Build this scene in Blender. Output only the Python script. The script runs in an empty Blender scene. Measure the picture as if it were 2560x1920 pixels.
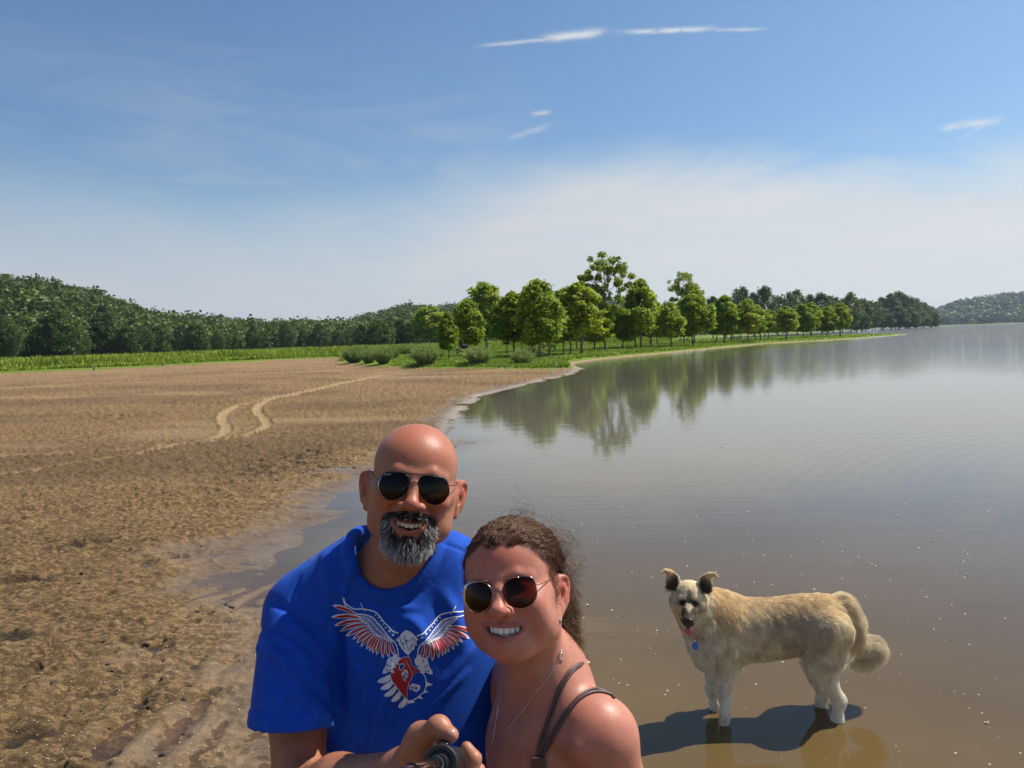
import bpy, bmesh, math, random
import numpy as np
from mathutils import Vector, Matrix, Euler
from mathutils.bvhtree import BVHTree
from mathutils.kdtree import KDTree

rng = np.random.default_rng(7)
random.seed(7)
SC = bpy.context.scene
COL = SC.collection

# ------------------------------------------------------------------ camera
# pinhole of the selfie camera: focal length in pixels of a 2560 px wide frame
FOC = 1900.0
PITCH = math.radians(3.36)
ROLL = math.radians(1.95)
CAM_H = 1.95
_F = np.array([0, math.cos(PITCH), -math.sin(PITCH)])
_R0 = np.array([1.0, 0, 0])
_U0 = np.array([0, math.sin(PITCH), math.cos(PITCH)])
_R = math.cos(ROLL) * _R0 - math.sin(ROLL) * _U0
_U = math.sin(ROLL) * _R0 + math.cos(ROLL) * _U0
_O = np.array([0, 0, CAM_H])
cam = bpy.data.cameras.new('camera')
cam.sensor_fit = 'HORIZONTAL'
cam.sensor_width = 36.0
cam.lens = 36.0 * FOC / 2560.0
cam.clip_start = 0.05
cam.clip_end = 20000
cam_o = bpy.data.objects.new('camera', cam)
COL.objects.link(cam_o)
cam_o.matrix_world = Matrix(((_R[0], _U[0], -_F[0], _O[0]), (_R[1], _U[1], -_F[1], _O[1]), (_R[2], _U[2], -_F[2], _O[2]), (0, 0, 0, 1)))
SC.camera = cam_o

# ------------------------------------------------------------------ world, sun, exposure
SUN_EL, SUN_AZ = math.radians(53), math.radians(66)      # azimuth from +Y towards +X
SUN_DIR = np.array([math.sin(SUN_AZ) * math.cos(SUN_EL), math.cos(SUN_AZ) * math.cos(SUN_EL), math.sin(SUN_EL)])
sun = bpy.data.lights.new('sun', 'SUN')
sun.energy = 5.0
sun.angle = math.radians(0.5)
sun.color = (1.0, 0.95, 0.86)
sun_o = bpy.data.objects.new('sun', sun)
COL.objects.link(sun_o)
sun_o.rotation_euler = Vector(SUN_DIR).to_track_quat('Z', 'Y').to_euler()
sun_o.location = (30, 20, 60)
vs = SC.view_settings
vs.view_transform = 'Standard'
vs.look = 'None'
vs.exposure = 0.30
vs.gamma = 1.0
vs.use_curve_mapping = False


class NT:
    """short-hand for node trees"""
    def __init__(s, tree):
        s.t = tree; s.n = tree.nodes; s.l = tree.links
        s.n.clear()

    def add(s, typ, **kw):
        n = s.n.new(typ)
        for k, v in kw.items():
            setattr(n, k, v)
        return n

    def link(s, a, b):
        s.l.new(a, b)

    def val(s, sock, v):
        if hasattr(v, 'is_output') or isinstance(v, bpy.types.NodeSocket):
            s.link(v, sock)
        elif v is not None:
            sock.default_value = v

    def math(s, op, a, b=None, c=None, clamp=False):
        n = s.add('ShaderNodeMath', operation=op, use_clamp=clamp)
        s.val(n.inputs[0], a)
        if b is not None: s.val(n.inputs[1], b)
        if c is not None: s.val(n.inputs[2], c)
        return n.outputs[0]

    def mapr(s, v, a, b, c=0.0, d=1.0, smooth=True):
        n = s.add('ShaderNodeMapRange', interpolation_type='SMOOTHSTEP' if smooth else 'LINEAR')
        s.val(n.inputs[0], v)
        for i, q in enumerate((a, b, c, d)): s.val(n.inputs[i + 1], q)
        return n.outputs[0]

    def mix(s, f, a, b, mode='MIX'):
        n = s.add('ShaderNodeMix', data_type='RGBA', blend_type=mode)
        s.val(n.inputs[0], f)
        s.val(n.inputs[6], tuple(a) + (1,) if isinstance(a, (tuple, list)) and len(a) == 3 else a)
        s.val(n.inputs[7], tuple(b) + (1,) if isinstance(b, (tuple, list)) and len(b) == 3 else b)
        return n.outputs[2]

    def noise(s, vec, scale, detail=2, rough=0.5, dist=0.0, typ=None):
        n = s.add('ShaderNodeTexNoise')
        if typ: n.noise_type = typ
        if vec is not None: s.link(vec, n.inputs['Vector'])
        n.inputs['Scale'].default_value = scale
        n.inputs['Detail'].default_value = detail
        n.inputs['Roughness'].default_value = rough
        n.inputs['Distortion'].default_value = dist
        return n.outputs[0]

    def mapping(s, vec, scale=(1, 1, 1), rot=(0, 0, 0), loc=(0, 0, 0)):
        n = s.add('ShaderNodeMapping')
        s.link(vec, n.inputs[0])
        n.inputs['Location'].default_value = loc
        n.inputs['Rotation'].default_value = rot
        n.inputs['Scale'].default_value = scale
        return n.outputs[0]

    def bump(s, h, strength=0.5, dist=0.01, normal=None):
        n = s.add('ShaderNodeBump')
        s.val(n.inputs['Strength'], strength)
        s.val(n.inputs['Distance'], dist)
        s.link(h, n.inputs['Height'])
        if normal is not None: s.link(normal, n.inputs['Normal'])
        return n.outputs[0]


def build_world():
    w = bpy.data.worlds.new('World')
    SC.world = w
    w.use_nodes = True
    t = NT(w.node_tree)
    out = t.add('ShaderNodeOutputWorld')
    bg = t.add('ShaderNodeBackground')
    bg.inputs['Strength'].default_value = 0.096
    t.link(bg.outputs[0], out.inputs[0])
    sky = t.add('ShaderNodeTexSky', sky_type='NISHITA')
    sky.sun_disc = False
    sky.sun_elevation = SUN_EL
    sky.sun_rotation = SUN_AZ
    sky.altitude = 100
    sky.air_density = 1.0
    sky.dust_density = 1.2
    sky.ozone_density = 2.0
    tc = t.add('ShaderNodeTexCoord')
    sx = t.add('ShaderNodeSeparateXYZ')
    t.link(tc.outputs['Generated'], sx.inputs[0])
    X, Y, Z = sx.outputs
    az = t.math('ARCTAN2', X, Y)
    el = t.math('ARCSINE', Z)
    comb = t.add('ShaderNodeCombineXYZ')
    t.link(az, comb.inputs[0]); t.link(el, comb.inputs[1])
    P = comb.outputs[0]
    # cirrus deck low over the horizon, its upper edge drifting with azimuth
    n1 = t.noise(t.mapping(P, (1.6, 5.0, 1), rot=(0, 0, 0.12)), 1.6, 4, 0.55, 0.6)
    n2 = t.noise(t.mapping(P, (2.0, 14.0, 1), rot=(0, 0, 0.22)), 2.0, 6, 0.62, 0.8)
    # top edge: high near azimuth 0.15 rad, lower elsewhere
    bulge = t.math('MULTIPLY', t.math('POWER', 2.718, t.math('MULTIPLY', t.math('POWER', t.math('ABSOLUTE', t.math('DIVIDE', t.math('SUBTRACT', az, 0.20), 0.30)), 2.0), -1.0)), 0.045)
    edge = t.math('ADD', t.math('ADD', 0.185, bulge), t.math('MULTIPLY', t.math('SUBTRACT', n1, 0.5), 0.16))
    wid = t.mapr(az, -0.35, 0.15, 0.17, 0.062)
    d = t.math('DIVIDE', t.math('SUBTRACT', edge, el), wid)
    veil = t.mapr(d, -0.5, 0.9)
    veil = t.math('MULTIPLY', veil, t.mapr(n2, 0.2, 0.75, 0.78, 0.97))
    # thin wisps above the deck
    n3 = t.noise(t.mapping(P, (1.5, 9.0, 1), rot=(0, 0, -0.35)), 2.2, 6, 0.6, 1.2)
    wl = t.math('MULTIPLY', t.mapr(el, 0.10, 0.20), t.mapr(el, 0.40, 0.24))
    wl = t.math('MULTIPLY', wl, t.mapr(az, 0.12, -0.12))
    wisps = t.math('MULTIPLY', t.math('MULTIPLY', t.mapr(n3, 0.25, 0.9), wl), 0.34)
    def streak(a0, e0, sa, se, slope, dens, seedoff):
        """one small elongated cloud centred at azimuth a0, elevation e0"""
        da = t.math('SUBTRACT', az, a0)
        de = t.math('SUBTRACT', t.math('SUBTRACT', el, e0), t.math('MULTIPLY', da, slope))
        nn = t.noise(t.mapping(P, (1, 1.6, 1), loc=(seedoff, 0, 0)), 38, 4, 0.6, 0.2)
        de = t.math('ADD', de, t.math('MULTIPLY', t.math('SUBTRACT', nn, 0.5), se * 1.5))
        q = t.math('ADD', t.math('POWER', t.math('ABSOLUTE', t.math('DIVIDE', da, sa)), 4.0), t.math('POWER', t.math('ABSOLUTE', t.math('DIVIDE', de, se)), 2.0))
        g = t.math('POWER', 2.718, t.math('MULTIPLY', q, -1.0))
        return t.math('MULTIPLY', t.math('MULTIPLY', g, t.mapr(nn, 0.22, 0.55)), dens)
    def ae(px, py):
        k = 2560 / 2212.0
        v = _F + _R * ((px * k - 1280) / FOC) + _U * ((960 - py * k) / FOC)
        v = v / np.linalg.norm(v)
        return math.atan2(v[0], v[1]), math.asin(v[2])
    total = None
    for (px, py, sa, se, sl, de, so) in [(1238, 76, 0.040, 0.0044, 0.04, 0.8, 0), (1440, 66, 0.056, 0.0028, -0.06, 0.75, 3), (1590, 64, 0.032, 0.0020, -0.10, 0.5, 4),
                                       (1130, 90, 0.055, 0.0022, 0.05, 0.55, 5), (1165, 245, 0.014, 0.003, 0.1, 0.55, 7), (1140, 285, 0.03, 0.004, 0.25, 0.35, 9),
                                       (2095, 268, 0.028, 0.0045, 0.0, 0.6, 11), (2110, 280, 0.02, 0.003, 0.5, 0.4, 15)]:
        a0, e0 = ae(px, py)
        s = streak(a0, e0, sa, se, sl, de, so)
        total = s if total is None else t.math('MAXIMUM', total, s)
    m = t.math('MAXIMUM', t.math('MAXIMUM', veil, wisps), total, clamp=True)
    # cloud brightness: whiter towards the sun side
    n4 = t.noise(t.mapping(P, (1.2, 7.0, 1), rot=(0, 0, 0.1)), 3.0, 4, 0.6, 0.5)
    cc = t.mix(t.mapr(az, -0.65, 0.55), (4.6, 4.85, 5.3), (6.3, 6.45, 6.45))
    cc = t.mix(t.mapr(n4, 0.25, 0.8, 0, 0.35), cc, (5.3, 5.6, 6.0))
    cc = t.mix(total, cc, (6.9, 7.1, 7.3))
    skyc = t.mix(1.0, sky.outputs[0], (0.72, 0.90, 1.0), 'MULTIPLY')
    colr = t.mix(m, skyc, cc)
    t.link(colr, bg.inputs[0])


build_world()

# ------------------------------------------------------------------ pixel helpers (photo laid out 2212 px wide)
_K = 2560 / 2212.0


def ray(x, y):
    return _F + _R * ((x * _K - 1280) / FOC) + _U * ((960 - y * _K) / FOC)


def W(x, y, d):
    """world point seen at (x, y), d metres deep along the lens axis"""
    return _O + ray(x, y) * d


def G(x, y, z=0.0):
    """world point on the level z seen at (x, y)"""
    v = ray(x, y)
    return _O + v * ((z - CAM_H) / v[2])


# ------------------------------------------------------------------ object helpers
def mesh_obj(name, verts, faces, mat=None, parent=None, smooth=False, loops=None):
    me = bpy.data.meshes.new(name)
    verts = np.asarray(verts, dtype=np.float32)
    if isinstance(faces, np.ndarray) and faces.ndim == 2:
        nf, k = faces.shape
        me.vertices.add(len(verts)); me.vertices.foreach_set('co', verts.ravel())
        me.loops.add(nf * k); me.loops.foreach_set('vertex_index', faces.astype(np.int32).ravel())
        me.polygons.add(nf)
        me.polygons.foreach_set('loop_start', np.arange(0, nf * k, k, dtype=np.int32))
        me.update(calc_edges=True)
    else:
        me.from_pydata([tuple(map(float, v)) for v in verts], [], [tuple(int(i) for i in f) for f in faces])
        me.update()
    if smooth:
        me.polygons.foreach_set('use_smooth', np.ones(len(me.polygons), dtype=bool))
    if mat is not None:
        me.materials.append(mat)
    o = bpy.data.objects.new(name, me)
    COL.objects.link(o)
    if parent is not None:
        o.parent = parent
    return o


def empty(name, loc=(0, 0, 0), rz=0.0):
    o = bpy.data.objects.new(name, None)
    COL.objects.link(o)
    o.location = loc
    o.rotation_euler = (0, 0, rz)
    o.empty_display_size = 0.2
    return o


def tag(o, label=None, cat=None, group=None, kind=None):
    if label: o['label'] = label
    if cat: o['category'] = cat
    if group: o['group'] = group
    if kind: o['kind'] = kind
    return o


def struct(o):
    o['kind'] = 'structure'
    return o


def add_attr(o, name, data, typ='FLOAT'):
    a = o.data.attributes.new(name, typ, 'POINT')
    if typ == 'FLOAT':
        a.data.foreach_set('value', np.asarray(data, dtype=np.float32).ravel())
    else:
        d = np.asarray(data, dtype=np.float32)
        if d.shape[1] == 3: d = np.concatenate([d, np.ones((len(d), 1), np.float32)], 1)
        a.data.foreach_set('color', d.ravel())


def material(name):
    m = bpy.data.materials.new(name)
    m.use_nodes = True
    t = NT(m.node_tree)
    out = t.add('ShaderNodeOutputMaterial')
    return m, t, out


def pbsdf(t, out, **kw):
    b = t.add('ShaderNodeBsdfPrincipled')
    for k, v in kw.items():
        t.val(b.inputs[k.replace('_', ' ')], tuple(v) + (1,) if isinstance(v, (tuple, list)) and len(v) == 3 and 'Color' in k or isinstance(v, (tuple, list)) and len(v) == 3 and 'Tint' in k else v)
    if out is not None:
        t.link(b.outputs[0], out.inputs[0])
    return b


def simple_mat(name, col, rough=0.6, metal=0.0, noise=0.0, scale=30.0, bump=0.0, spec=0.5, coat=0.0):
    m, t, out = material(name)
    tc = t.add('ShaderNodeTexCoord').outputs['Object']
    c = col
    if noise > 0:
        n = t.noise(tc, scale, 4, 0.6)
        c = t.mix(n, tuple(x * (1 - noise) for x in col), tuple(min(1, x * (1 + noise)) for x in col))
    b = pbsdf(t, out, Base_Color=c, Roughness=rough, Metallic=metal)
    b.inputs['Specular IOR Level'].default_value = spec
    b.inputs['Coat Weight'].default_value = coat
    if bump > 0:
        t.link(t.bump(t.noise(tc, scale * 2, 4, 0.6), bump, 0.004), b.inputs['Normal'])
    return m


def attr(t, name, vec=False):
    n = t.add('ShaderNodeAttribute')
    n.attribute_name = name
    return n.outputs['Color'] if vec else n.outputs['Fac']


# ------------------------------------------------------------------ numpy noise
_PERM = np.random.default_rng(3).integers(0, 1 << 30, 4096)


def _h(ix, iy, iz, seed):
    v = _PERM[(ix + seed * 131) & 4095]
    v = _PERM[(v + iy) & 4095]
    v = _PERM[(v + iz) & 4095]
    return (v & 0xFFFF) / 32767.5 - 1.0


def vnoise(x, y, z=None, seed=0):
    """smooth value noise, -1..1"""
    x = np.asarray(x, float); y = np.asarray(y, float)
    fx = np.floor(x); fy = np.floor(y)
    ix = fx.astype(np.int64); iy = fy.astype(np.int64)
    u = x - fx; v = y - fy
    u = u * u * u * (u * (u * 6 - 15) + 10); v = v * v * v * (v * (v * 6 - 15) + 10)
    if z is None:
        o = 0
        a = _h(ix, iy, o, seed); b = _h(ix + 1, iy, o, seed); c = _h(ix, iy + 1, o, seed); d = _h(ix + 1, iy + 1, o, seed)
        return (a * (1 - u) + b * u) * (1 - v) + (c * (1 - u) + d * u) * v
    z = np.asarray(z, float); fz = np.floor(z); iz = fz.astype(np.int64)
    w = z - fz; w = w * w * w * (w * (w * 6 - 15) + 10)
    r = 0
    for k, ww in ((0, 1 - w), (1, w)):
        a = _h(ix, iy, iz + k, seed); b = _h(ix + 1, iy, iz + k, seed); c = _h(ix, iy + 1, iz + k, seed); d = _h(ix + 1, iy + 1, iz + k, seed)
        r = r + ww * ((a * (1 - u) + b * u) * (1 - v) + (c * (1 - u) + d * u) * v)
    return r


def fbm(x, y, z=None, octaves=4, gain=0.5, seed=0, lac=2.03):
    s = 0; a = 1; tot = 0
    for i in range(octaves):
        f = lac ** i
        s = s + a * vnoise(x * f + 17.3 * i, y * f - 9.1 * i, None if z is None else z * f + 5.7 * i, seed + i)
        tot += a; a *= gain
    return s / tot


def smooth01(x):
    x = np.clip(x, 0, 1)
    return x * x * (3 - 2 * x)


def poly_dist(px, py, pts):
    """unsigned distance of points to an open polyline"""
    best = np.full(px.shape, 1e9)
    for (ax, ay), (bx, by) in zip(pts[:-1], pts[1:]):
        dx, dy = bx - ax, by - ay
        L = dx * dx + dy * dy + 1e-12
        tt = np.clip(((px - ax) * dx + (py - ay) * dy) / L, 0, 1)
        best = np.minimum(best, (px - ax - tt * dx) ** 2 + (py - ay - tt * dy) ** 2)
    return np.sqrt(best)


def inside(px, py, pts):
    """points in a closed polygon"""
    r = np.zeros(px.shape, bool)
    n = len(pts)
    for i in range(n):
        ax, ay = pts[i]; bx, by = pts[(i + 1) % n]
        c = (ay > py) != (by > py)
        with np.errstate(divide='ignore', invalid='ignore'):
            xi = (bx - ax) * (py - ay) / (by - ay + 1e-30) + ax
        r ^= c & (px < xi)
    return r


def catmull(pts, n=8):
    pts = [np.array(p, float) for p in pts]
    P = [2 * pts[0] - pts[1]] + pts + [2 * pts[-1] - pts[-2]]
    out = []
    for i in range(1, len(P) - 2):
        for k in range(n):
            s = k / n
            a, b, c, d = P[i - 1:i + 3]
            out.append(0.5 * (2 * b + (c - a) * s + (2 * a - 5 * b + 4 * c - d) * s * s + (3 * b - a - 3 * c + d) * s ** 3))
    out.append(pts[-1])
    return np.array(out)


def tube_mesh(path, radii, sides=8, caps=True):
    """verts, faces of a tube along a path"""
    path = np.asarray(path, float)
    n = len(path)
    radii = np.broadcast_to(np.asarray(radii, float), (n,))
    tang = np.gradient(path, axis=0)
    tang /= np.linalg.norm(tang, axis=1)[:, None] + 1e-12
    up = np.array([0, 0, 1.0]) if abs(tang[0][2]) < 0.9 else np.array([1.0, 0, 0])
    V = []
    nrm = np.cross(tang[0], up); nrm /= np.linalg.norm(nrm)
    for i in range(n):
        nrm = nrm - tang[i] * (nrm @ tang[i]); nrm /= np.linalg.norm(nrm) + 1e-12
        bi = np.cross(tang[i], nrm)
        a = np.arange(sides) * 2 * math.pi / sides
        V.append(path[i] + radii[i] * (np.cos(a)[:, None] * nrm + np.sin(a)[:, None] * bi))
    V = np.concatenate(V)
    Fc = []
    for i in range(n - 1):
        for k in range(sides):
            k2 = (k + 1) % sides
            Fc.append((i * sides + k, i * sides + k2, (i + 1) * sides + k2, (i + 1) * sides + k))
    if caps:
        Fc.append(tuple(range(sides - 1, -1, -1)))
        Fc.append(tuple((n - 1) * sides + k for k in range(sides)))
    return V, Fc


class MB:
    """collects verts and faces"""
    def __init__(s):
        s.v = []; s.f = []; s.n = 0

    def add(s, V, Fc):
        s.v.append(np.asarray(V, float))
        s.f += [tuple(i + s.n for i in f) for f in Fc]
        s.n += len(V)
        return s

    def tube(s, path, r, sides=8, caps=True):
        return s.add(*tube_mesh(path, r, sides, caps))

    def box(s, c, size, rot=None):
        h = np.array(size, float) / 2
        V = np.array([[x, y, z] for x in (-1, 1) for y in (-1, 1) for z in (-1, 1)]) * h
        if rot is not None: V = V @ np.array(rot.to_matrix()).T
        V = V + np.array(c)
        return s.add(V, [(0, 1, 3, 2), (4, 6, 7, 5), (0, 4, 5, 1), (2, 3, 7, 6), (0, 2, 6, 4), (1, 5, 7, 3)])

    def build(s, name, mat=None, parent=None, smooth=False):
        return mesh_obj(name, np.concatenate(s.v), s.f, mat, parent, smooth)


# ------------------------------------------------------------------ signed distance modelling
class Field:
    """a distance field on a grid whose spacing may vary along each axis"""
    def __init__(s, xs, ys, zs):
        s.x = np.asarray(xs, np.float32); s.y = np.asarray(ys, np.float32); s.z = np.asarray(zs, np.float32)
        s.F = np.full((len(s.x), len(s.y), len(s.z)), 0.5, np.float32)

    def _win(s, lo, hi, m):
        r = []
        for a, l, h in zip((s.x, s.y, s.z), lo, hi):
            i0 = int(np.searchsorted(a, l - m)); i1 = int(np.searchsorted(a, h + m))
            if i1 <= i0: return None
            r.append(slice(i0, i1))
        return tuple(r)

    def _pts(s, w):
        return s.x[w[0]][:, None, None], s.y[w[1]][None, :, None], s.z[w[2]][None, None, :]

    def comb(s, w, d, k, mode):
        A = s.F[w]
        if mode == 'add':
            if k <= 0: s.F[w] = np.minimum(A, d)
            else:
                h = np.maximum(k - np.abs(A - d), 0) / k
                s.F[w] = np.minimum(A, d) - h * h * k * 0.25
        elif mode == 'sub':
            d = -d
            if k <= 0: s.F[w] = np.maximum(A, d)
            else:
                h = np.maximum(k - np.abs(A - d), 0) / k
                s.F[w] = np.maximum(A, d) + h * h * k * 0.25

    def ell(s, c, r, k=0.01, mode='add', rot=None):
        c = np.asarray(c, float); r = np.asarray(r, float)
        R = np.eye(3) if rot is None else np.asarray(rot, float)
        ext = np.sqrt(((R * r) ** 2).sum(1))
        w = s._win(c - ext, c + ext, k + 0.012)
        if w is None: return
        X, Y, Z = s._pts(w)
        X = X - c[0]; Y = Y - c[1]; Z = Z - c[2]
        a = (X * R[0, 0] + Y * R[1, 0] + Z * R[2, 0]); b = (X * R[0, 1] + Y * R[1, 1] + Z * R[2, 1]); e = (X * R[0, 2] + Y * R[1, 2] + Z * R[2, 2])
        k0 = np.sqrt((a / r[0]) ** 2 + (b / r[1]) ** 2 + (e / r[2]) ** 2)
        k1 = np.sqrt((a / r[0] ** 2) ** 2 + (b / r[1] ** 2) ** 2 + (e / r[2] ** 2) ** 2) + 1e-9
        s.comb(w, (k0 * (k0 - 1) / k1).astype(np.float32), k, mode)

    def cap(s, a, b, ra, rb=None, k=0.01, mode='add', flat=None):
        rb = ra if rb is None else rb
        a = np.asarray(a, float); b = np.asarray(b, float)
        m = max(ra, rb)
        w = s._win(np.minimum(a, b) - m, np.maximum(a, b) + m, k + 0.012)
        if w is None: return
        X, Y, Z = s._pts(w)
        d = b - a; L = d @ d + 1e-12
        h = np.clip(((X - a[0]) * d[0] + (Y - a[1]) * d[1] + (Z - a[2]) * d[2]) / L, 0, 1)
        D = np.sqrt((X - a[0] - h * d[0]) ** 2 + (Y - a[1] - h * d[1]) ** 2 + (Z - a[2] - h * d[2]) ** 2) - (ra + (rb - ra) * h)
        s.comb(w, D.astype(np.float32), k, mode)

    def chain(s, pts, rs, k=0.01, mode='add'):
        rs = [rs] * len(pts) if np.isscalar(rs) else rs
        for i in range(len(pts) - 1):
            s.cap(pts[i], pts[i + 1], rs[i], rs[i + 1], k, mode)

    def mesh(s):
        F = s.F; nx, ny, nz = F.shape
        I = F < 0
        c = np.zeros((nx - 1, ny - 1, nz - 1), np.uint8)
        for dx in (0, 1):
            for dy in (0, 1):
                for dz in (0, 1):
                    c += I[dx:nx - 1 + dx, dy:ny - 1 + dy, dz:nz - 1 + dz]
        act = (c > 0) & (c < 8)
        i, j, k = np.nonzero(act)
        idx = np.full(act.shape, -1, np.int64)
        idx[act] = np.arange(len(i))
        P = np.zeros((len(i), 3)); N = np.zeros(len(i))
        cor = [(0, 0, 0), (1, 0, 0), (0, 1, 0), (1, 1, 0), (0, 0, 1), (1, 0, 1), (0, 1, 1), (1, 1, 1)]
        ed = [(0, 1), (2, 3), (4, 5), (6, 7), (0, 2), (1, 3), (4, 6), (5, 7), (0, 4), (1, 5), (2, 6), (3, 7)]
        fv = [F[i + a, j + b, k + e] for a, b, e in cor]
        pv = [np.stack([s.x[i + a], s.y[j + b], s.z[k + e]], 1).astype(float) for a, b, e in cor]
        for a, b in ed:
            m = (fv[a] < 0) != (fv[b] < 0)
            t = (fv[a][m] / (fv[a][m] - fv[b][m]))[:, None]
            P[m] += pv[a][m] * (1 - t) + pv[b][m] * t
            N[m] += 1
        P /= N[:, None]
        Q = []
        m = I[:-1, 1:-1, 1:-1] != I[1:, 1:-1, 1:-1]
        a, b, e = np.nonzero(m); b = b + 1; e = e + 1
        q = np.stack([idx[a, b - 1, e - 1], idx[a, b, e - 1], idx[a, b, e], idx[a, b - 1, e]], 1)
        fl = ~I[a, b, e]; q[fl] = q[fl][:, ::-1]; Q.append(q)
        m = I[1:-1, :-1, 1:-1] != I[1:-1, 1:, 1:-1]
        a, b, e = np.nonzero(m); a = a + 1; e = e + 1
        q = np.stack([idx[a - 1, b, e - 1], idx[a - 1, b, e], idx[a, b, e], idx[a, b, e - 1]], 1)
        fl = ~I[a, b, e]; q[fl] = q[fl][:, ::-1]; Q.append(q)
        m = I[1:-1, 1:-1, :-1] != I[1:-1, 1:-1, 1:]
        a, b, e = np.nonzero(m); a = a + 1; b = b + 1
        q = np.stack([idx[a - 1, b - 1, e], idx[a, b - 1, e], idx[a, b, e], idx[a - 1, b, e]], 1)
        fl = ~I[a, b, e]; q[fl] = q[fl][:, ::-1]; Q.append(q)
        return P, np.concatenate(Q)


def vgrid(segs):
    """axis samples from [(start, step), ..., (end, None)]"""
    out = []
    for (a, h), (b, _) in zip(segs[:-1], segs[1:]):
        n = max(1, int(round((b - a) / h)))
        out.append(np.linspace(a, b, n, endpoint=False))
    out.append([segs[-1][0]])
    return np.concatenate(out)


def relax(P, Q, it=2, lam=0.5):
    """laplacian smoothing on quads"""
    E = np.concatenate([Q[:, [0, 1]], Q[:, [1, 2]], Q[:, [2, 3]], Q[:, [3, 0]]])
    n = len(P)
    for _ in range(it):
        A = np.zeros((n, 3)); C = np.zeros(n)
        for ax in range(3):
            A[:, ax] = np.bincount(E[:, 0], P[E[:, 1], ax], n) + np.bincount(E[:, 1], P[E[:, 0], ax], n)
        C = np.bincount(E[:, 0], minlength=n) + np.bincount(E[:, 1], minlength=n)
        P = P + lam * (A / np.maximum(C, 1)[:, None] - P)
    return P


def vnormals(P, Q):
    a, b, c = P[Q[:, 0]], P[Q[:, 1]], P[Q[:, 2]]
    d = P[Q[:, 3]]
    fn = np.cross(c - a, d - b)
    N = np.zeros_like(P)
    for k in range(4):
        for ax in range(3):
            N[:, ax] += np.bincount(Q[:, k], fn[:, ax], len(P))
    return N / (np.linalg.norm(N, axis=1)[:, None] + 1e-12)


def hair_obj(name, strands, radius, mat, parent=None, taper=True):
    """strands: array (n, m, 3); radius: scalar or (n,)"""
    n, m, _ = strands.shape
    cu = bpy.data.hair_curves.new(name)
    cu.add_curves([m] * n)
    cu.position_data.foreach_set('vector', strands.astype(np.float32).ravel())
    r = np.broadcast_to(np.asarray(radius, np.float32).reshape(-1, 1), (n, m)).copy()
    if taper:
        r *= np.linspace(1, 0.25, m, dtype=np.float32)[None]
    a = cu.attributes.get('radius') or cu.attributes.new('radius', 'FLOAT', 'POINT')
    a.data.foreach_set('value', r.ravel())
    cu.materials.append(mat)
    o = bpy.data.objects.new(name, cu)
    COL.objects.link(o)
    if parent is not None: o.parent = parent
    return o
# ================================================================== SHORE AND GROUND
SHORE_PX = [(1965, 722), (1860, 731), (1760, 737), (1660, 742), (1560, 751), (1460, 761), (1380, 768), (1290, 777), (1235, 786), (1262, 796), (1235, 810),
            (1180, 822), (1120, 836), (1060, 850), (1032, 862), (1010, 880), (1000, 897), (988, 910), (965, 930), (960, 948), (1030, 956), (985, 962), (930, 985), (850, 1010),
            (790, 1035), (760, 1060), (700, 1085), (690, 1100), (770, 1105), (720, 1130), (640, 1155), (620, 1178), (560, 1190), (600, 1240), (600, 1300), (640, 1400), (700, 1500)]
shore = [tuple(G(x, y)[:2]) for x, y in SHORE_PX]
# the bank goes on behind the camera
shore += [(-0.95, 3.4), (-0.9, 2.4), (-0.6, 1.9), (-0.5, 1.0), (-0.3, 0.0), (0.4, -3.0), (2.0, -8.0), (6, -20), (18, -60), (60, -200), (150, -700)]
# land polygon: shore, then round the back of the land
spit_back = [(93.5, 180), (80, 186), (60, 190), (55, 220), (75, 300), (150, 420), (250, 545), (285, 600), (290, 680), (300, 1150), (520, 1450), (1100, 1500), (2500, 1500), (5000, 1500)]
land_poly = [tuple(p) for p in shore[::-1]] + spit_back + [(5000, 6000), (-6000, 6000), (-6000, -700)]
shore_line = [(5000, 1500)] + spit_back[::-1] + list(shore)
lawn_edge_px = [(1238, 785), (1205, 787), (1150, 790), (1110, 791), (1040, 791), (960, 792), (880, 793), (800, 790), (735, 784), (738, 773), (500, 783), (300, 795), (150, 801), (0, 807)]
lawn_edge = [tuple(G(x, y, 0.33)[:2]) for x, y in lawn_edge_px] + [(-75, 68), (-140, 50), (-400, -20), (-6000, -500)]
i_l = 8
lawn_poly = list(shore[:i_l + 1]) + lawn_edge + [(-6000, 6000), (5000, 6000), (5000, 1500)] + [tuple(p) for p in spit_back[::-1]]

DARK = [(640, 985, 80, 26), (560, 1010, 60, 18), (690, 1000, 50, 12), (300, 1370, 60, 20), (350, 1425, 60, 16), (250, 1500, 90, 30), (190, 1610, 90, 30), (390, 1360, 30, 10), (150, 1160, 110, 14), (420, 1310, 36, 8),
        (60, 1240, 80, 18), (360, 1180, 90, 16), (330, 1465, 40, 10), (480, 1320, 26, 7), (230, 1440, 60, 14), (60, 1560, 60, 24), (120, 1420, 60, 14), (450, 950, 30, 6), (250, 905, 70, 6), (40, 1350, 50, 14), (430, 1560, 40, 10)]
TRK = [[(0, 1020), (100, 1005), (200, 990), (290, 976), (350, 963), (410, 952), (470, 944), (520, 936), (560, 926), (578, 914), (572, 900), (557, 888), (563, 873), (592, 860), (640, 851), (700, 838), (760, 825), (826, 812)],
       [(-20, 985), (100, 978), (200, 972), (300, 964), (380, 954), (440, 945), (480, 935), (492, 921), (482, 905), (488, 890), (520, 874), (560, 865), (620, 852), (690, 839), (745, 826), (800, 816)]]
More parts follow.
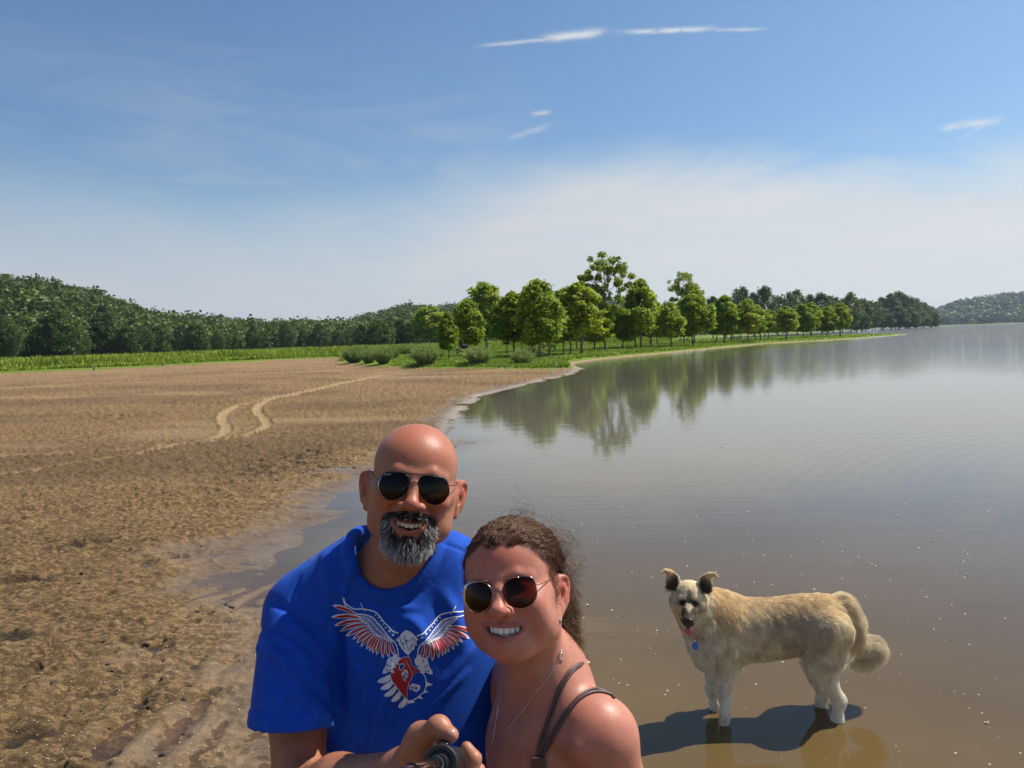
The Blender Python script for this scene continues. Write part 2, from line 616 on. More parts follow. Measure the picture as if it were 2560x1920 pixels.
RUT_PX = [[(235, 1650), (330, 1560), (415, 1480), (465, 1412)], [(125, 1650), (200, 1560), (262, 1500)], [(60, 1535), (110, 1482), (165, 1440), (205, 1418)], [(180, 1600), (240, 1535), (300, 1470)], [(340, 1650), (405, 1590), (450, 1535)], [(470, 1310), (560, 1262), (640, 1235)], [(360, 1330), (430, 1290), (520, 1262)],
          [(300, 1400), (345, 1350), (400, 1318)], [(480, 1110), (560, 1080), (620, 1045)], [(20, 1400), (90, 1360), (160, 1340)], [(250, 1240), (350, 1225), (440, 1195)]]
ruts = [catmull([G(x, y, 0.05)[:2] for x, y in T], 4) for T in RUT_PX]
tracks = [catmull([G(x, y, 0.15)[:2] for x, y in T], 4) for T in TRK]


def hill_height(x, y):
    """forest hills behind the field and over the water"""
    r = np.hypot(x, y); az = np.degrees(np.arctan2(x, y))
    azk = np.array([-80, -60, -48, -34.5, -31.5, -29, -27, -25, -22, -19, -16, -12, -9, -7.5, -5.5, -3, 0, 4, 7, 12, 20, 90])
    hk = np.array([22, 28, 30, 29.5, 28.5, 25, 20, 15, 11, 9, 8, 9, 20, 27, 25, 30, 34, 38, 38, 24, 4, 3])
    r0 = np.interp(az, [-80, -34, -20, -10, 0, 10, 20, 40], [200, 235, 290, 330, 420, 520, 900, 1200])
    r1 = r0 + np.interp(az, [-60, -34, -15, -5, 10], [190, 190, 230, 380, 500])
    hh = np.interp(az, azk, hk) * smooth01((r - r0) / (r1 - r0)) * (1 + 0.08 * vnoise(x / 60, y / 60, seed=5))
    # long ridge across the water on the right
    az2 = np.interp(az, [25, 28.6, 30.5, 33, 36, 50, 70], [0, 9, 38, 50, 60, 66, 50])
    h2 = az2 * smooth01((y - 1506) / 300)
    far = smooth01((az - 21) / 3)
    return hh * (1 - far) + h2 * far


def shore_dist(x, y):
    d = poly_dist(x, y, shore_line)
    return np.where(inside(x, y, land_poly), d, -d)


def ground_z(x, y, fine=True):
    s = shore_dist(x, y)
    lawn = inside(x, y, lawn_poly)
    zb = np.where(s > 0, 0.30 * (1 - np.exp(-s * 0.055)) + 0.004 * np.minimum(s, 25), 0.03 * np.maximum(s, -20))
    zl = np.where(s > 0, 0.5 * (1 - np.exp(-s * 0.28)) + 0.02, 0.03 * np.maximum(s, -20))
    dl = poly_dist(x, y, lawn_edge)
    w = smooth01(0.5 + np.where(lawn, 1, -1) * dl / 3.0)
    z = zb * (1 - w) + zl * w
    return z + hill_height(x, y), s, lawn


def build_ground():
    # rays dense where the lens looks, rings evenly spaced in the picture
    a_f = np.radians(np.arange(-40, 16.01, 0.085)); a_r = np.radians(np.arange(16.4, 44, 0.4)); a_b = np.radians(np.arange(46, 320, 2.0))
    ang = np.concatenate([a_f, a_r, a_b])
    inv = np.linspace(1 / 3.0, 1 / 150.0, 640)
    rad = np.concatenate([[0.15, 0.5, 0.9, 1.3, 1.7, 2.1, 2.4, 2.7], 1 / inv, 150 * 1.035 ** np.arange(1, 110)])
    A, Rr = np.meshgrid(ang, rad, indexing='ij')
    X = np.sin(A) * Rr; Y = np.cos(A) * Rr
    x, y = X.ravel(), Y.ravel()
    z, s, lawn = ground_z(x, y)
    r = Rr.ravel()
    # clods, footprints and ruts of churned mud (finer relief near the lens, it cannot be seen further off)
    beach = ~lawn
    dry = smooth01((s + 0.05 - 0.42 - 0.9 * fbm(x / 0.9, y / 0.9, seed=11)) / (0.6 + 0.012 * r))
    wetband = smooth01((s + 0.1) / 0.5)
    near = 1.0 / (1 + (r / 40.0) ** 2)
    wx = x + 0.35 * fbm(x * 1.7, y * 1.7, seed=21); wy = y + 0.35 * fbm(x * 1.7, y * 1.7, seed=31)
    big = fbm(wx / 0.9, wy / 0.9, octaves=3, seed=41)
    rid = 1 - np.abs(fbm(wx / 0.22, wy / 0.15, octaves=3, seed=51)) * 2.2
    fin = fbm(x / 0.055, y / 0.045, octaves=3, seed=61)
    # strips left by a rake or a blade, running towards the lens lower left
    u = x * 0.78 + y * 0.62; v = -x * 0.62 + y * 0.78
    rut = np.abs(vnoise(v / 0.22 + 0.8 * vnoise(u / 1.5, v / 0.8, seed=71), u / 2.6, seed=72))
    rut = np.maximum(0, rut - 0.45) * smooth01((10 - r) / 4) * smooth01((s - 0.2) / 0.7)
    clod = np.maximum(0, fbm(x / 0.16, y / 0.12, octaves=2, seed=81) - 0.05)
    pit = np.maximum(0, fbm(x / 0.13, y / 0.09, octaves=2, seed=91) - 0.28) * smooth01(0.3 + 1.5 * fbm(x / 1.6, y / 1.6, seed=92))
    h = dry * (0.026 * big + 0.026 * rid + 0.026 * fin + 0.055 * clod - 0.13 * pit) + 0.13 * rut * dry
    h *= .62 + .38 * smooth01((r - 6) / 6)
    h += (1 - dry) * wetband * (0.026 * big + 0.007 * fin + 0.010 * rid) + 0.008 * big * (1 - wetband)
    dk = np.zeros_like(x)
    for (cx, cy, wx_, wy_) in DARK:
        c = G(cx, cy, .1); c1 = G(cx + wx_, cy, .1); c2 = G(cx, cy - wy_, .1)
        a_ = abs(c1[0] - c[0]); b_ = abs(c2[1] - c[1])
        dk = np.maximum(dk, np.exp(-((x - c[0]) / a_) ** 2 - ((y - c[1]) / b_) ** 2))
    dn = fbm(x / .16, y / .11, octaves=3, seed=140)
    dk = dk * smooth01((dn + .05) / .22)
    big2 = smooth01((fbm(x / 4.5, y / 3.0, octaves=3, seed=150) + .1) / .5) * smooth01((r - 5) / 8)
    h = h - dk * .035
    trk = np.zeros_like(x); edge = np.zeros_like(x)
    for T in tracks:
        m = (y > 6) & (y < 60) & (x > -30) & (x < 3)
        d = np.full(x.shape, 9.0); d[m] = poly_dist(x[m], y[m], T)
        d = d + 0.03 * vnoise(x * 3, y * 3, seed=99)
        trk = np.maximum(trk, smooth01((0.12 + .0022 * r - d) / 0.07)); edge = np.maximum(edge, np.exp(-((d - 0.15) / 0.05) ** 2))
    rdg = np.zeros_like(x)
    mm_ = (y > 2) & (y < 14) & (x > -8) & (x < 1)
    for T in ruts:
        d = np.full(x.shape, 9.0); d[mm_] = poly_dist(x[mm_], y[mm_], T)
        d = d + .018 * vnoise(x * 9, y * 9, seed=98)
        rdg = np.maximum(rdg, np.exp(-(d / .042) ** 2)); h = h - .010 * np.exp(-((d - .10) / .035) ** 2)
    sandy = smooth01((fbm(x / 6.5, y / 1.6, octaves=3, seed=101) - 0.12) / 0.35) * smooth01((r - 9) / 10)
    h = h * (1 - .6 * rdg) + .012 * rdg
    h = h * (1 - 0.9 * trk) * (1 - 0.45 * sandy) + beach * (0.035 * edge - 0.03 * trk)
    z = z + np.where(beach, h, 0.02 * fbm(x / 3, y / 3, seed=111)) * np.where(r < 400, 1, 0)
    nA, nR = len(ang), len(rad)
    ii, jj = np.meshgrid(np.arange(nA), np.arange(nR - 1), indexing='ij')
    ii = ii.ravel(); jj = jj.ravel(); i2 = (ii + 1) % nA
    Q = np.stack([ii * nR + jj, i2 * nR + jj, i2 * nR + jj + 1, ii * nR + jj + 1], 1)[:, ::-1]
    V = np.stack([x, y, z], 1)
    lf = lawn[Q].mean(1) >= 0.5
    smin = s[Q].max(1)
    keep = smin > -2.5

    def part(name, mask, mat, attrs):
        q = Q[mask]
        used = np.unique(q)
        remap = np.full(len(V), -1); remap[used] = np.arange(len(used))
        o = mesh_obj(name, V[used], remap[q], mat, smooth=True)
        for k, dta in attrs.items(): add_attr(o, k, dta[used])
        return struct(o)

    # --- mud
    m, t, out = material('mud')
    tc = t.add('ShaderNodeTexCoord').outputs['Object']
    dryA, trkA, sanA, wetA = attr(t, 'dry'), attr(t, 'trk'), attr(t, 'sandy'), attr(t, 'wet')
    n1 = t.noise(t.mapping(tc, (1, 1.6, 1)), 3.2, 6, 0.65, 0.5)
    n2 = t.noise(t.mapping(tc, (1, 1.5, 1)), 17, 6, 0.7, 0.3)
    n3 = t.noise(tc, 70, 5, 0.7)
    n2b = t.noise(t.mapping(tc, (1, 1.7, 1), loc=(7, 3, 0)), 11, 7, 0.78, 0.6)
    c = t.mix(t.mapr(n1, 0.3, 0.7), (0.122, 0.070, 0.027), (0.228, 0.137, 0.054))
    c = t.mix(t.mapr(n2, 0.47, 0.58, 0, 0.9), c, (0.41, 0.252, 0.105))
    c = t.mix(t.mapr(n2b, 0.36, 0.47, 0.7, 0.0), c, (0.042, 0.024, 0.012))
    c = t.mix(t.math('MULTIPLY', trkA, 0.92), c, (0.41, 0.275, 0.135))
    c = t.mix(t.math('MULTIPLY', sanA, 0.6), c, (0.36, 0.245, 0.115))
    c = t.mix(t.math('MULTIPLY', attr(t, 'tone'), .45), c, (0.10, 0.056, 0.026))
    c = t.mix(t.math('MULTIPLY', attr(t, 'dk'), .85), c, (0.028, 0.018, 0.011))
    wetc = t.mix(t.mapr(n1, 0.3, 0.7), (0.098, 0.064, 0.036), (0.160, 0.105, 0.060))
    wetc = t.mix(t.mapr(n3, 0.45, 0.7, 0, 0.6), wetc, (0.24, 0.16, 0.09))
    c = t.mix(dryA, wetc, c)
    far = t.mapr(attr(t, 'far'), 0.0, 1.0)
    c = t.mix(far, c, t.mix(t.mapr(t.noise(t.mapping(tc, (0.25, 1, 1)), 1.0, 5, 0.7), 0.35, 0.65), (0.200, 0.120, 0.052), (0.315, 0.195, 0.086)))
    c = t.mix(t.math('MULTIPLY', attr(t, 'rim'), t.mapr(n1, .25, .6, .45, 1)), c, (0.36, 0.285, 0.22))
    rough = t.mix(dryA, t.mix(wetA, (0.12,) * 3, (0.5,) * 3), (0.92,) * 3)
    b = pbsdf(t, out, Base_Color=c, Roughness=rough)
    b.inputs['Specular IOR Level'].default_value = 0.35
    hb = t.math('ADD', t.math('MULTIPLY', t.noise(t.mapping(tc, (1, 1.4, 1)), 26, 6, 0.75), 1.0), t.math('MULTIPLY', n3, 0.5))
    t.link(t.bump(hb, t.mix(dryA, (0.22,) * 3, (1.0,) * 3), 0.05), b.inputs['Normal'])
    mm = keep & ~lf & (np.hypot(V[Q[:, 0], 0], V[Q[:, 0], 1]) < 900)
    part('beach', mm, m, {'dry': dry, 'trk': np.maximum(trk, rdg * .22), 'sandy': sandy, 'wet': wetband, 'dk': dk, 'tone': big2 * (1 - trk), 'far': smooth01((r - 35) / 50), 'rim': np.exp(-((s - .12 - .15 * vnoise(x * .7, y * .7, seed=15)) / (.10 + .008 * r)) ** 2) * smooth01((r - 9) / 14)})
    # --- lawn and the ground under the woods
    m, t, out = material('turf')
    tc = t.add('ShaderNodeTexCoord').outputs['Object']
    n1 = t.noise(t.mapping(tc, (0.3, 1, 1)), 0.35, 5, 0.6)
    n2 = t.noise(tc, 3.0, 5, 0.7)
    c = t.mix(t.mapr(n1, 0.3, 0.7), (0.095, 0.155, 0.016), (0.165, 0.235, 0.028))
    c = t.mix(t.mapr(n2, 0.35, 0.75, 0, 0.5), c, (0.21, 0.24, 0.055))
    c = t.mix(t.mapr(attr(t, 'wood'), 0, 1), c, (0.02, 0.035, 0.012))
    bank = t.mapr(t.math('ADD', attr(t, 'sd'), t.math('MULTIPLY', t.math('SUBTRACT', t.noise(tc, 0.8, 4, 0.7), 0.5), 1.1)), 0.32, 0.52)
    c = t.mix(bank, (0.33, 0.24, 0.14), c)
    b = pbsdf(t, out, Base_Color=c, Roughness=0.9)
    b.inputs['Specular IOR Level'].default_value = 0.1
    t.link(t.bump(t.noise(tc, 5, 5, 0.8), 0.8, 0.12), b.inputs['Normal'])
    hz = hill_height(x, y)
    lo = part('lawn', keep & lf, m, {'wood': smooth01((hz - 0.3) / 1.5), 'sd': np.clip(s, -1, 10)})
    return lo


LAWN = build_ground()


def gz(x, y):
    a = np.array([x], float); b = np.array([y], float)
    return float(ground_z(a, b)[0][0])


def hit(px, py):
    """where the sight line through (px, py) meets the ground"""
    v = ray(px, py)
    z = 0.4
    t = np.concatenate([np.linspace(2, 40, 400), np.linspace(40, 400, 1500)])
    P = _O[None] + v[None] * t[:, None]
    g = ground_z(P[:, 0], P[:, 1])[0]
    k = np.argmax(P[:, 2] < g)
    return P[k] if k > 0 else G(px, py, 0.5)


def build_lake():
    ang = np.radians(np.concatenate([np.arange(-60, 60, 1.0), np.arange(60, 300, 4.0)]))
    rad = np.concatenate([[0.01], 0.6 * 1.09 ** np.arange(0, 108)])
    A, Rr = np.meshgrid(ang, rad, indexing='ij')
    x = (np.sin(A) * Rr).ravel(); y = (np.cos(A) * Rr).ravel()
    nA, nR = len(ang), len(rad)
    ii, jj = np.meshgrid(np.arange(nA), np.arange(nR - 1), indexing='ij')
    ii = ii.ravel(); jj = jj.ravel(); i2 = (ii + 1) % nA
    Q = np.stack([ii * nR + jj, ii * nR + jj + 1, i2 * nR + jj + 1, i2 * nR + jj], 1)
    m, t, out = material('lake_water')
    geo = t.add('ShaderNodeNewGeometry').outputs['Position']
    sx = t.add('ShaderNodeSeparateXYZ'); t.link(geo, sx.inputs[0])
    X, Y, _ = sx.outputs
    # suspended silt: brown body, kept pure in the shallows near the dog
    n = t.noise(t.mapping(geo, (0.5, 0.5, 1)), 0.7, 4, 0.6)
    dist = t.math('SQRT', t.math('ADD', t.math('MULTIPLY', X, X), t.math('MULTIPLY', Y, Y)))
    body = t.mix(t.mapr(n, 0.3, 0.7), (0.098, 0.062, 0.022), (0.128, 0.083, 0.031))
    body = t.mix(t.mapr(dist, 4.5, 16), body, (0.135, 0.120, 0.092))  # greyer with distance: silvery sky reflection put into the body colour
    # ripples: calm by the bank, combed into long crests further out, wind-roughened far away
    r1 = t.noise(t.mapping(geo, (0.55, 3.2, 1), rot=(0, 0, 0.05)), 1.0, 3, 0.5, 0.4)
    r2 = t.noise(t.mapping(geo, (1.4, 7.0, 1), rot=(0, 0, -0.06)), 1.3, 3, 0.5, 0.3)
    w = t.add('ShaderNodeTexWave', wave_type='RINGS', rings_direction='Z')
    t.link(t.mapping(geo, (1, 1, 1), loc=(-14, -3.5, 0)), w.inputs[0])
    w.inputs['Scale'].default_value = 1.25
    w.inputs['Distortion'].default_value = 1.6
    w.inputs['Detail'].default_value = 1.0
    w.inputs['Detail Scale'].default_value = 0.35
    comb_m = t.math('MULTIPLY', t.mapr(X, 1.0, 5.5), t.mapr(dist, 26, 13))
    comb_m = t.math('MULTIPLY', comb_m, t.mapr(dist, 6.5, 9.5))
    far_m = t.math('MULTIPLY', t.mapr(dist, 22, 90), t.math('ADD', 0.18, t.math('MULTIPLY', t.mapr(t.math('SUBTRACT', X, t.math('MULTIPLY', Y, 0.36)), -6, 45), 1.6)))
    h = t.math('ADD', t.math('MULTIPLY', t.math('SUBTRACT', r1, 0.5), t.math('ADD', 0.0016, t.math('MULTIPLY', far_m, 0.07))),
               t.math('MULTIPLY', w.outputs['Fac'], t.math('MULTIPLY', comb_m, 0.0011)))
    h = t.math('ADD', h, t.math('MULTIPLY', t.math('SUBTRACT', r2, 0.5), t.math('ADD', 0.0009, t.math('MULTIPLY', far_m, 0.05))))
    nb = t.bump(h, 1.0, 1.0)
    dif = t.add('ShaderNodeBsdfDiffuse'); t.val(dif.inputs[0], body)
    tr = t.add('ShaderNodeBsdfTransparent'); tr.inputs[0].default_value = (0.86, 0.78, 0.66, 1)
    mx0 = t.add('ShaderNodeMixShader')
    t.link(t.mapr(attr(t, 'depth'), 0.0, 0.035, 0.12, 1.0), mx0.inputs[0]); t.link(tr.outputs[0], mx0.inputs[1]); t.link(dif.outputs[0], mx0.inputs[2])
    gl = t.add('ShaderNodeBsdfGlossy'); gl.inputs['Roughness'].default_value = 0.015
    gl.inputs['Color'].default_value = (1, 1, 1, 1)
    t.link(nb, gl.inputs['Normal'])
    fr = t.add('ShaderNodeFresnel'); fr.inputs[0].default_value = 1.333; t.link(nb, fr.inputs['Normal'])
    mx = t.add('ShaderNodeMixShader')
    t.link(fr.outputs[0], mx.inputs[0]); t.link(mx0.outputs[0], mx.inputs[1]); t.link(gl.outputs[0], mx.inputs[2])
    t.link(mx.outputs[0], out.inputs[0])
    s = shore_dist(x, y)
    keepq = (s[Q].min(1) < 1.2) | (np.hypot(x[Q[:, 0]], y[Q[:, 0]]) < 12)
    z = np.zeros_like(x)
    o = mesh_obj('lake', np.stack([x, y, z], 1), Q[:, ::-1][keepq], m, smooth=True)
    add_attr(o, 'depth', np.where(np.hypot(x, y) > 55, 0.3, np.clip(-s * 0.03 + 0.012, 0, 0.3)))
    me = o.data
    struct(o)


build_lake()
# ================================================================== VEGETATION
def leaf_mat(name, c1, c2, trans=0.35, rough=0.55, tc_scale=1.3):
    m, t, out = material(name)
    oi = t.add('ShaderNodeObjectInfo')
    rnd = attr(t, 'tint')
    c = t.mix(rnd, c1, c2)
    hsv = t.add('ShaderNodeHueSaturation')
    t.link(t.mapr(oi.outputs['Random'], 0, 1, 0.80, 1.2, False), hsv.inputs['Value'])
    t.link(t.mapr(oi.outputs['Random'], 0, 1, 0.515, 0.485, False), hsv.inputs['Hue'])
    t.link(c, hsv.inputs['Color'])
    b = pbsdf(t, None, Base_Color=hsv.outputs[0], Roughness=rough)
    b.inputs['Specular IOR Level'].default_value = 0.3
    tl = t.add('ShaderNodeBsdfTranslucent')
    t.link(t.mix(0.4, hsv.outputs[0], (0.30, 0.42, 0.02)), tl.inputs[0])
    mx = t.add('ShaderNodeMixShader'); mx.inputs[0].default_value = trans
    t.link(b.outputs[0], mx.inputs[1]); t.link(tl.outputs[0], mx.inputs[2])
    t.link(mx.outputs[0], out.inputs[0])
    return m


M_PARK = leaf_mat('park_leaves', (0.120, 0.200, 0.014), (0.430, 0.500, 0.035), 0.5)
M_WOOD = leaf_mat('wood_leaves', (0.026, 0.056, 0.011), (0.088, 0.138, 0.024), 0.2)
M_BARK = simple_mat('bark', (0.16, 0.13, 0.10), 0.9, noise=0.5, scale=9, bump=0.6)


def cards(C, N, size, r=rng, aspect=0.75):
    """leaf quads at C facing N"""
    n = len(C)
    N = N / (np.linalg.norm(N, axis=1)[:, None] + 1e-9)
    a = r.normal(size=(n, 3)); U = np.cross(N, a); U /= np.linalg.norm(U, axis=1)[:, None] + 1e-9
    Vv = np.cross(N, U)
    s = np.broadcast_to(np.asarray(size, float), (n,))[:, None]
    fold = N * s * 0.22
    P = np.stack([C + U * s * 0.5, C + Vv * s * 0.5 * aspect - fold, C - U * s * 0.5, C - Vv * s * 0.5 * aspect - fold], 1)
    return P.reshape(-1, 3), np.arange(4 * n).reshape(n, 4)


def crown_cloud(n, clumps, leaf, r, inner=0.12):
    """points on a set of clump balls -> leaf cards"""
    cc = np.array([c[:3] for c in clumps]); rr = np.array([c[3] for c in clumps])
    w = rr ** 2; w = w / w.sum()
    k = r.choice(len(cc), n, p=w)
    d = r.normal(size=(n, 3)); d /= np.linalg.norm(d, axis=1)[:, None]
    rad = rr[k] * (1 - inner * r.random(n) ** 0.7 * 2.2) * np.clip(1 + 0.26 * r.normal(size=n), .3, 1.38)
    C = cc[k] + d * rad[:, None] * np.array([1, 1, 0.85])
    N = d * 0.9 + r.normal(size=(n, 3)) * 0.75 + np.array([0, 0, 0.35])
    V, Q = cards(C, N, leaf * (0.7 + 0.6 * r.random(n)), r)
    tint = np.repeat(np.clip(0.5 + 0.25 * r.normal(size=n) + 0.25 * (r.random(len(cc))[k] - 0.5) * 2, 0, 1), 4)
    return V, Q, tint


def tree_trunk(mb, h, base_r, crown_z0, clumps, r, lean=(0, 0), limbs=9, sides=7):
    top = np.array([lean[0], lean[1], h * 0.93])
    path = [np.array([0, 0, -0.25]), np.array([0, 0, 0.05 * h]), np.array([lean[0] * 0.3, lean[1] * 0.3, crown_z0]), top * np.array([0.7, 0.7, 0.75]), top]
    P = catmull(path, 5)
    rad = base_r * (1 - 0.9 * np.linspace(0, 1, len(P)) ** 0.8) * (1 + 0.5 * np.exp(-np.linspace(0, 12, len(P))))
    mb.tube(P, rad, sides)
    idx = r.choice(len(clumps), min(limbs, len(clumps)), replace=False)
    for i in idx:
        c = np.array(clumps[i][:3])
        zz = max(crown_z0 * 0.95, c[2] - 0.35 * np.hypot(c[0], c[1]) - 0.12 * h)
        zz = min(zz, h * 0.85)
        k = np.argmin(abs(P[:, 2] - zz)); s = P[k]
        mid = (s + c) / 2 + np.array([0, 0, -0.04 * h]) + r.normal(size=3) * 0.03 * h
        mb.tube(catmull([s, mid, c], 4), np.linspace(rad[k] * 0.6, base_r * 0.10, 9), 5)


def make_park_crown(seed, h=5.5, w=2.9, z0=1.1, n=6500, leaf=0.23, nclump=95, shape='ovoid'):
    r = np.random.default_rng(seed)
    cl = []
    hc = h - z0
    for i in range(nclump):
        zt = (i + r.random()) / nclump
        if shape == 'ovoid': prof = (math.sin(math.pi * min(1, zt ** 0.72 * 0.93 + 0.07))) ** 0.62
        elif shape == 'cone': prof = (1.05 - zt) ** 0.7 * min(1, 0.55 + zt * 3)
        else: prof = (math.sin(math.pi * min(1, zt * 0.85 + 0.13))) ** 0.5
        a = r.random() * 2 * math.pi
        rad = w / 2 * prof * (0.45 + 0.55 * r.random() ** 0.5) * (0.92 + 0.2 * math.sin(a * 2 + seed))
        cr = (0.075 + 0.075 * r.random()) * w * (0.75 + 0.35 * prof)
        rad = max(0, rad - cr * 0.35)
        cl.append((math.cos(a) * rad, math.sin(a) * rad, z0 + hc * (0.03 + 0.94 * zt), cr))
    V, Q, tint = crown_cloud(n, cl, leaf, r)
    mb = MB()
    tree_trunk(mb, h, 0.016 * h + 0.012, z0 * 1.05, cl, r, (r.normal() * 0.12, r.normal() * 0.12), 12)
    return V, Q, tint, mb


TREE_KIT = []


def kit(name, seed, mat, **kw):
    V, Q, tint, mb = make_park_crown(seed, **kw)
    e = empty(name)
    c = mesh_obj('crown', V, Q, mat, e)
    add_attr(c, 'tint', tint)
    tr = mb.build('trunk', M_BARK, e, smooth=True)
    return (e, c, tr, kw)


def place_tree(K, x, y, sx, sz, rz, label, cat, group, first, name=None, tilt=0.0):
    e, c, tr, kw = K
    if not first:
        e2 = e.copy(); COL.objects.link(e2)
        for o in (c, tr):
            o2 = o.copy(); COL.objects.link(o2); o2.parent = e2
        e = e2
    e.location = (x, y, gz(x, y) - 0.03)
    e.rotation_euler = (0, tilt, rz)
    e.scale = (sx, sx, sz)
    tag(e, label, cat, group)
    return e


def build_park():
    r = np.random.default_rng(99)
    kits = [kit('sycamore_tree', 11 + i, M_PARK, h=5.5, w=[2.9, 2.6, 3.2, 2.7, 3.0, 2.8][i], z0=[1.15, 1.3, 1.0, 1.25, 1.1, 1.4][i], n=[6200, 5800, 6900, 6000, 6400, 5800][i],
                shape=['round', 'ovoid', 'round', 'ovoid', 'round', 'ovoid'][i]) for i in range(6)]
    # (trunk x, base y, top y, crown width) read from the photograph, and what tells each one apart
    T = [(931, 752, 664, 80, 'round dark sycamore tree at the left end of the grove'),
         (970, 779, 676, 46, 'slim pale sycamore tree between the first two large crowns of the grove'),
         (1012, 768, 650, 60, 'sycamore tree making the left half of the second crown, behind the picnic tables'),
         (1028, 753, 646, 78, 'broad sycamore tree right of the slim pale one, in the back row of the grove'),
         (1052, 757, 615, 84, 'taller sycamore tree rising behind the second crown of the grove'),
         (1111, 770, 634, 86, 'bushy sycamore tree with its trunk forked low, bright on its right side'),
         (1127, 759, 660, 56, 'sycamore tree directly behind the low forked one'),
         (1148, 760, 640, 60, 'small sycamore tree filling the gap right of the low forked one'),
         (1166, 773, 609, 84, 'tall sycamore tree with twin thin trunks near the water end of the beach'),
         (1187, 770, 628, 72, 'sycamore tree close right of the twin thin trunks'),
         (1199, 761, 650, 50, 'thin sycamore tree behind the picnic table under the grove'),
         (1218, 767, 640, 55, 'slender sycamore tree left of the two dark trunks'),
         (1233, 766, 622, 70, 'sycamore tree with a dark double trunk left of the tallest tree'),
         (1256, 767, 613, 90, 'wide bright sycamore tree in front of the tallest tree'),
         (1246, 755, 650, 52, 'small sycamore tree in the back row beside the grill post'),
         (1285, 757, 672, 62, 'low sycamore tree at the left foot of the tallest tree'),
         (1345, 752, 668, 58, 'low sycamore tree at the right foot of the tallest tree'),
         (1385, 752, 607, 78, 'tall sycamore tree right of the tallest tree, its crown pointed'),
         (1373, 750, 650, 60, 'sycamore tree standing close behind the pointed one'),
         (1407, 747, 645, 60, 'sycamore tree in the row between the pointed one and the second tall tree'),
         (1420, 743, 655, 50, 'thin sycamore tree in the back row, right of the pointed one'),
         (1450, 750, 655, 60, 'leafy sycamore tree left below the second tall tree'),
         (1497, 747, 639, 74, 'broad light green sycamore tree below the second tall tree'),
         (1500, 741, 620, 56, 'sycamore tree between the second tall tree and the broad light green one'),
         (1548, 738, 655, 50, 'dark sycamore tree at the left of the middle grove'),
         (1565, 740, 641, 58, 'round sycamore tree in the middle of the grove by the water'),
         (1580, 736, 660, 50, 'small sycamore tree right behind the round middle one'),
         (1616, 740, 648, 56, 'sycamore tree with three dark trunks in the middle of the grove'),
         (1632, 736, 660, 44, 'slim sycamore tree right of the three dark trunks'),
         (1643, 734, 668, 44, 'small pale sycamore tree right of the slim one'),
         (1660, 730, 670, 42, 'small sycamore tree last before the gap in the grove'),
         (1699, 732, 663, 52, 'lone rounded sycamore tree after the gap in the grove'),
         (1736, 729, 659, 44, 'sycamore tree left of the pair near the spit'),
         (1753, 728, 654, 44, 'taller sycamore tree of the pair near the spit'),
         (1786, 727, 664, 42, 'dark sycamore tree second from the spit end'),
         (1815, 726, 656, 50, 'last sycamore tree of the grove before the grassy spit')]
    used = {}
    for i, (px, by, ty, wpx, lab) in enumerate(T):
        p = hit(px, by)
        d = (p - _O) @ _F
        hgt = (by - ty) * _K / FOC * d * 1.02
        wid = wpx * _K / FOC * d * 1.22
        ki = i % 6
        K = kits[ki]
        sz = hgt / 5.5; sx = wid / K[3]['w']
        place_tree(K, p[0], p[1], sx, sz, r.random() * 6.28, lab, 'tree', 'sycamore trees in the lakeside grove', ki not in used)
        used[ki] = 1
    # the two tall open crowned trees
    for j, (px, by, ty, spec) in enumerate([(1308, 756, 550, [(0.05, 0.93, .10), (-.13, .87, .085), (.16, .90, .08), (-.20, .78, .085), (.22, .80, .09), (0.02, .80, .10), (-.10, .70, .09), (.12, .72, .09), (.25, .67, .06), (-.2, .66, .06), (0.0, .62, .08), (-.12, .5, .1), (.1, .52, .1), (0, .42, .12), (-.15, .38, .1), (.14, .36, .1), (0, .3, .1)]),
                                            (1478, 741, 591, [(0, .92, .11), (-.12, .86, .10), (.12, .86, .11), (-.16, .74, .10), (.17, .73, .1), (0, .76, .1), (-.1, .62, .12), (.12, .6, .12), (0, .48, .13), (-.15, .45, .12), (.16, .42, .12), (0, .34, .13)])]):
        p = hit(px, by); d = (p - _O) @ _F
        hgt = (by - ty) * _K / FOC * d
        rr = np.random.default_rng(500 + j)
        cl = []
        for (cx, cz, cr) in spec:
            for q in range(7):
                o = rr.normal(size=3) * cr * 0.55
                cl.append((cx * hgt + o[0] * hgt, o[1] * hgt * 1.5, cz * hgt + o[2] * hgt, cr * hgt * (0.3 + 0.2 * rr.random())))
        V, Q, tint = crown_cloud(9500 if j == 0 else 7500, cl, 0.24, rr)
        e = empty('cottonwood_tree')
        c = mesh_obj('crown', V, Q, M_PARK, e); add_attr(c, 'tint', tint * 0.7)
        mb = MB(); tree_trunk(mb, hgt, 0.19 if j == 0 else 0.17, hgt * 0.25, cl, rr, (0.1, 0), 26, 9)
        mb.build('trunk', M_BARK, e, smooth=True)
        e.location = (p[0], p[1], gz(p[0], p[1]) - 0.05)
        tag(e, ['tallest tree of the grove with an open two tiered crown showing sky', 'second tallest tree of the grove with a dense rounded top'][j], 'tree')


build_park()


ORD = 'first second third fourth fifth sixth seventh eighth ninth tenth eleventh twelfth thirteenth fourteenth fifteenth sixteenth seventeenth eighteenth nineteenth twentieth twenty-first twenty-second twenty-third twenty-fourth twenty-fifth twenty-sixth'.split()


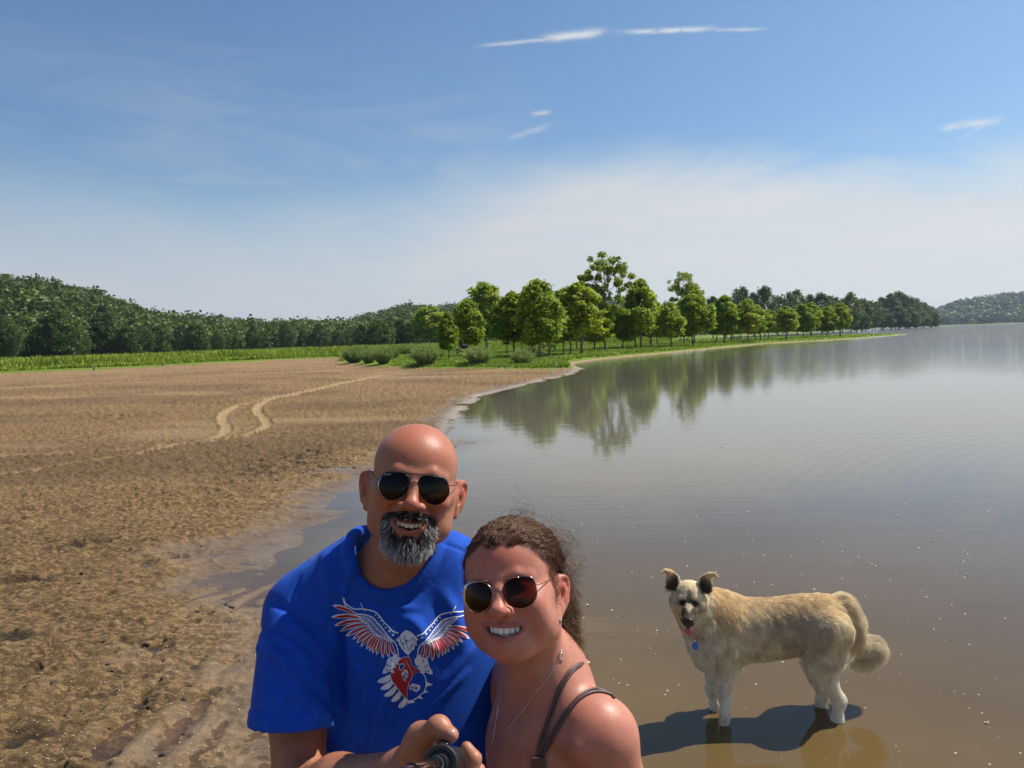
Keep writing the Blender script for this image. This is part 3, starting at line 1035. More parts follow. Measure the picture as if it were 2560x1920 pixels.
def build_backwoods():
    """bigger trees one can tell apart behind the grove and on the wooded point"""
    r = np.random.default_rng(321)
    kits = [kit('oak_tree', 60 + i, M_WOOD, h=20, w=[15, 13, 17, 14][i], z0=[2.0, 1.0, 2.5, 1.5][i], n=5200, leaf=0.75, nclump=85, shape=['ovoid', 'round', 'round', 'ovoid'][i]) for i in range(4)]
    used = {}
    # x, top y, distance, width px, group
    L = [(1540, 640, 300, 50), (1568, 640, 290, 52), (1600, 621, 280, 56), (1628, 632, 300, 50), (1652, 618, 290, 58), (1680, 640, 320, 48), (1702, 632, 300, 50), (1722, 626, 330, 54),
         (1750, 636, 340, 50), (1775, 633, 330, 54), (1800, 640, 350, 48), (1820, 645, 360, 44), (1838, 631, 350, 50), (1862, 646, 370, 50), (1884, 650, 400, 46),
         (1905, 642, 520, 42), (1925, 634, 510, 46), (1942, 630, 520, 50), (1960, 640, 515, 46), (1978, 644, 530, 44), (1996, 653, 540, 40), (2012, 662, 545, 34), (1890, 660, 500, 44), (1870, 662, 420, 46),
         (1935, 660, 505, 50), (1965, 664, 508, 46), (1990, 672, 525, 40), (1850, 668, 390, 50), (1908, 666, 500, 40)]
    L += [(812, 690, 200, 46), (836, 694, 205, 40), (866, 688, 215, 50), (893, 690, 212, 44), (1000, 668, 260, 60), (948, 680, 240, 60), (780, 700, 210, 40)]
    def rank(a, b, px): return ORD[sum(1 for q in L if a < q[0] < px and q[0] < b)]
    for i, (px, ty, dist, wpx) in enumerate(L):
        v = ray(px, 700); p = _O + v * dist
        x, y = p[0], p[1]
        z0 = gz(x, y)
        if z0 < 0.2: z0 = 0.3
        top = (_O + ray(px, ty) * dist)[2]
        hgt = max(6, top - z0)
        wid = wpx * _K / FOC * dist * 1.15
        ki = i % 4
        K = kits[ki]
        point = px > 1830
        if point: lab, g = 'dark broadleaf tree on the wooded point, %s from its left end' % rank(1830, 3000, px), 'trees on the wooded point'
        elif px > 1500: lab, g = 'large dark green tree behind the grove, %s counting from the left' % rank(1500, 1830, px), 'large trees behind the grove'
        else: lab, g = 'dark rounded tree at the field edge beside the grove, %s from the left' % rank(0, 1500, px), 'trees at the field edge beside the grove'
        e = place_tree(K, x, y, wid / K[3]['w'], hgt / 20, r.random() * 6.28, lab, 'tree', g, ki not in used)
        e.location.z = z0 - 0.1
        used[ki] = 1
    # front row of the wood along the field, left
    xs = np.linspace(-60, 800, 24) + r.normal(size=24) * 6
    for i, px in enumerate(xs):
        by = np.interp(px, [-60, 740, 800], [780, 746, 745])
        az = math.atan2(*(ray(px, 700)[:2]))
        d = np.interp(math.degrees(az), [-36, -20, -10, 0], [206, 270, 310, 350]) + r.normal() * 6
        p = _O + ray(px, 700) / ray(px, 700)[1] * d * math.cos(az)
        hh = r.uniform(6.5, 11.5) * (1.12 if px < 250 else .88); ki = i % 4; K = kits[ki]
        x, y = p[0], p[1]
        vis = xs > -20; rank = int((vis & (xs < px)).sum())
        lab = 'front row tree of the wood behind the field, %s from the left edge' % ORD[rank] if px > -20 else ['tree of the wood just outside the left edge of the view', 'tree of the wood next beyond the left edge of the view', 'another tree of the wood out of view at the left'][min(2, i)]
        place_tree(K, x, y, hh * 0.75 / K[3]['w'] * r.uniform(.85, 1.2), hh / 20, r.random() * 6.28,
                   lab, 'tree', 'front row trees of the wood behind the field', False)


build_backwoods()


def build_forest():
    """the wooded hills: a mass of crowns nobody could count"""
    r = np.random.default_rng(77)
    def make(ncard, size):
        out = []
        for k in range(6):
            cl = []
            for i in range(24):
                a = r.random() * 6.28; zt = r.random()
                rad = 0.42 * math.sqrt(1 - (zt * 0.9) ** 2) * r.random() ** 0.5
                cl.append((math.cos(a) * rad, math.sin(a) * rad, 0.3 + 0.6 * zt * (.8 + .06 * k), 0.11 + 0.07 * r.random()))
            out.append(crown_cloud(ncard, cl, size, r, inner=0.1))
        return out
    near_p, far_p = make(230, .108), make(80, .19)
    def scatter(name, N, az0, az1, rmin, rmax, size, keep, card=1.0, lab=None):
        az = np.radians(r.uniform(az0, az1, N)); rr = np.sqrt(r.uniform(rmin ** 2, rmax ** 2, N))
        x = np.sin(az) * rr; y = np.cos(az) * rr
        z = hill_height(x, y)
        m = keep(x, y, z, rr)
        x, y, z = x[m], y[m], z[m]
        Vs, Qs, Ts = [], [], []; off = 0
        for i in range(len(x)):
            V, Q, T = (far_p if rmin > 1200 else near_p)[i % 6]
            s = size * r.uniform(0.75, 1.25); w = s * r.uniform(0.9, 1.25)
            a = r.random() * 6.28; ca, sa = math.cos(a), math.sin(a)
            P = np.stack([(V[:, 0] * ca - V[:, 1] * sa) * w + x[i], (V[:, 0] * sa + V[:, 1] * ca) * w + y[i], V[:, 2] * s + z[i] - 0.12 * s], 1)
            Vs.append(P); Qs.append(Q + off); off += len(V)
            Ts.append(np.clip(T * 0.6 + r.uniform(-0.1, 0.5), 0, 1))
        
        o = mesh_obj(name, np.concatenate(Vs), np.concatenate(Qs), M_WOOD)
        add_attr(o, 'tint', np.concatenate(Ts))
        return tag(o, lab, 'forest', None, 'stuff')
    front = lambda x, y: np.interp(np.degrees(np.arctan2(x, y)), [-36, -20, -10, 0, 10, 24], [214, 278, 318, 358, 430, 540])
    scatter('forest', 7200, -42, 24, 205, 1050, 12.0, lambda x, y, z, rr: (rr > front(x, y) + 6) & (shore_dist(x, y) > 6) & (rr < np.interp(np.degrees(np.arctan2(x, y)), [-34, -15, -5, 10], [480, 560, 760, 1050])), lab='dense dark green forest covering the hills behind the field')
    scatter('forest', 2600, 26, 44, 1560, 2350, 22.0, lambda x, y, z, rr: (y > 1503) & (y < 1880) & (z > .2), lab='hazy bluish green forest on the far shore at the right edge')


build_forest()


# ------------------------------------------------------------------ grass
def blades(P, h, w, r, lean=0.25, curve=0.3):
    n = len(P)
    a = r.random(n) * 6.28
    d = np.stack([np.cos(a), np.sin(a), np.zeros(n)], 1)
    s = np.stack([-np.sin(a), np.cos(a), np.zeros(n)], 1)
    hh = np.asarray(h)[:, None] * np.ones((n, 1)); ww = np.asarray(w)[:, None] if np.ndim(w) else w
    up = np.array([0, 0, 1.0])
    ln = lean * r.random((n, 1))
    mid = P + up * hh * 0.55 + d * hh * ln * 0.4
    top = P + up * hh * (1 - 0.2 * ln) + d * hh * (ln + curve * ln)
    V = np.stack([P - s * ww / 2, P + s * ww / 2, mid + s * ww * 0.45, mid - s * ww * 0.45, top + s * ww * 0.08, top - s * ww * 0.08], 1).reshape(-1, 3)
    b = np.arange(n)[:, None] * 6
    Q = np.concatenate([b + np.array([[0, 1, 2, 3]]), b + np.array([[3, 2, 4, 5]])])
    return V, Q


M_GRASS = leaf_mat('grass_blades', (0.120, 0.200, 0.016), (0.280, 0.350, 0.045), 0.3)


def build_grass():
    r = np.random.default_rng(5)
    # belt of tall field grass behind the beach; its near edge follows the beach
    e = np.array(lawn_edge[9:14] + [lawn_edge[14]])
    N = 48000
    # polar band
    az = np.radians(r.uniform(-41, 12, N * 2))
    e_az = np.degrees(np.arctan2([p[0] for p in lawn_edge[8:15]], [p[1] for p in lawn_edge[8:15]]))[::-1]
    e_r = np.hypot([p[0] for p in lawn_edge[8:15]], [p[1] for p in lawn_edge[8:15]])[::-1]
    azd = np.degrees(az)
    r0 = np.interp(azd, e_az, e_r)
    r0 = np.where(azd > -12.4, np.interp(azd, [-12.4, -5, 3, 12], [98, 112, 125, 150]), r0 + 3.0)
    rr = 1 / (1 / r0 - r.random(N * 2) ** 1.3 * (1 / r0 - 1 / (r0 + 150)))
    x = np.sin(az) * rr; y = np.cos(az) * rr
    s = shore_dist(x, y); ok = (s > 6) & inside(x, y, lawn_poly) & (hill_height(x, y) < 0.5)
    x, y, rr, r0 = x[ok], y[ok], rr[ok], r0[ok]
    edge = smooth01((rr - r0) / 4.0)
    hgt = (0.55 + 0.5 * r.random(len(x)) + 0.35 * vnoise(x / 3.0, y / 3.0, seed=7)) * (0.35 + 0.65 * edge) * 1.15
    z = ground_z(x, y)[0]
    V, Q = blades(np.stack([x, y, z], 1), np.maximum(hgt, 0.15), 0.06 + 0.13 * r.random(len(x)) + rr * 0.0006, r, 0.35)
    o = mesh_obj('field_grass', V, Q, M_GRASS)
    tn = np.clip(0.5 + 0.35 * vnoise(x / 6, y / 2, seed=8) + 0.25 * r.normal(size=len(x)), 0, 1)
    add_attr(o, 'tint', np.repeat(tn, 6))
    tag(o, 'tall bright green grass in a belt between the beach and the wood', 'grass', None, 'stuff')
    # short lawn grass and the fringe on the bank
    N = 150000
    az = np.radians(r.uniform(-9, 30, N)); rr = 1 / r.uniform(1 / 190, 1 / 44, N)
    x = np.sin(az) * rr; y = np.cos(az) * rr
    s = shore_dist(x, y)
    ok = inside(x, y, lawn_poly) & (s > 0.95 + 0.5 * vnoise(x * 0.8, y * 0.8, seed=3))
    x, y, rr, s = x[ok], y[ok], rr[ok], s[ok]
    z = ground_z(x, y)[0]
    fr = np.exp(-((s - 1.6) / 1.0) ** 2)
    hgt = (0.07 + 0.10 * r.random(len(x))) * (1 + 1.6 * fr)
    V, Q = blades(np.stack([x, y, z], 1), hgt, 0.03 + 0.05 * r.random(len(x)) + rr * 0.0003, r, 0.6)
    o = mesh_obj('lawn_grass', V, Q, M_GRASS)
    tn = np.clip(0.35 + 0.3 * vnoise(x / 5, y / 5, seed=9) + 0.2 * r.normal(size=len(x)), 0, 1)
    add_attr(o, 'tint', np.repeat(tn, 6))
    tag(o, 'short green lawn grass under the trees and along the bank', 'grass', None, 'stuff')


build_grass()

# ------------------------------------------------------------------ willow bushes at the edge of the beach
M_WILLOW = leaf_mat('willow_leaves', (0.150, 0.220, 0.065), (0.380, 0.460, 0.190), 0.38)


def build_bushes():
    r = np.random.default_rng(8)
    protos = []
    for k in range(4):
        n = 330
        a = r.random(n) * 6.28; q = r.random(n) ** 0.6
        Vs = []; tw = MB(); lv = []
        for i in range(n):
            tilt = 0.08 + 0.75 * q[i]
            L = (1.15 - 0.35 * q[i]) * r.uniform(0.75, 1.1)
            d = np.array([math.cos(a[i]) * math.sin(tilt), math.sin(a[i]) * math.sin(tilt), math.cos(tilt)])
            b = np.array([math.cos(a[i]), math.sin(a[i]), 0]) * 0.28 * q[i]
            p1 = b + d * L * 0.5; p2 = b + d * L + np.array([0, 0, -0.04]) + d * np.array([1, 1, 0]) * 0.05
            tw.tube([b, p1, p2], [0.007, 0.005, 0.002], 3, False)
            m = 26
            tt = r.uniform(0.12, 1.02, m)[:, None]
            C = b + (p2 - b) * tt + r.normal(size=(m, 3)) * 0.022
            lv.append((C, np.tile(d, (m, 1))))
        C = np.concatenate([c for c, _ in lv]); Dd = np.concatenate([d for _, d in lv])
        ax = Dd + r.normal(size=C.shape) * 0.45 + np.array([0, 0, 0.25]); ax /= np.linalg.norm(ax, axis=1)[:, None]
        sd = np.cross(ax, r.normal(size=C.shape)); sd /= np.linalg.norm(sd, axis=1)[:, None]
        L = 0.10 + 0.05 * r.random((len(C), 1)); w = 0.020
        P = np.stack([C, C + ax * L * 0.5 + sd * w * 0.6, C + ax * L, C + ax * L * 0.5 - sd * w * 0.6], 1).reshape(-1, 3)
        Q = np.arange(len(P)).reshape(-1, 4)
        protos.append((P, Q, np.repeat(np.clip(0.5 + 0.3 * r.normal(size=len(C)), 0, 1), 4), tw))
    L = [(765, 784, 754, 62, 'leftmost willow bush at the corner of the sandy beach'),
         (797, 785, 757, 46, 'willow bush joined to the right side of the leftmost one'),
         (828, 786, 752, 56, 'compact rounded willow bush standing alone on the sand edge'),
         (846, 775, 752, 44, 'willow bush half hidden behind the compact rounded one'),
         (872, 766, 747, 34, 'small dark willow bush at the back near the field'),
         (893, 768, 746, 36, 'small willow bush behind the widest one'),
         (920, 788, 750, 76, 'widest willow bush on the beach edge with dark gaps at its foot'),
         (945, 774, 750, 40, 'grey green willow bush just behind the widest one'),
         (1035, 786, 753, 78, 'loose feathery willow bush right of the picnic tables'),
         (1130, 787, 757, 62, 'spiky willow bush nearest the water on the beach edge')]
    first = {}
    for i, (px, by, ty, w, lab) in enumerate(L):
        p = hit(px, by); d = (p - _O) @ _F
        k = i % 4
        if k not in first:
            P, Q, tn, tw = protos[k]
            e = empty('willow_bush')
            f = mesh_obj('foliage', P, Q, M_WILLOW, e); add_attr(f, 'tint', tn)
            s = tw.build('stems', M_BARK, e)
            first[k] = (e, f, s)
        else:
            e0, f0, s0 = first[k]
            e = e0.copy(); COL.objects.link(e)
            for o in (f0, s0):
                o2 = o.copy(); COL.objects.link(o2); o2.parent = e
        sc_h = (by - ty) * _K / FOC * d / 1.1 * 1.22
        sc_w = w * _K / FOC * d / 1.55 * .80
        e.location = (p[0], p[1], gz(p[0], p[1]) - 0.03)
        e.scale = (sc_w, sc_w, sc_h)
        e.rotation_euler = (0, 0, r.random() * 6.28)
        tag(e, lab, 'bush', 'willow bushes along the beach edge')


build_bushes()

# ------------------------------------------------------------------ picnic tables and grills
M_TIMBER = simple_mat('weathered_timber', (0.20, 0.165, 0.125), 0.85, noise=0.35, scale=6, bump=0.4)
M_IRON = simple_mat('grill_iron', (0.02, 0.02, 0.02), 0.6)
M_TARP = simple_mat('dark_cloth', (0.02, 0.016, 0.014), 0.8)


def build_picnic():
    r = np.random.default_rng(12)
    root = empty('picnic_table')
    def plank(nm, c, s, rot=None):
        mb = MB(); mb.box(c, s, rot); return mb.build(nm, M_TIMBER, root)
    for i in range(5): plank('tabletop_plank', (0, -0.32 + 0.16 * i, 0.75), (1.85, 0.145, 0.04))
    for sy in (-1, 1):
        for j in (0, 1): plank('seat_plank', (0, sy * (0.66 + 0.13 * j), 0.44), (1.85, 0.12, 0.04))
    for sx in (-1, 1):
        for sy in (-1, 1):
            plank('leg', (sx * 0.68, sy * 0.42, 0.36), (0.045, 0.10, 0.86), Euler((sy * 0.48, 0, 0)))
        plank('crossbeam', (sx * 0.635, 0, 0.385), (0.04, 1.6, 0.09))
        plank('brace', (sx * 0.4, 0, 0.56), (0.62, 0.045, 0.09), Euler((0, sx * -0.62, 0)))
    spots = [(905, 773, 0.5, 'picnic table beside the widest willow bush, partly hidden'), (1004, 770, 0.2, 'picnic table with a dark bundle on it behind the feathery willow bush'),
             (1150, 772, 1.0, 'picnic table half hidden by the spiky willow bush'), (1182, 757, 0.3, 'picnic table under the twin trunked sycamore'),
             (1478, 740, 0.1, 'picnic table under the broad light green sycamore'), (1590, 736, 0.4, 'picnic table among the middle grove trunks')]
    for i, (px, by, rz, lab) in enumerate(spots):
        if i == 0: e = root
        else:
            e = root.copy(); COL.objects.link(e)
            for c in [o for o in root.children]:
                c2 = c.copy(); COL.objects.link(c2); c2.parent = e
        p = hit(px, by)
        e.location = (p[0], p[1], gz(p[0], p[1])); e.rotation_euler = (0, 0, rz)
        tag(e, lab, 'picnic table', 'picnic tables under the grove')
        if i == 1:
            f = Field(np.arange(-0.5, 0.5, 0.03), np.arange(-0.4, 0.4, 0.03), np.arange(-0.05, 1.0, 0.03))
            f.ell((0, 0, 0.16), (0.34, 0.24, 0.2), 0.02); f.ell((-0.1, 0, 0.4), (0.14, 0.13, 0.33), 0.08); f.ell((0.22, 0.02, 0.2), (0.2, 0.18, 0.2), 0.05)
            P, Q = f.mesh(); P = relax(P, Q, 2)
            b = mesh_obj('bundle', P, Q, M_TARP, smooth=True)
            b.location = (p[0] - 0.1, p[1], gz(p[0], p[1]) + 0.77)
            tag(b, 'dark upright bundle standing on the picnic table behind the feathery bush', 'bag')
    gr = empty('park_grill')
    mb = MB(); mb.tube([(0, 0, -0.1), (0, 0, 0.85)], 0.035, 10); mb.build('post', M_IRON, gr)
    mb = MB()
    mb.box((0, 0, 0.88), (0.55, 0.40, 0.015)); mb.box((0, 0.2, 0.98), (0.55, 0.012, 0.22)); mb.box((-0.27, 0, 0.98), (0.012, 0.40, 0.22)); mb.box((0.27, 0, 0.98), (0.012, 0.40, 0.22))
    mb.build('firebox', M_IRON, gr)
    mb = MB()
    for k in range(9): mb.tube([(-0.26, -0.18 + k * 0.045, 1.06), (0.26, -0.18 + k * 0.045, 1.06)], 0.007, 5)
    mb.tube([(0.27, -0.1, 1.06), (0.42, -0.1, 1.06)], 0.012, 6)
    mb.build('grate', M_IRON, gr)
    for i, (px, by, lab) in enumerate([(1095, 764, 'black pedestal grill on the lawn right of the feathery willow bush'), (1285, 753, 'black pedestal grill left of the tallest tree'), (1404, 743, 'small black pedestal grill far back between the trunks')]):
        if i == 0: e = gr
        else:
            e = gr.copy(); COL.objects.link(e)
            for c in gr.children:
                c2 = c.copy(); COL.objects.link(c2); c2.parent = e
        p = hit(px, by)
        e.location = (p[0], p[1], gz(p[0], p[1])); e.scale = (1.25, 1.25, 1.1)
        tag(e, lab, 'grill', 'pedestal grills on the lawn')


build_picnic()
# ================================================================== DOG
def PYc(px, py, Y):
    v = ray(px, py)
    return _O + v * (Y / v[1])


def DZ(X, Y, yp=3.74):
    return PYc((1600 + X / 3.352) / _K, (1400 + Y / 3.352) / _K, yp)


def frame(fwd, up=(0, 0, 1), roll=0.0):
    """columns: right, back, up, for a head whose face looks along fwd"""
    f = np.array(fwd, float); f /= np.linalg.norm(f)
    u = np.array(up, float); u = u - f * (u @ f); u /= np.linalg.norm(u)
    r = np.cross(-f, u) * -1.0
    r = np.cross(f, u)
    # image right for someone facing the head is minus the head's own ... keep picture sense
    r = -r
    c, s = math.cos(roll), math.sin(roll)
    r2 = r * c + u * s; u2 = -r * s + u * c
    return np.stack([r2, -f, u2], 1)


def sample_surface(P, Q, n, r, wfun=None):
    tri = np.concatenate([Q[:, [0, 1, 2]], Q[:, [0, 2, 3]]])
    a, b, c = P[tri[:, 0]], P[tri[:, 1]], P[tri[:, 2]]
    cr = np.cross(b - a, c - a); ar = np.linalg.norm(cr, axis=1)
    w = ar.copy()
    if wfun is not None: w = w * wfun((a + b + c) / 3)
    k = r.choice(len(tri), n, p=w / w.sum())
    u = r.random(n); v = r.random(n); m = u + v > 1; u[m] = 1 - u[m]; v[m] = 1 - v[m]
    pt = a[k] + (b - a)[k] * u[:, None] + (c - a)[k] * v[:, None]
    return pt, tri[k], np.stack([1 - u - v, u, v], 1)


def build_dog():
    r = np.random.default_rng(44)
    root = empty('dog', (1.27, 3.75, 0))
    hc = DZ(408, 345, 3.56)                      # between the eyes
    fw = np.array([-0.20, -0.97, 0.02])
    R = frame(fw, roll=math.radians(-3))
    HS = 1.17
    L = lambda x, y, z: hc + R @ (np.array([x, y, z]) * HS)
    f = Field(vgrid([(0.66, .0045), (1.14, .008), (1.92, None)]), vgrid([(3.34, .0045), (3.66, .008), (4.02, None)]), vgrid([(-0.08, .008), (0.5, .005), (0.90, None)]))
    # trunk
    def C(X, Y, yp, rad, k=0.07): f.ell(DZ(X, Y, yp), rad, k)
    spine = [(640, 560, 3.74), (780, 580, 3.75), (1000, 585, 3.76), (1220, 560, 3.76), (1400, 520, 3.76), (1560, 520, 3.76)]
    rads = [(.105, .090, .170), (.13, .100, .172), (.14, .10, .160), (.13, .095, .148), (.12, .095, .138), (.092, .095, .135)]
    for (X, Y, yp), rd in zip(spine, rads): C(X, Y, yp, rd)
    C(550, 720, 3.70, (.072, .075, .115))
    C(690, 780, 3.73, (.085, .085, .085))
    # neck, rising to the turned head
    f.cap(DZ(660, 480, 3.73), L(0.01, 0.10, -0.015), .115, .078, .06)
    f.cap(DZ(540, 640, 3.68), L(0.0, 0.07, -0.05), .088, .070, .06)
    # front legs
    for (pts, yo) in (([(735, 720), (735, 900), (705, 1130), (712, 1290), (705, 1345)], 3.68), ([(660, 740), (620, 940), (600, 1080), (628, 1200), (628, 1245)], 3.83)):
        W3 = [DZ(x, y, yo) for x, y in pts]
        W3[-1][2] = -0.03
        f.chain(W3, [.062, .042, .027, .0215, .023], .03)
        f.ell(W3[-1] + np.array([-.018, -.012, -0.012]), (.036, .028, .022), .015)
    # hind legs: haunch, stifle forward, hock back, upright cannon
    for (pts, yo) in (([(1590, 600), (1530, 860), (1560, 1000), (1670, 1175), (1655, 1330), (1645, 1362)], 3.675), ([(1560, 640), (1490, 860), (1500, 980), (1535, 1100), (1515, 1190), (1510, 1225)], 3.83)):
        W3 = [DZ(x, y, yo) for x, y in pts]
        W3[-1][2] = -0.03
        f.chain(W3, [.105, .078, .045, .026, .020, .023], .04)
        f.ell(W3[-1] + np.array([-.02, -.010, -0.012]), (.036, .027, .022), .015)
    # croup tufts and tail
    tail = [(1560, 400), (1680, 400), (1765, 490), (1790, 600), (1840, 690), (1930, 720), (1960, 790), (1890, 850), (1810, 880)]
    T3 = [DZ(x, y, 3.76 + 0.015 * i) for i, (x, y) in enumerate(tail)]
    T3s = catmull(T3, 4)
    tr = np.interp(np.linspace(0, 1, len(T3s)), [0, .15, .4, .6, .75, .9, 1], [.048, .042, .030, .028, .032, .024, .008])
    f.chain(list(T3s), list(tr), .02)
    # head: skull, cheeks, muzzle, brows, jaw
    f.ell(L(0, .055, .012), (.070, .080, .062), .02)
    f.ell(L(.042, .045, -.020), (.036, .050, .040), .02); f.ell(L(-.042, .045, -.020), (.036, .050, .040), .02)
    f.cap(L(0, -.010, -.030), L(0, -.088, -.052), .037, .024, .018)
    f.ell(L(0, -.080, -.050), (.027, .026, .022), .012)
    f.cap(L(0, -.002, -.055), L(0, -.062, -.082), .026, .016, .010)
    f.ell(L(.026, .002, .014), (.018, .016, .012), .012); f.ell(L(-.026, .002, .014), (.018, .016, .012), .012)
    f.ell(L(0, -.008, .018), (.010, .02, .03), .01, 'sub')
    # open mouth
    f.cap(L(.024, -.020, -.071), L(.004, -.083, -.0775), .005, .006, .004, 'sub'); f.cap(L(-.024, -.020, -.071), L(-.004, -.083, -.0775), .005, .006, .004, 'sub')
    for sx in (-1, 1):
        f.ell(L(sx * .030, -.012, -.001), (.009, .008, .008), .004, 'sub')
    # ears: upright, tips folding outwards
    for sx in (-1, 1):
        b = L(sx * .055, .052, .036); m = L(sx * .082, .042, .102); tip = L(sx * .098, .026, .112); tp2 = L(sx * .116, .012, .104)
        Re = np.stack([R @ np.array([.93, -.30 * sx, 0]), R @ np.array([.30 * sx, .93, 0]), R @ np.array([.22 * sx, 0, .97])], 1)
        f.ell(b * .68 + m * .32, (.035, .012, .040), .012, rot=Re)
        f.ell(b * .40 + m * .60, (.025, .010, .036), .010, rot=Re)
        f.cap(b * .25 + m * .75, m, .015, .012, .010)
        f.cap(m, tip, .013, .009, .010); f.cap(tip, tp2, .009, .005, .006)
        f.ell(b * .66 + m * .34 + R @ np.array([-.002 * sx, -.013, .002]), (.024, .010, .034), .006, 'sub', rot=Re)
        f.ell(b * .40 + m * .60 + R @ np.array([-.002 * sx, -.012, .000]), (.015, .009, .028), .006, 'sub', rot=Re)
    P, Q = f.mesh()
    P = relax(P, Q, 2, .4)
    N = vnormals(P, Q)

    def local(P): return (P - hc) @ R / HS

    def region(P):
        l = local(P)
        head = smooth01((0.125 - np.sqrt(l[:, 0] ** 2 + (l[:, 1] * .8) ** 2 + (l[:, 2] + .005) ** 2)) / .03)
        z = P[:, 2]
        dT = np.min(np.stack([np.linalg.norm(P - t, axis=1) for t in T3s[3:]]), 0)
        tl = smooth01((0.075 - dT) / 0.02)
        leg = smooth01((0.34 - z) / 0.08)
        return l, head, tl, leg

    def coat(P, rnd=0.0):
        l, head, tl, leg = region(P)
        z = P[:, 2]
        nz = vnoise(P[:, 0] * 22, P[:, 1] * 22, P[:, 2] * 22, seed=3)
        nb = fbm(P[:, 0] * 7, P[:, 1] * 7, P[:, 2] * 7, 2, seed=4)
        cream = np.array([.84, .70, .48]); tan = np.array([.74, .50, .24]); white = np.array([.86, .77, .62]); grey = np.array([.40, .32, .23])
        c = np.tile(cream, (len(P), 1))
        k = smooth01((z - 0.48 + .05 * nb) / .12) * (1 - head)
        c = c * (1 - k[:, None] * .6) + tan * k[:, None] * .6
        # shade on the flank, painted into the coat as a grey patch
        flank_shade = np.exp(-(((P[:, 0] - 1.37) / .15) ** 2 + ((z - .47) / .085) ** 2)) * (0.75 + .4 * nb)
        c = c * (1 - np.clip(flank_shade, 0, .42)[:, None]) + grey * np.clip(flank_shade, 0, .42)[:, None]
        k = np.maximum(leg, smooth01((1.02 - P[:, 0]) / .1) * smooth01((.62 - z) / .2))[:, None]
        c = c * (1 - k) + white * k
        c = c * (1 - tl[:, None] * .6) + np.array([.78, .65, .46]) * tl[:, None] * .6
        c = c * (1 - head[:, None]) + np.array([.86, .71, .48]) * head[:, None]
        # mask: muzzle, eye surrounds, inner ears
        ax = np.abs(l[:, 0])
        mask = smooth01((-.012 - l[:, 1]) / .035) * smooth01((-.012 - l[:, 2] + ax * 0.8) / .018) * smooth01((.050 - ax) / .012)
        eye = np.minimum(1, 1.5 * np.exp(-(((ax - .023) / .016) ** 2 + ((l[:, 2] + .005 + (ax - .026) * .4) / .013) ** 2))) * (l[:, 1] < .03)
        ear = (l[:, 2] > .026) & (ax > .048 - .3 * np.clip(l[:, 2] - .03, 0, .03)) & (l[:, 1] > -.005) & (ax < .105) & (l[:, 1] < .048) & (l[:, 2] < .110)
        bridge = np.exp(-((ax / .006) ** 2)) * smooth01((.05 - l[:, 2]) / .02) * (l[:, 1] < 0) * .4
        mk = np.clip(np.maximum(np.maximum(mask * .92, eye), np.maximum(ear * .93, bridge)), 0, .96)[:, None] * head[:, None] ** 0.3
        c = c * (1 - mk) + np.array([.035, .026, .020]) * mk
        return np.clip(c * (1 + .13 * nz[:, None]), 0.01, .85)

    m, t, out = material('dog_skin')
    b = pbsdf(t, out, Base_Color=t.mix(1.0, attr(t, 'Col', True), (0.72, 0.70, 0.68), 'MULTIPLY'), Roughness=0.8)
    b.inputs['Specular IOR Level'].default_value = 0.15
    loc = np.array([1.27, 3.75, 0])
    body = mesh_obj('body', P - loc, Q, m, root, smooth=True)
    add_attr(body, 'Col', coat(P), 'FLOAT_COLOR')
    # fur
    m, t, out = material('dog_fur')
    col = attr(t, 'Col', True)
    b = pbsdf(t, None, Base_Color=col, Roughness=0.55); b.inputs['Specular IOR Level'].default_value = 0.25
    tl_ = t.add('ShaderNodeBsdfTranslucent'); t.link(col, tl_.inputs[0])
    mx = t.add('ShaderNodeMixShader'); mx.inputs[0].default_value = 0.3
    t.link(b.outputs[0], mx.inputs[1]); t.link(tl_.outputs[0], mx.inputs[2]); t.link(mx.outputs[0], out.inputs[0])
    n = 95000
    pt, tri, bc = sample_surface(P, Q, n, r, lambda c: 1 + 1.2 * (local(c)[:, 1] < .09) * (np.linalg.norm(local(c), axis=1) < .13))
    nn = (N[tri] * bc[:, :, None]).sum(1); nn /= np.linalg.norm(nn, axis=1)[:, None]
    l, head, tl, leg = region(pt)
    earw = ((l[:, 2] > .050) & (np.abs(l[:, 0]) > .035) & (np.linalg.norm(l, axis=1) < .20) & (l[:, 1] < .085)).astype(float)
    keep = ~((np.abs(l[:, 0]) < .022) & (l[:, 1] < -.072) & (l[:, 2] > -.062) & (l[:, 2] < -.03)) & (pt[:, 2] > 0.0)
    pt, nn, l, head, tl, leg, earw = pt[keep], nn[keep], l[keep], head[keep], tl[keep], leg[keep], earw[keep]
    n = len(pt)
    # flow: backwards and down on the trunk, down the legs, out from the face, along the tail
    flow = np.tile(np.array([.85, 0, -.75]), (n, 1)) + np.array([0, 0, -.5]) * smooth01((.55 - pt[:, 2]) / .2)[:, None]
    flow = flow * (1 - leg[:, None]) + np.array([.15, 0, -1]) * leg[:, None]
    chest = smooth01((1.10 - pt[:, 0]) / .08) * (1 - head)
    flow = flow * (1 - chest[:, None]) + np.array([.25, -.1, -1]) * chest[:, None]
    tt = np.argmin(np.stack([np.linalg.norm(pt - q, axis=1) for q in T3s]), 0)
    tg = np.gradient(T3s, axis=0); tg /= np.linalg.norm(tg, axis=1)[:, None]
    flow = flow * (1 - tl[:, None]) + tg[tt] * tl[:, None]
    hf = np.stack([l[:, 0] * 6, np.full(n, .8), l[:, 2] * 5], 1) @ R.T
    flow = flow * (1 - head[:, None]) + hf * head[:, None]
    clump = np.stack([vnoise(pt[:, 0] * 38, pt[:, 1] * 38, pt[:, 2] * 30, seed=s) for s in (1, 2, 3)], 1)
    flow = flow + clump * .42 + r.normal(size=(n, 3)) * .12
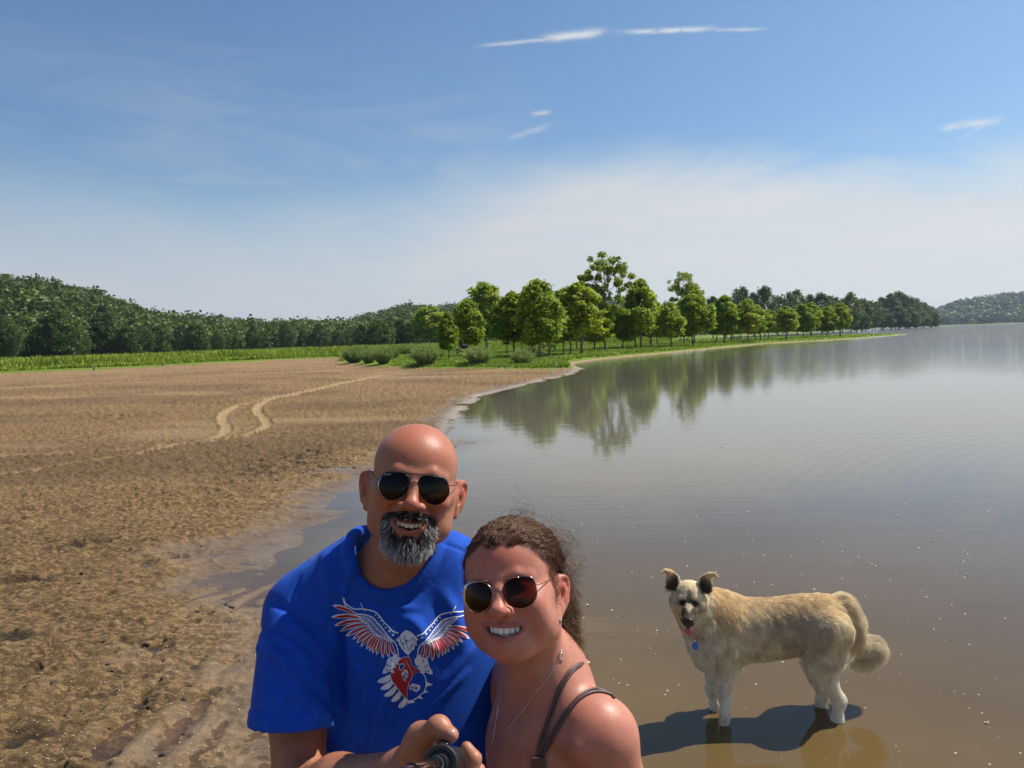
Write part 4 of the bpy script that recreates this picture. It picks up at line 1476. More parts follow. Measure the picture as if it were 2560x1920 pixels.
    flow -= nn * (flow * nn).sum(1)[:, None]
    flow /= np.linalg.norm(flow, axis=1)[:, None] + 1e-9
    ln = .024 + .016 * smooth01((.42 - pt[:, 2]) / .1) * (1 - leg)
    ln = ln * (1 - leg) + .014 * leg
    ln = ln + chest * .012 * (1 - leg) + tl * .030 + .014 * np.exp(-(((pt[:, 0] - 1.60) / .05) ** 2)) * (pt[:, 2] > .3)
    ln = ln * (1 - head) + head * (.010 + .016 * smooth01((np.abs(l[:, 0]) - .045) / .03) * (l[:, 2] < .03))
    ln = ln * (1 - .55 * head * (l[:, 1] < -.02))
    ln = np.where(earw > 0, .005, ln)
    ln = ln * (.7 + .6 * r.random(n))
    lift = (0.22 + .18 * clump[:, :1] + .40 * tl[:, None])
    S = np.stack([pt - nn * .002, pt + (flow * .45 + nn * lift * .5) * ln[:, None], pt + (flow * .95 + nn * lift * .55) * ln[:, None] + np.array([0, 0, -.10]) * ln[:, None]], 1)
    mid = (S[:, 1:2] + S[:, 2:3]) / 2
    S = np.concatenate([S[:, :2], mid + nn[:, None] * .001, S[:, 2:]], 1)
    h = hair_obj('fur', S - loc, .00065, m, root)
    ca = coat(pt) * (0.70 + .50 * r.random((n, 1))) * (1 + .28 * clump[:, :1])
    add_attr(h, 'Col', np.repeat(np.clip(ca, 0, .9), 4, 0), 'FLOAT_COLOR')
    # nose, eyes, tongue, collar tag
    blk = simple_mat('dog_nose', (.012, .011, .012), .35, noise=.3, scale=300, bump=.3)
    g = Field(np.arange(-.03, .03, .0015), np.arange(-.03, .03, .0015), np.arange(-.03, .03, .0015))
    g.ell((0, 0, 0), (.0165, .010, .0115), .002); g.ell((0, -.004, -.009), (.010, .008, .007), .005)
    g.ell((.008, -.011, -.001), (.0035, .006, .003), .002, 'sub'); g.ell((-.008, -.011, -.001), (.0035, .006, .003), .002, 'sub'); g.cap((0, -.013, -.003), (0, -.013, -.016), .001, .001, .002, 'sub')
    p, q = g.mesh(); p = relax(p, q, 1)
    mesh_obj('nose', (L(0, -.105, -.044) + p @ R.T) - loc, q, blk, root, smooth=True)
    eyeM = simple_mat('dog_eye', (.012, .007, .004), .08)
    for sx in (-1, 1):
        g = Field(*[np.arange(-.013, .013, .001)] * 3); g.ell((0, 0, 0), (.0088, .0088, .0072), 0)
        p, q = g.mesh()
        mesh_obj('eye', (L(sx * .028, -.008, -.0015) + p @ R.T) - loc, q, eyeM, root, smooth=True)
    g = Field(np.arange(-.03, .03, .0018), np.arange(-.03, .05, .0018), np.arange(-.06, .03, .0018))
    g.cap((0, .04, .012), (0, -.002, .006), .011, .0125, .01); g.ell((0, -.010, -.008), (.0165, .0065, .016), .012); g.ell((0, -.008, -.022), (.0155, .0055, .013), .010); g.cap((0, -.016, 0), (0, -.0145, -.028), .001, .001, .004, 'sub')
    p, q = g.mesh(); p = relax(p, q, 2)
    tm = simple_mat('tongue', (.50, .10, .13), .3, noise=.15, scale=80)
    mesh_obj('tongue', (L(0, -.070, -.083) + p @ R.T) - loc, q, tm, root, smooth=True)
    mb = MB()
    mth = [L(-.030, -.018, -.070), L(-.020, -.050, -.078), L(0, -.086, -.080), L(.020, -.050, -.078), L(.030, -.018, -.070)]
    mb.tube(catmull(mth, 4), .0035, 6)
    mb.build('lip', blk, root, smooth=True).location = -loc * 0 if False else (-loc[0], -loc[1], -loc[2])
    # blue tag on its ring
    tp = DZ(462, 722, 3.50)
    tgM = simple_mat('blue_enamel', (.02, .10, .42), .25, metal=.3)
    a = np.linspace(0, 2 * math.pi, 25)[:-1]
    v = np.concatenate([np.stack([np.cos(a) * .0145, np.full(24, -.0012), np.sin(a) * .018], 1), np.stack([np.cos(a) * .0145, np.full(24, .0012), np.sin(a) * .018], 1)])
    fc = [tuple(range(24)), tuple(range(47, 23, -1))] + [(i, 24 + i, 24 + (i + 1) % 24, (i + 1) % 24) for i in range(24)]
    Rt = frame((-.1, -1, .25), roll=.12)
    mesh_obj('tag', tp + v @ Rt.T - loc, fc, tgM, root)
    mb = MB(); mb.tube([tp + Rt @ np.array([.005 * math.cos(q), 0, .021 + .005 * math.sin(q)]) - loc for q in np.linspace(0, 6.28, 12)], .0009, 5, False)
    mb.build('tag_ring', simple_mat('ring_steel', (.5, .5, .5), .3, metal=1.0), root)
    cc = L(0.0, .10, -.075); ring = []
    for q in np.linspace(0, 2 * math.pi, 40)[:-1]:
        ring.append(cc + R @ np.array([.062 * math.cos(q) + .02, .075 * math.sin(q) + .0, -.05 * (1 - math.sin(q)) + .02]) - loc)
    mb = MB(); mb.tube(ring + [ring[0]], .006, 6, False)
    mb.build('collar', simple_mat('dark_webbing', (.03, .02, .02), .7), root)
    tag(root, 'cream and tan shepherd dog standing in the shallow water with its tongue out', 'dog')


build_dog()
# ================================================================== PEOPLE
def _custom(s, lo, hi, func, k=0.01, mode='add', m=0.02):
    w = s._win(np.asarray(lo, float), np.asarray(hi, float), m)
    if w is None: return
    X, Y, Z = s._pts(w)
    s.comb(w, func(X, Y, Z).astype(np.float32), k, mode)


Field.custom = _custom


def cap_d(X, Y, Z, a, b, ra, rb):
    a = np.asarray(a, float); b = np.asarray(b, float); d = b - a; L = d @ d
    h = np.clip(((X - a[0]) * d[0] + (Y - a[1]) * d[1] + (Z - a[2]) * d[2]) / L, 0, 1)
    return np.sqrt((X - a[0] - h * d[0]) ** 2 + (Y - a[1] - h * d[1]) ** 2 + (Z - a[2] - h * d[2]) ** 2) - (ra + (rb - ra) * h)


def skin_material(name, base, deep, shine=0.38, lines=0.45):
    m, t, out = material(name)
    tc = t.add('ShaderNodeTexCoord').outputs['Object']
    red, dark, lip, mouth = attr(t, 'red'), attr(t, 'hair_tint'), attr(t, 'lip'), attr(t, 'mouth')
    n1 = t.noise(tc, 24, 4, 0.6); n2 = t.noise(tc, 260, 3, 0.6); n3 = t.noise(tc, 900, 2, 0.5)
    c = t.mix(t.mapr(n1, 0.3, 0.7, 0, 0.7), base, deep)
    c = t.mix(t.mapr(n2, 0.45, 0.7, 0, 0.5), c, deep)
    n5 = t.noise(tc, 75, 4, .7)
    c = t.mix(t.mapr(n5, .5, .72, 0, .35), c, (min(1, base[0] * 1.12), base[1] * .72, base[2] * .66))
    c = t.mix(red, c, (min(1, base[0] * 1.05), base[1] * 0.60, base[2] * 0.56))
    c = t.mix(dark, c, (base[0] * 0.14, base[1] * 0.16, base[2] * 0.22))
    c = t.mix(lip, c, (base[0] * 0.80, base[1] * 0.50, base[2] * 0.55))
    # freckles
    v = t.add('ShaderNodeTexVoronoi'); t.link(tc, v.inputs['Vector']); v.inputs['Scale'].default_value = 85
    c = t.mix(t.math('MULTIPLY', t.mapr(v.outputs['Distance'], 0.10, 0.20, 0.4, 0), t.mapr(t.noise(tc, 31, 2, .5), .5, .62)), c, (base[0] * .5, base[1] * .4, base[2] * .35))
    c = t.mix(mouth, c, (0.045, 0.010, 0.010))
    b = pbsdf(t, out, Base_Color=c)
    t.val(b.inputs['Roughness'], t.mapr(t.math('ADD', n2, attr(t, 'matte')), 0.2, 1.4, shine, shine + 0.35))
    t.link(t.mapr(dark, 0, 1, .38, .03), b.inputs['Specular IOR Level'])
    b.inputs['Subsurface Weight'].default_value = 0.10
    b.inputs['Subsurface Radius'].default_value = (1.0, 0.32, 0.16)
    b.inputs['Subsurface Scale'].default_value = 0.008
    h = t.math('ADD', t.math('MULTIPLY', n2, 0.7), t.math('MULTIPLY', n3, 0.35))
    t.link(t.bump(h, lines, 0.0012), b.inputs['Normal'])
    return m


def add_ear(f, L, R, sx, x0=.0765, flare=35, s=1.0, zc=-.020, y0=.004):
    fl = math.radians(flare)
    e1 = np.array([sx * math.sin(fl), math.cos(fl), 0]); e2 = np.array([sx * .12, .16, 1.0]); e2 /= np.linalg.norm(e2)
    en = np.cross(e1, e2); en /= np.linalg.norm(en)
    if en[0] * sx < 0: en = -en                       # outer side of the plate
    o = np.array([sx * x0, y0, zc])
    q = lambda a, b, c=0.0: L(*(o + (e1 * a + e2 * b + en * c) * .01 * s))
    Rm = R @ np.stack([e1, en, e2], 1)
    cm = .01 * s
    f.ell(q(1.3, .5), np.array([1.85, .36, 3.1]) * cm, .004, rot=Rm)
    f.ell(q(.4, 1.6), np.array([1.0, .45, 1.6]) * cm, .006, rot=Rm)
    f.ell(q(.2, -.3), np.array([1.0, .9, 2.0]) * cm, .008, rot=Rm)
    f.ell(q(1.15, -.3, .55), np.array([.95, .55, 1.35]) * cm, .003, 'sub', rot=Rm)
    f.ell(q(1.7, 1.5, .45), np.array([.7, .28, .9]) * cm, .003, 'sub', rot=Rm)
    hx = catmull([q(.5, .6, .15), q(.35, 1.9, .2), q(1.0, 2.9, .2), q(2.0, 3.0, .15), q(2.75, 2.1, .1), q(2.85, .6, .1), q(2.4, -.9, .1), q(1.8, -2.1, .05)], 3)
    f.chain(list(hx), .30 * cm, .003)
    f.chain(list(catmull([q(1.6, 1.7, .2), q(2.0, .5, .28), q(1.7, -.9, .28), q(.9, -1.6, .2)], 3)), .24 * cm, .003)
    f.ell(q(.25, -.4, .5), np.array([.35, .3, .5]) * cm, .004, rot=Rm)
    f.ell(q(1.05, -2.75, .05), np.array([.85, .42, .95]) * cm, .006, rot=Rm)
    return q


def add_head(f, L, R, p):
    """skull, face and ears; L maps head coordinates (x picture right, y back, z up, eye line at z 0) to the world"""
    S = p.get('s', 1.0); wx = p.get('wx', 1.0)
    def E(c, r, k=.012, mode='add'):
        f.ell(L(*(np.array(c) * .01 * np.array([wx, 1, 1]))), np.array(r) * .01 * S * np.array([wx, 1, 1]), k, mode, rot=R)
    def Cn(pts, rs, k=.008, mode='add'):
        f.chain([L(*(np.array(q) * .01 * np.array([wx, 1, 1]))) for q in pts], [x * .01 * S for x in (rs if not np.isscalar(rs) else [rs] * len(pts))], k, mode)
    E((0, 1.4, 3.3), (7.7, 9.4, 7.9), .02)
    E((0, -3.3, 3.2), (6.3, 5.0, 5.2), .03)
    E((0, -2.2, -3.2), (6.75, 6.2, 7.6), .03)
    j = p['jaw']
    for s in (-1, 1):
        Cn([(s * 5.7, 1.6, -4.5), (s * j[0], -.6, j[1]), (s * 1.7, -5.7, j[2] + .2)], [1.9, 1.7, 1.7], .03)
        Cn([(s * 5.2, -.2, -2.0), (s * 4.7, -1.6, -7.4)], [1.9, 1.9], .03)
        E((s * 4.0, -6.2, -3.3), p['cheek'], .016)
        E((s * 5.4, -3.6, -1.9), (1.6, 2.4, 1.5), .02)
        if 'jowl' in p: E((s * 5.0, -5.0, -5.6), p['jowl'], .02)
    E((0, -6.9, j[2]), p['chin'], .012)
    bw = p.get('brow', 1.0)
    for s in (-1, 1): Cn([(s * 4.9, -6.6, 1.2), (s * 3.0, -7.8, 1.75), (s * .9, -8.45, 1.25)], [.7 * bw, .8 * bw, .7 * bw], .012)
    for s in (-1, 1):
        E((s * 3.15, -8.6, -.35), (1.75, 1.15, 1.05), .010, 'sub')
        E((s * 3.15, -6.95, -.25), (1.45, 1.25, 1.1), .005)
        E((s * 3.15, -8.2, -.45), (1.15, .35, .16), .002, 'sub')
    for zf, a in ((5.2, .10), (4.2, .12), (3.3, .12)):
        if p.get('wrinkle'): Cn([(-3.6, -7.1, zf + .25), (-1.6, -8.25 + .12 * (zf - 3.3), zf - .05), (1.6, -8.25 + .12 * (zf - 3.3), zf), (3.6, -7.1, zf + .3)], [a, a * 1.5, a * 1.5, a], .005, 'sub')
    n = p['nose']       # half width, tip y, tip z
    Cn([(0, -8.1, 1.0), (0, -8.8, -.8), (0, n[1] + .5, n[2] + .4)], [.8, .95, 1.12], .010)
    E((0, n[1], n[2]), (1.3, 1.1, 1.05), .008)
    for s in (-1, 1):
        E((s * (n[0] - .85), n[1] + 1.35, n[2] - .3), (.92, 1.25, .82), .005)
        E((s * .75, n[1] + .75, n[2] - 1.0), (.42, .65, .35), .003, 'sub')
    E((0, -6.9, p['mz'] - .1), (3.5, 2.1, 2.5), .016)
    # smile: lips on arcs, the opening between them, folds beside it
    mw, zc, zt, zb, dy = p['mw'], p['mzc'], p['mzt'], p['mzb'], p['mdy']
    mt = p.get('mtilt', 0)
    def arc(*a): return [(q[0], q[1], q[2] - mt * q[0]) for q in arc0(*a)]
    def arc0(z1, w, yy, zcorner): return [(-w, yy + 1.75, zcorner), (-w * .62, yy + .62, (z1 * 1.35 + zcorner * .65) / 2), (0, yy, z1), (w * .62, yy + .62, (z1 * 1.35 + zcorner * .65) / 2), (w, yy + 1.75, zcorner)]
    Cn(arc(zt + .30, mw, dy, zc + .1), [.25, .30, .34, .30, .25], .005)
    Cn(arc(zb - .32, mw, dy + .15, zc - .05), [.25, .36, .42, .36, .25], .005)
    zm = (zt + zb) / 2
    for back in (-.4, .6, 1.5):
        Cn(arc(zm, mw * .93, dy + back, zc), [.10, (zt - zb) / 2 * .80, (zt - zb) / 2, (zt - zb) / 2 * .80, .10], .0015, 'sub')
    for s in (-1, 1):
        Cn([(s * (n[0] + .15), -8.55, n[2] + .2), (s * (mw + .35), -7.6, (n[2] + zc) / 2 + .4), (s * (mw + .95), -6.9, zc - .1), (s * (mw + .6), -6.6, zc - 1.2)], [.12 * p.get('fold', 1), .22 * p.get('fold', 1), .24 * p.get('fold', 1), .1 * p.get('fold', 1)], .009 * p.get('fold', 1), 'sub')


def smile_teeth(L, R, p, parent, loc, mat, lower=False, tint=None):
    """upper and lower tooth rows, every tooth its own rounded block along the arc"""
    mw, zt, zb, dy = p['mw'], p['mzt'], p['mzb'], p['mdy']
    zc = p['mzc']
    ws = [.86, .68, .76, .66, .62, .6]
    tv, tq, off = [], [], 0
    for row in ((0, 1) if lower else (0,)):
        for s in (-1, 1):
            x = 0.0
            for i, w in enumerate(ws):
                wv = w * (0.66 if row else 1.0) * p.get('tooth', 1.0)
                xc = x + wv / 2; x += wv * 1.03
                if xc > mw * p.get('tw', .93): break
                k = xc / mw
                top = zt + (zc - zt) * k ** 1.8 + .15
                y = dy + .50 + p.get('tc', 1.75) * k ** 2 + .25
                h = (p['th'] if 'th' in p else (1.02, .90, 1.0, .85, .8, .7))[i] * p.get('toothh', 1.0)
                if row: top = zb + (zc - zb) * k ** 1.8 + .42; h = .70; top += .08; y += .36
                g = Field(*[np.arange(-.008, .0081, .0006)] * 3)
                rx, rz = wv * .5 * .01, h * .5 * .01
                g.custom((-.008,) * 3, (.008,) * 3, lambda X, Y, Z: ((np.abs(X / rx) ** 4 + np.abs(Y / .0036) ** 4 + np.abs(Z / rz) ** 4) ** (1 / 4.) - 1) * min(rx, rz), 0)
                P, Q = g.mesh()
                a = -s * k * .55
                P = P @ np.array([[math.cos(a), math.sin(a), 0], [-math.sin(a), math.cos(a), 0], [0, 0, 1]])
                c = np.array([s * xc, y, top - h * .5 - p.get('mtilt', 0) * s * xc]) * .01
                tv.append(np.array([L(*(q + c)) for q in P]) - loc); tq.append(Q + off); off += len(P)
    o = mesh_obj('teeth', np.concatenate(tv), np.concatenate(tq), mat, parent, smooth=True)
    return o


def skin_attrs(o, P, L, R, hc, p, red_extra=None, s=1.0):
    l = (P - hc) @ R / s * 100
    x, y, z = l[:, 0] / p.get('wx', 1.0), l[:, 1], l[:, 2]
    ax = np.abs(x)
    zr = z; z = z + p.get('mtilt', 0) * x * (z < -5) * (z > -10)
    mw, zt, zb, dy, zc = p['mw'], p['mzt'], p['mzb'], p['mdy'], p['mzc']
    g = lambda cx, cy, cz, r: np.exp(-(((ax - cx) ** 2 + (y - cy) ** 2 + (z - cz) ** 2) / r ** 2))
    red = np.clip(.75 * g(0, p['nose'][1], p['nose'][2], 1.9) + .75 * g(4.4, -6.8, -3.2, 2.6) + .35 * g(2.2, -8.2, 6.0, 3.8) + .8 * g(8.8, 2, -1, 3.4) + .3 * g(0, -7, p['jaw'][2], 2) + p.get('scalp', 0) * g(0, -2, 9.5, 6.5), 0, 1)
    kx = np.clip(ax / mw, 0, 1.1)
    yarc = dy + 1.75 * kx ** 2
    up = zt + (zc - zt) * kx ** 1.7; lo = zb + (zc - zb) * kx ** 1.7
    infront = (y < yarc + .9)
    lipm = infront * (ax < mw + .25) * smooth01((up + .78 - z) / .15) * smooth01((z - (lo - .92)) / .15)
    mouth = (y > yarc + .38) * (y < yarc + 3.6) * (ax < mw * 1.0) * smooth01((up + .28 - z) / .1) * smooth01((z - (lo - .22)) / .1) * (y < -3)
    add_attr(o, 'red', red if red_extra is None else np.clip(red + red_extra, 0, 1))
    add_attr(o, 'lip', np.clip(lipm, 0, 1) * .8)
    add_attr(o, 'mouth', np.clip(mouth, 0, 1))
    add_attr(o, 'matte', np.zeros(len(P)))
    return l


def ray_hit(bvh, x, y, off=0.0, toward=0.0):
    """point on a surface seen at photo position (x, y), lifted off along its normal"""
    d = Vector(ray(x, y)).normalized()
    h = bvh.ray_cast(Vector(_O), d)
    if h[0] is None: return None
    n = h[1]
    if n.dot(d) > 0: n = -n
    return np.array(h[0] + n * off)


def bvh_of(P, Q):
    return BVHTree.FromPolygons([tuple(v) for v in P], [tuple(int(i) for i in q) for q in Q])


def make_glasses(parent, loc, L, lens_c, lens_pts, frame_mat, lens_mat, r_frame, ears, bar=True, bridge_z=.2):
    """aviator sunglasses: lens_pts outline (cm, for the picture-right lens about its centre), mirrored for the other"""
    root = empty('sunglasses', (0, 0, 0)); root.parent = parent
    bulge = lambda x, y: .10 * (x * x + y * y) * .35
    for s in (-1, 1):
        out = catmull(lens_pts + [lens_pts[0]], 6)[:-1]
        cx, cy, cz = lens_c
        wrap = .10
        def tolocal(px, pz, dy=0.0):
            return (s * (cx + px), cy + bulge(px, pz) + wrap * max(px, -9) * (1) + dy + .12 * (cx + px) ** 2 * .12, cz + pz)
        ring = [L(*(np.array(tolocal(a, b)) * .01)) - loc for a, b in out]
        mb = MB(); mb.tube(ring + [ring[0], ring[1]], r_frame, 8, False); mb.build('rim', frame_mat, root, True)
        V = []; Fc = []; n = len(out); rings = 6
        for dy in (-.08, .08):
            base = len(V); V.append(L(*(np.array(tolocal(0, 0, dy)) * .01)) - loc)
            for q in range(1, rings + 1):
                for a, b in out: V.append(L(*(np.array(tolocal(a * q / rings, b * q / rings, dy)) * .01)) - loc)
            for i in range(n):
                j = (i + 1) % n
                Fc.append((base, base + 1 + i, base + 1 + j) if dy < 0 else (base, base + 1 + j, base + 1 + i))
                for q in range(rings - 1):
                    a0 = base + 1 + q * n
                    f4 = (a0 + i, a0 + n + i, a0 + n + j, a0 + j)
                    Fc.append(f4 if dy < 0 else f4[::-1])
        b2 = 1 + rings * n
        for i in range(n):
            j = (i + 1) % n; a0 = 1 + (rings - 1) * n
            Fc.append((a0 + j, a0 + i, b2 + a0 + i, b2 + a0 + j))
        mesh_obj('lens', V, Fc, lens_mat, root, smooth=True)
        # temple to the ear
        hinge = np.array(tolocal(max(a for a, b in out) + .05, .75))
        ex = ears[0 if s < 0 else 1]
        path = catmull([hinge, hinge + np.array([s * .42, .35, .05]), np.array([s * ex[0], ex[1] * .45 + hinge[1] * .55, ex[2] * .4 + hinge[2] * .6]), np.array([s * ex[0], ex[1], ex[2]]), np.array([s * (ex[0] + .1), ex[1] + 2.0, ex[2] - 2.2])], 5)
        mb = MB(); mb.tube([L(*(q * .01)) - loc for q in path], r_frame * 1.0, 6); mb.build('temple', frame_mat, root, True)
    cx, cy, cz = lens_c
    inx = cx + min(a for a, b in lens_pts)
    mb = MB(); mb.tube([L(*(np.array(q) * .01)) - loc for q in catmull([(-inx, cy + .05, cz + bridge_z), (0, cy - .45, cz + bridge_z + .25), (inx, cy + .05, cz + bridge_z)], 5)], r_frame * .9, 6); mb.build('bridge', frame_mat, root, True)
    if bar:
        zt = cz + max(b for a, b in lens_pts) - .1
        mb = MB(); mb.tube([L(*(np.array(q) * .01)) - loc for q in catmull([(-(cx + .4), cy + .22, zt), (-1.2, cy - .05, zt + .12), (1.2, cy - .05, zt + .12), (cx + .4, cy + .22, zt)], 6)], r_frame * .95, 6); mb.build('brow_bar', frame_mat, root, True)
    return root


# ------------------------------------------------------------------ the man
MB_px = (894.7, 1041.3)                                   # bridge of his nose in the photograph
_vb = ray(*MB_px); _vb = _vb / np.linalg.norm(_vb)
_yb = _vb
_zz = (_U * math.cos(math.radians(6.6)) + _R * math.sin(math.radians(6.6)))
_zz = _zz - _yb * (_zz @ _yb); _zz /= np.linalg.norm(_zz)
_xx = np.cross(_yb, _zz)
M_R = np.stack([_xx, _yb, _zz], 1)
M_HC = W(*MB_px, 1.355) + M_R @ np.array([0, .090, 0])
M_P = dict(scalp=.45, wx=1.03, jaw=(4.7, -8.4, -11.0), cheek=(2.5, 1.9, 2.0), chin=(2.5, 1.9, 1.8), nose=(2.45, -10.9, -4.0), mz=-7.9, mw=3.0, mzc=-6.95, mzt=-7.35, mzb=-8.6, mdy=-9.15)
ML = lambda x, y, z: M_HC + M_R @ np.array([x, y, z])
H5 = lambda X, Y, d: W((980 + X / 7.373) / _K, (1760 + Y / 7.373) / _K, d)
M_SKIN = skin_material('tanned_skin', (0.41, 0.172, 0.095), (0.29, 0.105, 0.056), 0.40)
SH_L = np.array([-.452, 1.50, 1.425]); SH_R = np.array([-.010, 1.56, 1.40])
ELB = W(650, 1722, 1.34); WRI = W(872, 1668, 1.115)
M_LOC = np.array([-.235, 1.5, 0])


def build_man():
    root = empty('person', M_LOC)
    f = Field(vgrid([(-.60, .009), (-.34, .0022), (-.03, .009), (.14, None)]),
              vgrid([(.93, .0026), (1.14, .007), (1.30, .0022), (1.47, .0034), (1.60, .009), (1.76, None)]),
              vgrid([(-.06, .014), (1.24, .0024), (1.83, None)]))
    add_head(f, ML, M_R, M_P)
    for s in (-1, 1): add_ear(f, ML, M_R, s, .0790, 40, 1.07, -.024)
    # neck and trunk under the shirt
    nb = np.array([-.232, 1.49, 1.50])
    f.cap(ML(0, .020, -.050), nb, .062, .070, .02)
    f.cap(ML(-.045, .035, -.06), nb + np.array([.02, -.045, -.05]), .015, .010, .02); f.cap(ML(.045, .035, -.06), nb + np.array([-.01, -.045, -.05]), .015, .010, .02)
    f.cap(nb + np.array([0, 0, .006]), SH_L + np.array([.03, 0, .004]), .060, .045, .05); f.cap(nb + np.array([0, 0, -.01]), SH_R + np.array([-.03, 0, .0]), .060, .045, .05)
    f.ell((-.232, 1.505, 1.31), (.170, .108, .165), .05)
    f.ell((-.235, 1.49, 1.08), (.20, .145, .22), .06); f.ell((-.235, 1.52, .90), (.18, .125, .14), .06)
    # picture-left arm and the hand on the stick
    f.chain([SH_L, (SH_L + ELB) / 2 + np.array([-.005, .01, 0]), ELB], [.062, .054, .047], .04)
    f.chain([ELB, ELB * .6 + WRI * .4 + np.array([0, 0, .004]), WRI], [.049, .044, .029], .03)
    th = [(280, 1080, 1.10), (540, 590, 1.075), (850, 440, 1.05), (1090, 570, 1.035)]
    T = [H5(*q) for q in th]
    f.cap(WRI, H5(560, 1020, 1.09), .028, .026, .03)
    f.ell(H5(560, 860, 1.085), (.026, .026, .026), .02)
    f.ell(H5(520, 700, 1.08), (.018, .018, .022), .02)
    f.chain(T, [.018, .0165, .0130, .0106], .012)
    f.ell(H5(870, 380, 1.05), (.0135, .012, .0115), .008)
    f.ell(H5(700, 1120, 1.10), (.035, .028, .034), .02)
    for pts, rr in ((((620, 1280, 1.06), (1050, 1480, 1.03), (1460, 1330, 1.02), (1520, 1010, 1.025), (1375, 800, 1.035)), (.013, .0115, .0108, .0098, .0082)),
                    (((640, 1400, 1.10), (1100, 1640, 1.07), (1560, 1480, 1.055), (1590, 1230, 1.055), (1440, 1120, 1.06)), (.013, .0115, .0108, .0098, .0082)),
                    (((600, 1450, 1.13), (1080, 1700, 1.11), (1560, 1600, 1.095), (1560, 1350, 1.095), (1450, 1240, 1.095)), (.012, .011, .010, .0095, .008)),
                    (((560, 1450, 1.155), (1000, 1700, 1.145), (1450, 1640, 1.13), (1490, 1440, 1.13), (1400, 1330, 1.13)), (.011, .010, .009, .0085, .0075))):
        f.chain([H5(*q) for q in pts], list(rr), .004)
    # picture-right arm goes round behind her
    e2 = np.array([.06, 1.69, 1.17]); w2 = np.array([.12, 1.50, 1.0])
    f.chain([SH_R, e2], [.058, .046], .04); f.chain([e2, w2], [.045, .028], .03); f.ell(w2 + np.array([.01, -.03, -.05]), (.03, .035, .06), .02)
    # legs and feet in the shallows
    for s in (-1, 1):
        hip = np.array([-.235 + s * .10, 1.52, .88]); kn = np.array([-.235 + s * .12, 1.50, .48]); an = np.array([-.235 + s * .13, 1.54, .08])
        f.chain([hip, kn, an], [.092, .060, .040], .04)
        f.cap(an + np.array([0, .02, -.05]), an + np.array([s * .02, -.16, -.06]), .034, .028, .03)
    P, Q = f.mesh()
    P = relax(P, Q, 2, .45)
    body = mesh_obj('body', P - M_LOC, Q, M_SKIN, root, smooth=True)
    ln = skin_attrs(body, P, ML, M_R, M_HC, M_P)
    # shaved hair tint round the sides and stubble on the cheeks
    x, y, z = ln.T
    side = smooth01((np.abs(x) - 6.2) / 1.2) * smooth01((z + 1) / 2) * smooth01((5.5 - z) / 3) * smooth01((y + 4.5) / 2)
    add_attr(body, 'hair_tint', np.clip(.16 * side, 0, .5))
    # clothes: shorts
    f = Field(vgrid([(-.52, .012), (.05, None)]), vgrid([(1.32, .012), (1.72, None)]), vgrid([(.42, .012), (1.05, None)]))
    f.ell((-.235, 1.52, .90), (.20, .15, .13), .05)
    for s in (-1, 1): f.cap((-.235 + s * .10, 1.52, .86), (-.235 + s * .125, 1.50, .52), .108, .095, .04)
    p, q = f.mesh(); mesh_obj('shorts', p - M_LOC, q, simple_mat('shorts_cloth', (.06, .065, .07), .85, noise=.2, scale=60), root, smooth=True)
    tag(root, 'bald bearded man in blue eagle t-shirt and black aviator sunglasses holding the stick', 'person')
    return root, P, Q


MAN, MAN_P, MAN_Q = build_man()
TEETH = simple_mat('teeth', (.70, .57, .38), .18, noise=.08, scale=200)
smile_teeth(ML, M_R, dict(M_P, tooth=.98), MAN, M_LOC, TEETH)
EYEM = simple_mat('eye', (.25, .22, .2), .1)
M_BLACK = simple_mat('black_metal', (.02, .02, .022), .28, metal=.6)


def lens_material(name, tint, dark=(.006, .005, .004)):
    """smoked glass: mostly opaque dark body, some tinted light passes, clear mirror reflection"""
    m, t, out = material(name)
    d = t.add('ShaderNodeBsdfDiffuse'); d.inputs[0].default_value = tuple(dark) + (1,)
    tr = t.add('ShaderNodeBsdfTransparent'); tr.inputs[0].default_value = tuple(tint) + (1,)
    m0 = t.add('ShaderNodeMixShader'); m0.inputs[0].default_value = .85
    t.link(d.outputs[0], m0.inputs[1]); t.link(tr.outputs[0], m0.inputs[2])
    g = t.add('ShaderNodeBsdfGlossy'); g.inputs['Roughness'].default_value = .02; g.inputs[0].default_value = (.8, .8, .8, 1)
    fr = t.add('ShaderNodeFresnel'); fr.inputs[0].default_value = 1.30
    m1 = t.add('ShaderNodeMixShader')
    t.link(fr.outputs[0], m1.inputs[0]); t.link(m0.outputs[0], m1.inputs[1]); t.link(g.outputs[0], m1.inputs[2])
    t.link(m1.outputs[0], out.inputs[0])
    return m


for s in (-1, 1):
    g = Field(*[np.arange(-.015, .015, .0012)] * 3); g.ell((0, 0, 0), (.0118,) * 3, 0); p, q = g.mesh()
    mesh_obj('eye', ML(s * .0315, -.0695, -.003) + p - M_LOC, q, EYEM, MAN, smooth=True)
AV = [(2.55, 1.25), (1.5, 2.0), (-.4, 2.15), (-2.1, 1.75), (-2.75, .7), (-2.35, -.9), (-1.0, -2.35), (.6, -2.85), (2.1, -2.2), (2.95, -.5)]
M_GL = make_glasses(MAN, M_LOC, ML, (3.45, -9.65, -.75), AV, M_BLACK, lens_material('smoked_lens', (.20, .17, .11)), .00085, [(8.0, 1.2, .8), (8.0, 1.2, .8)])


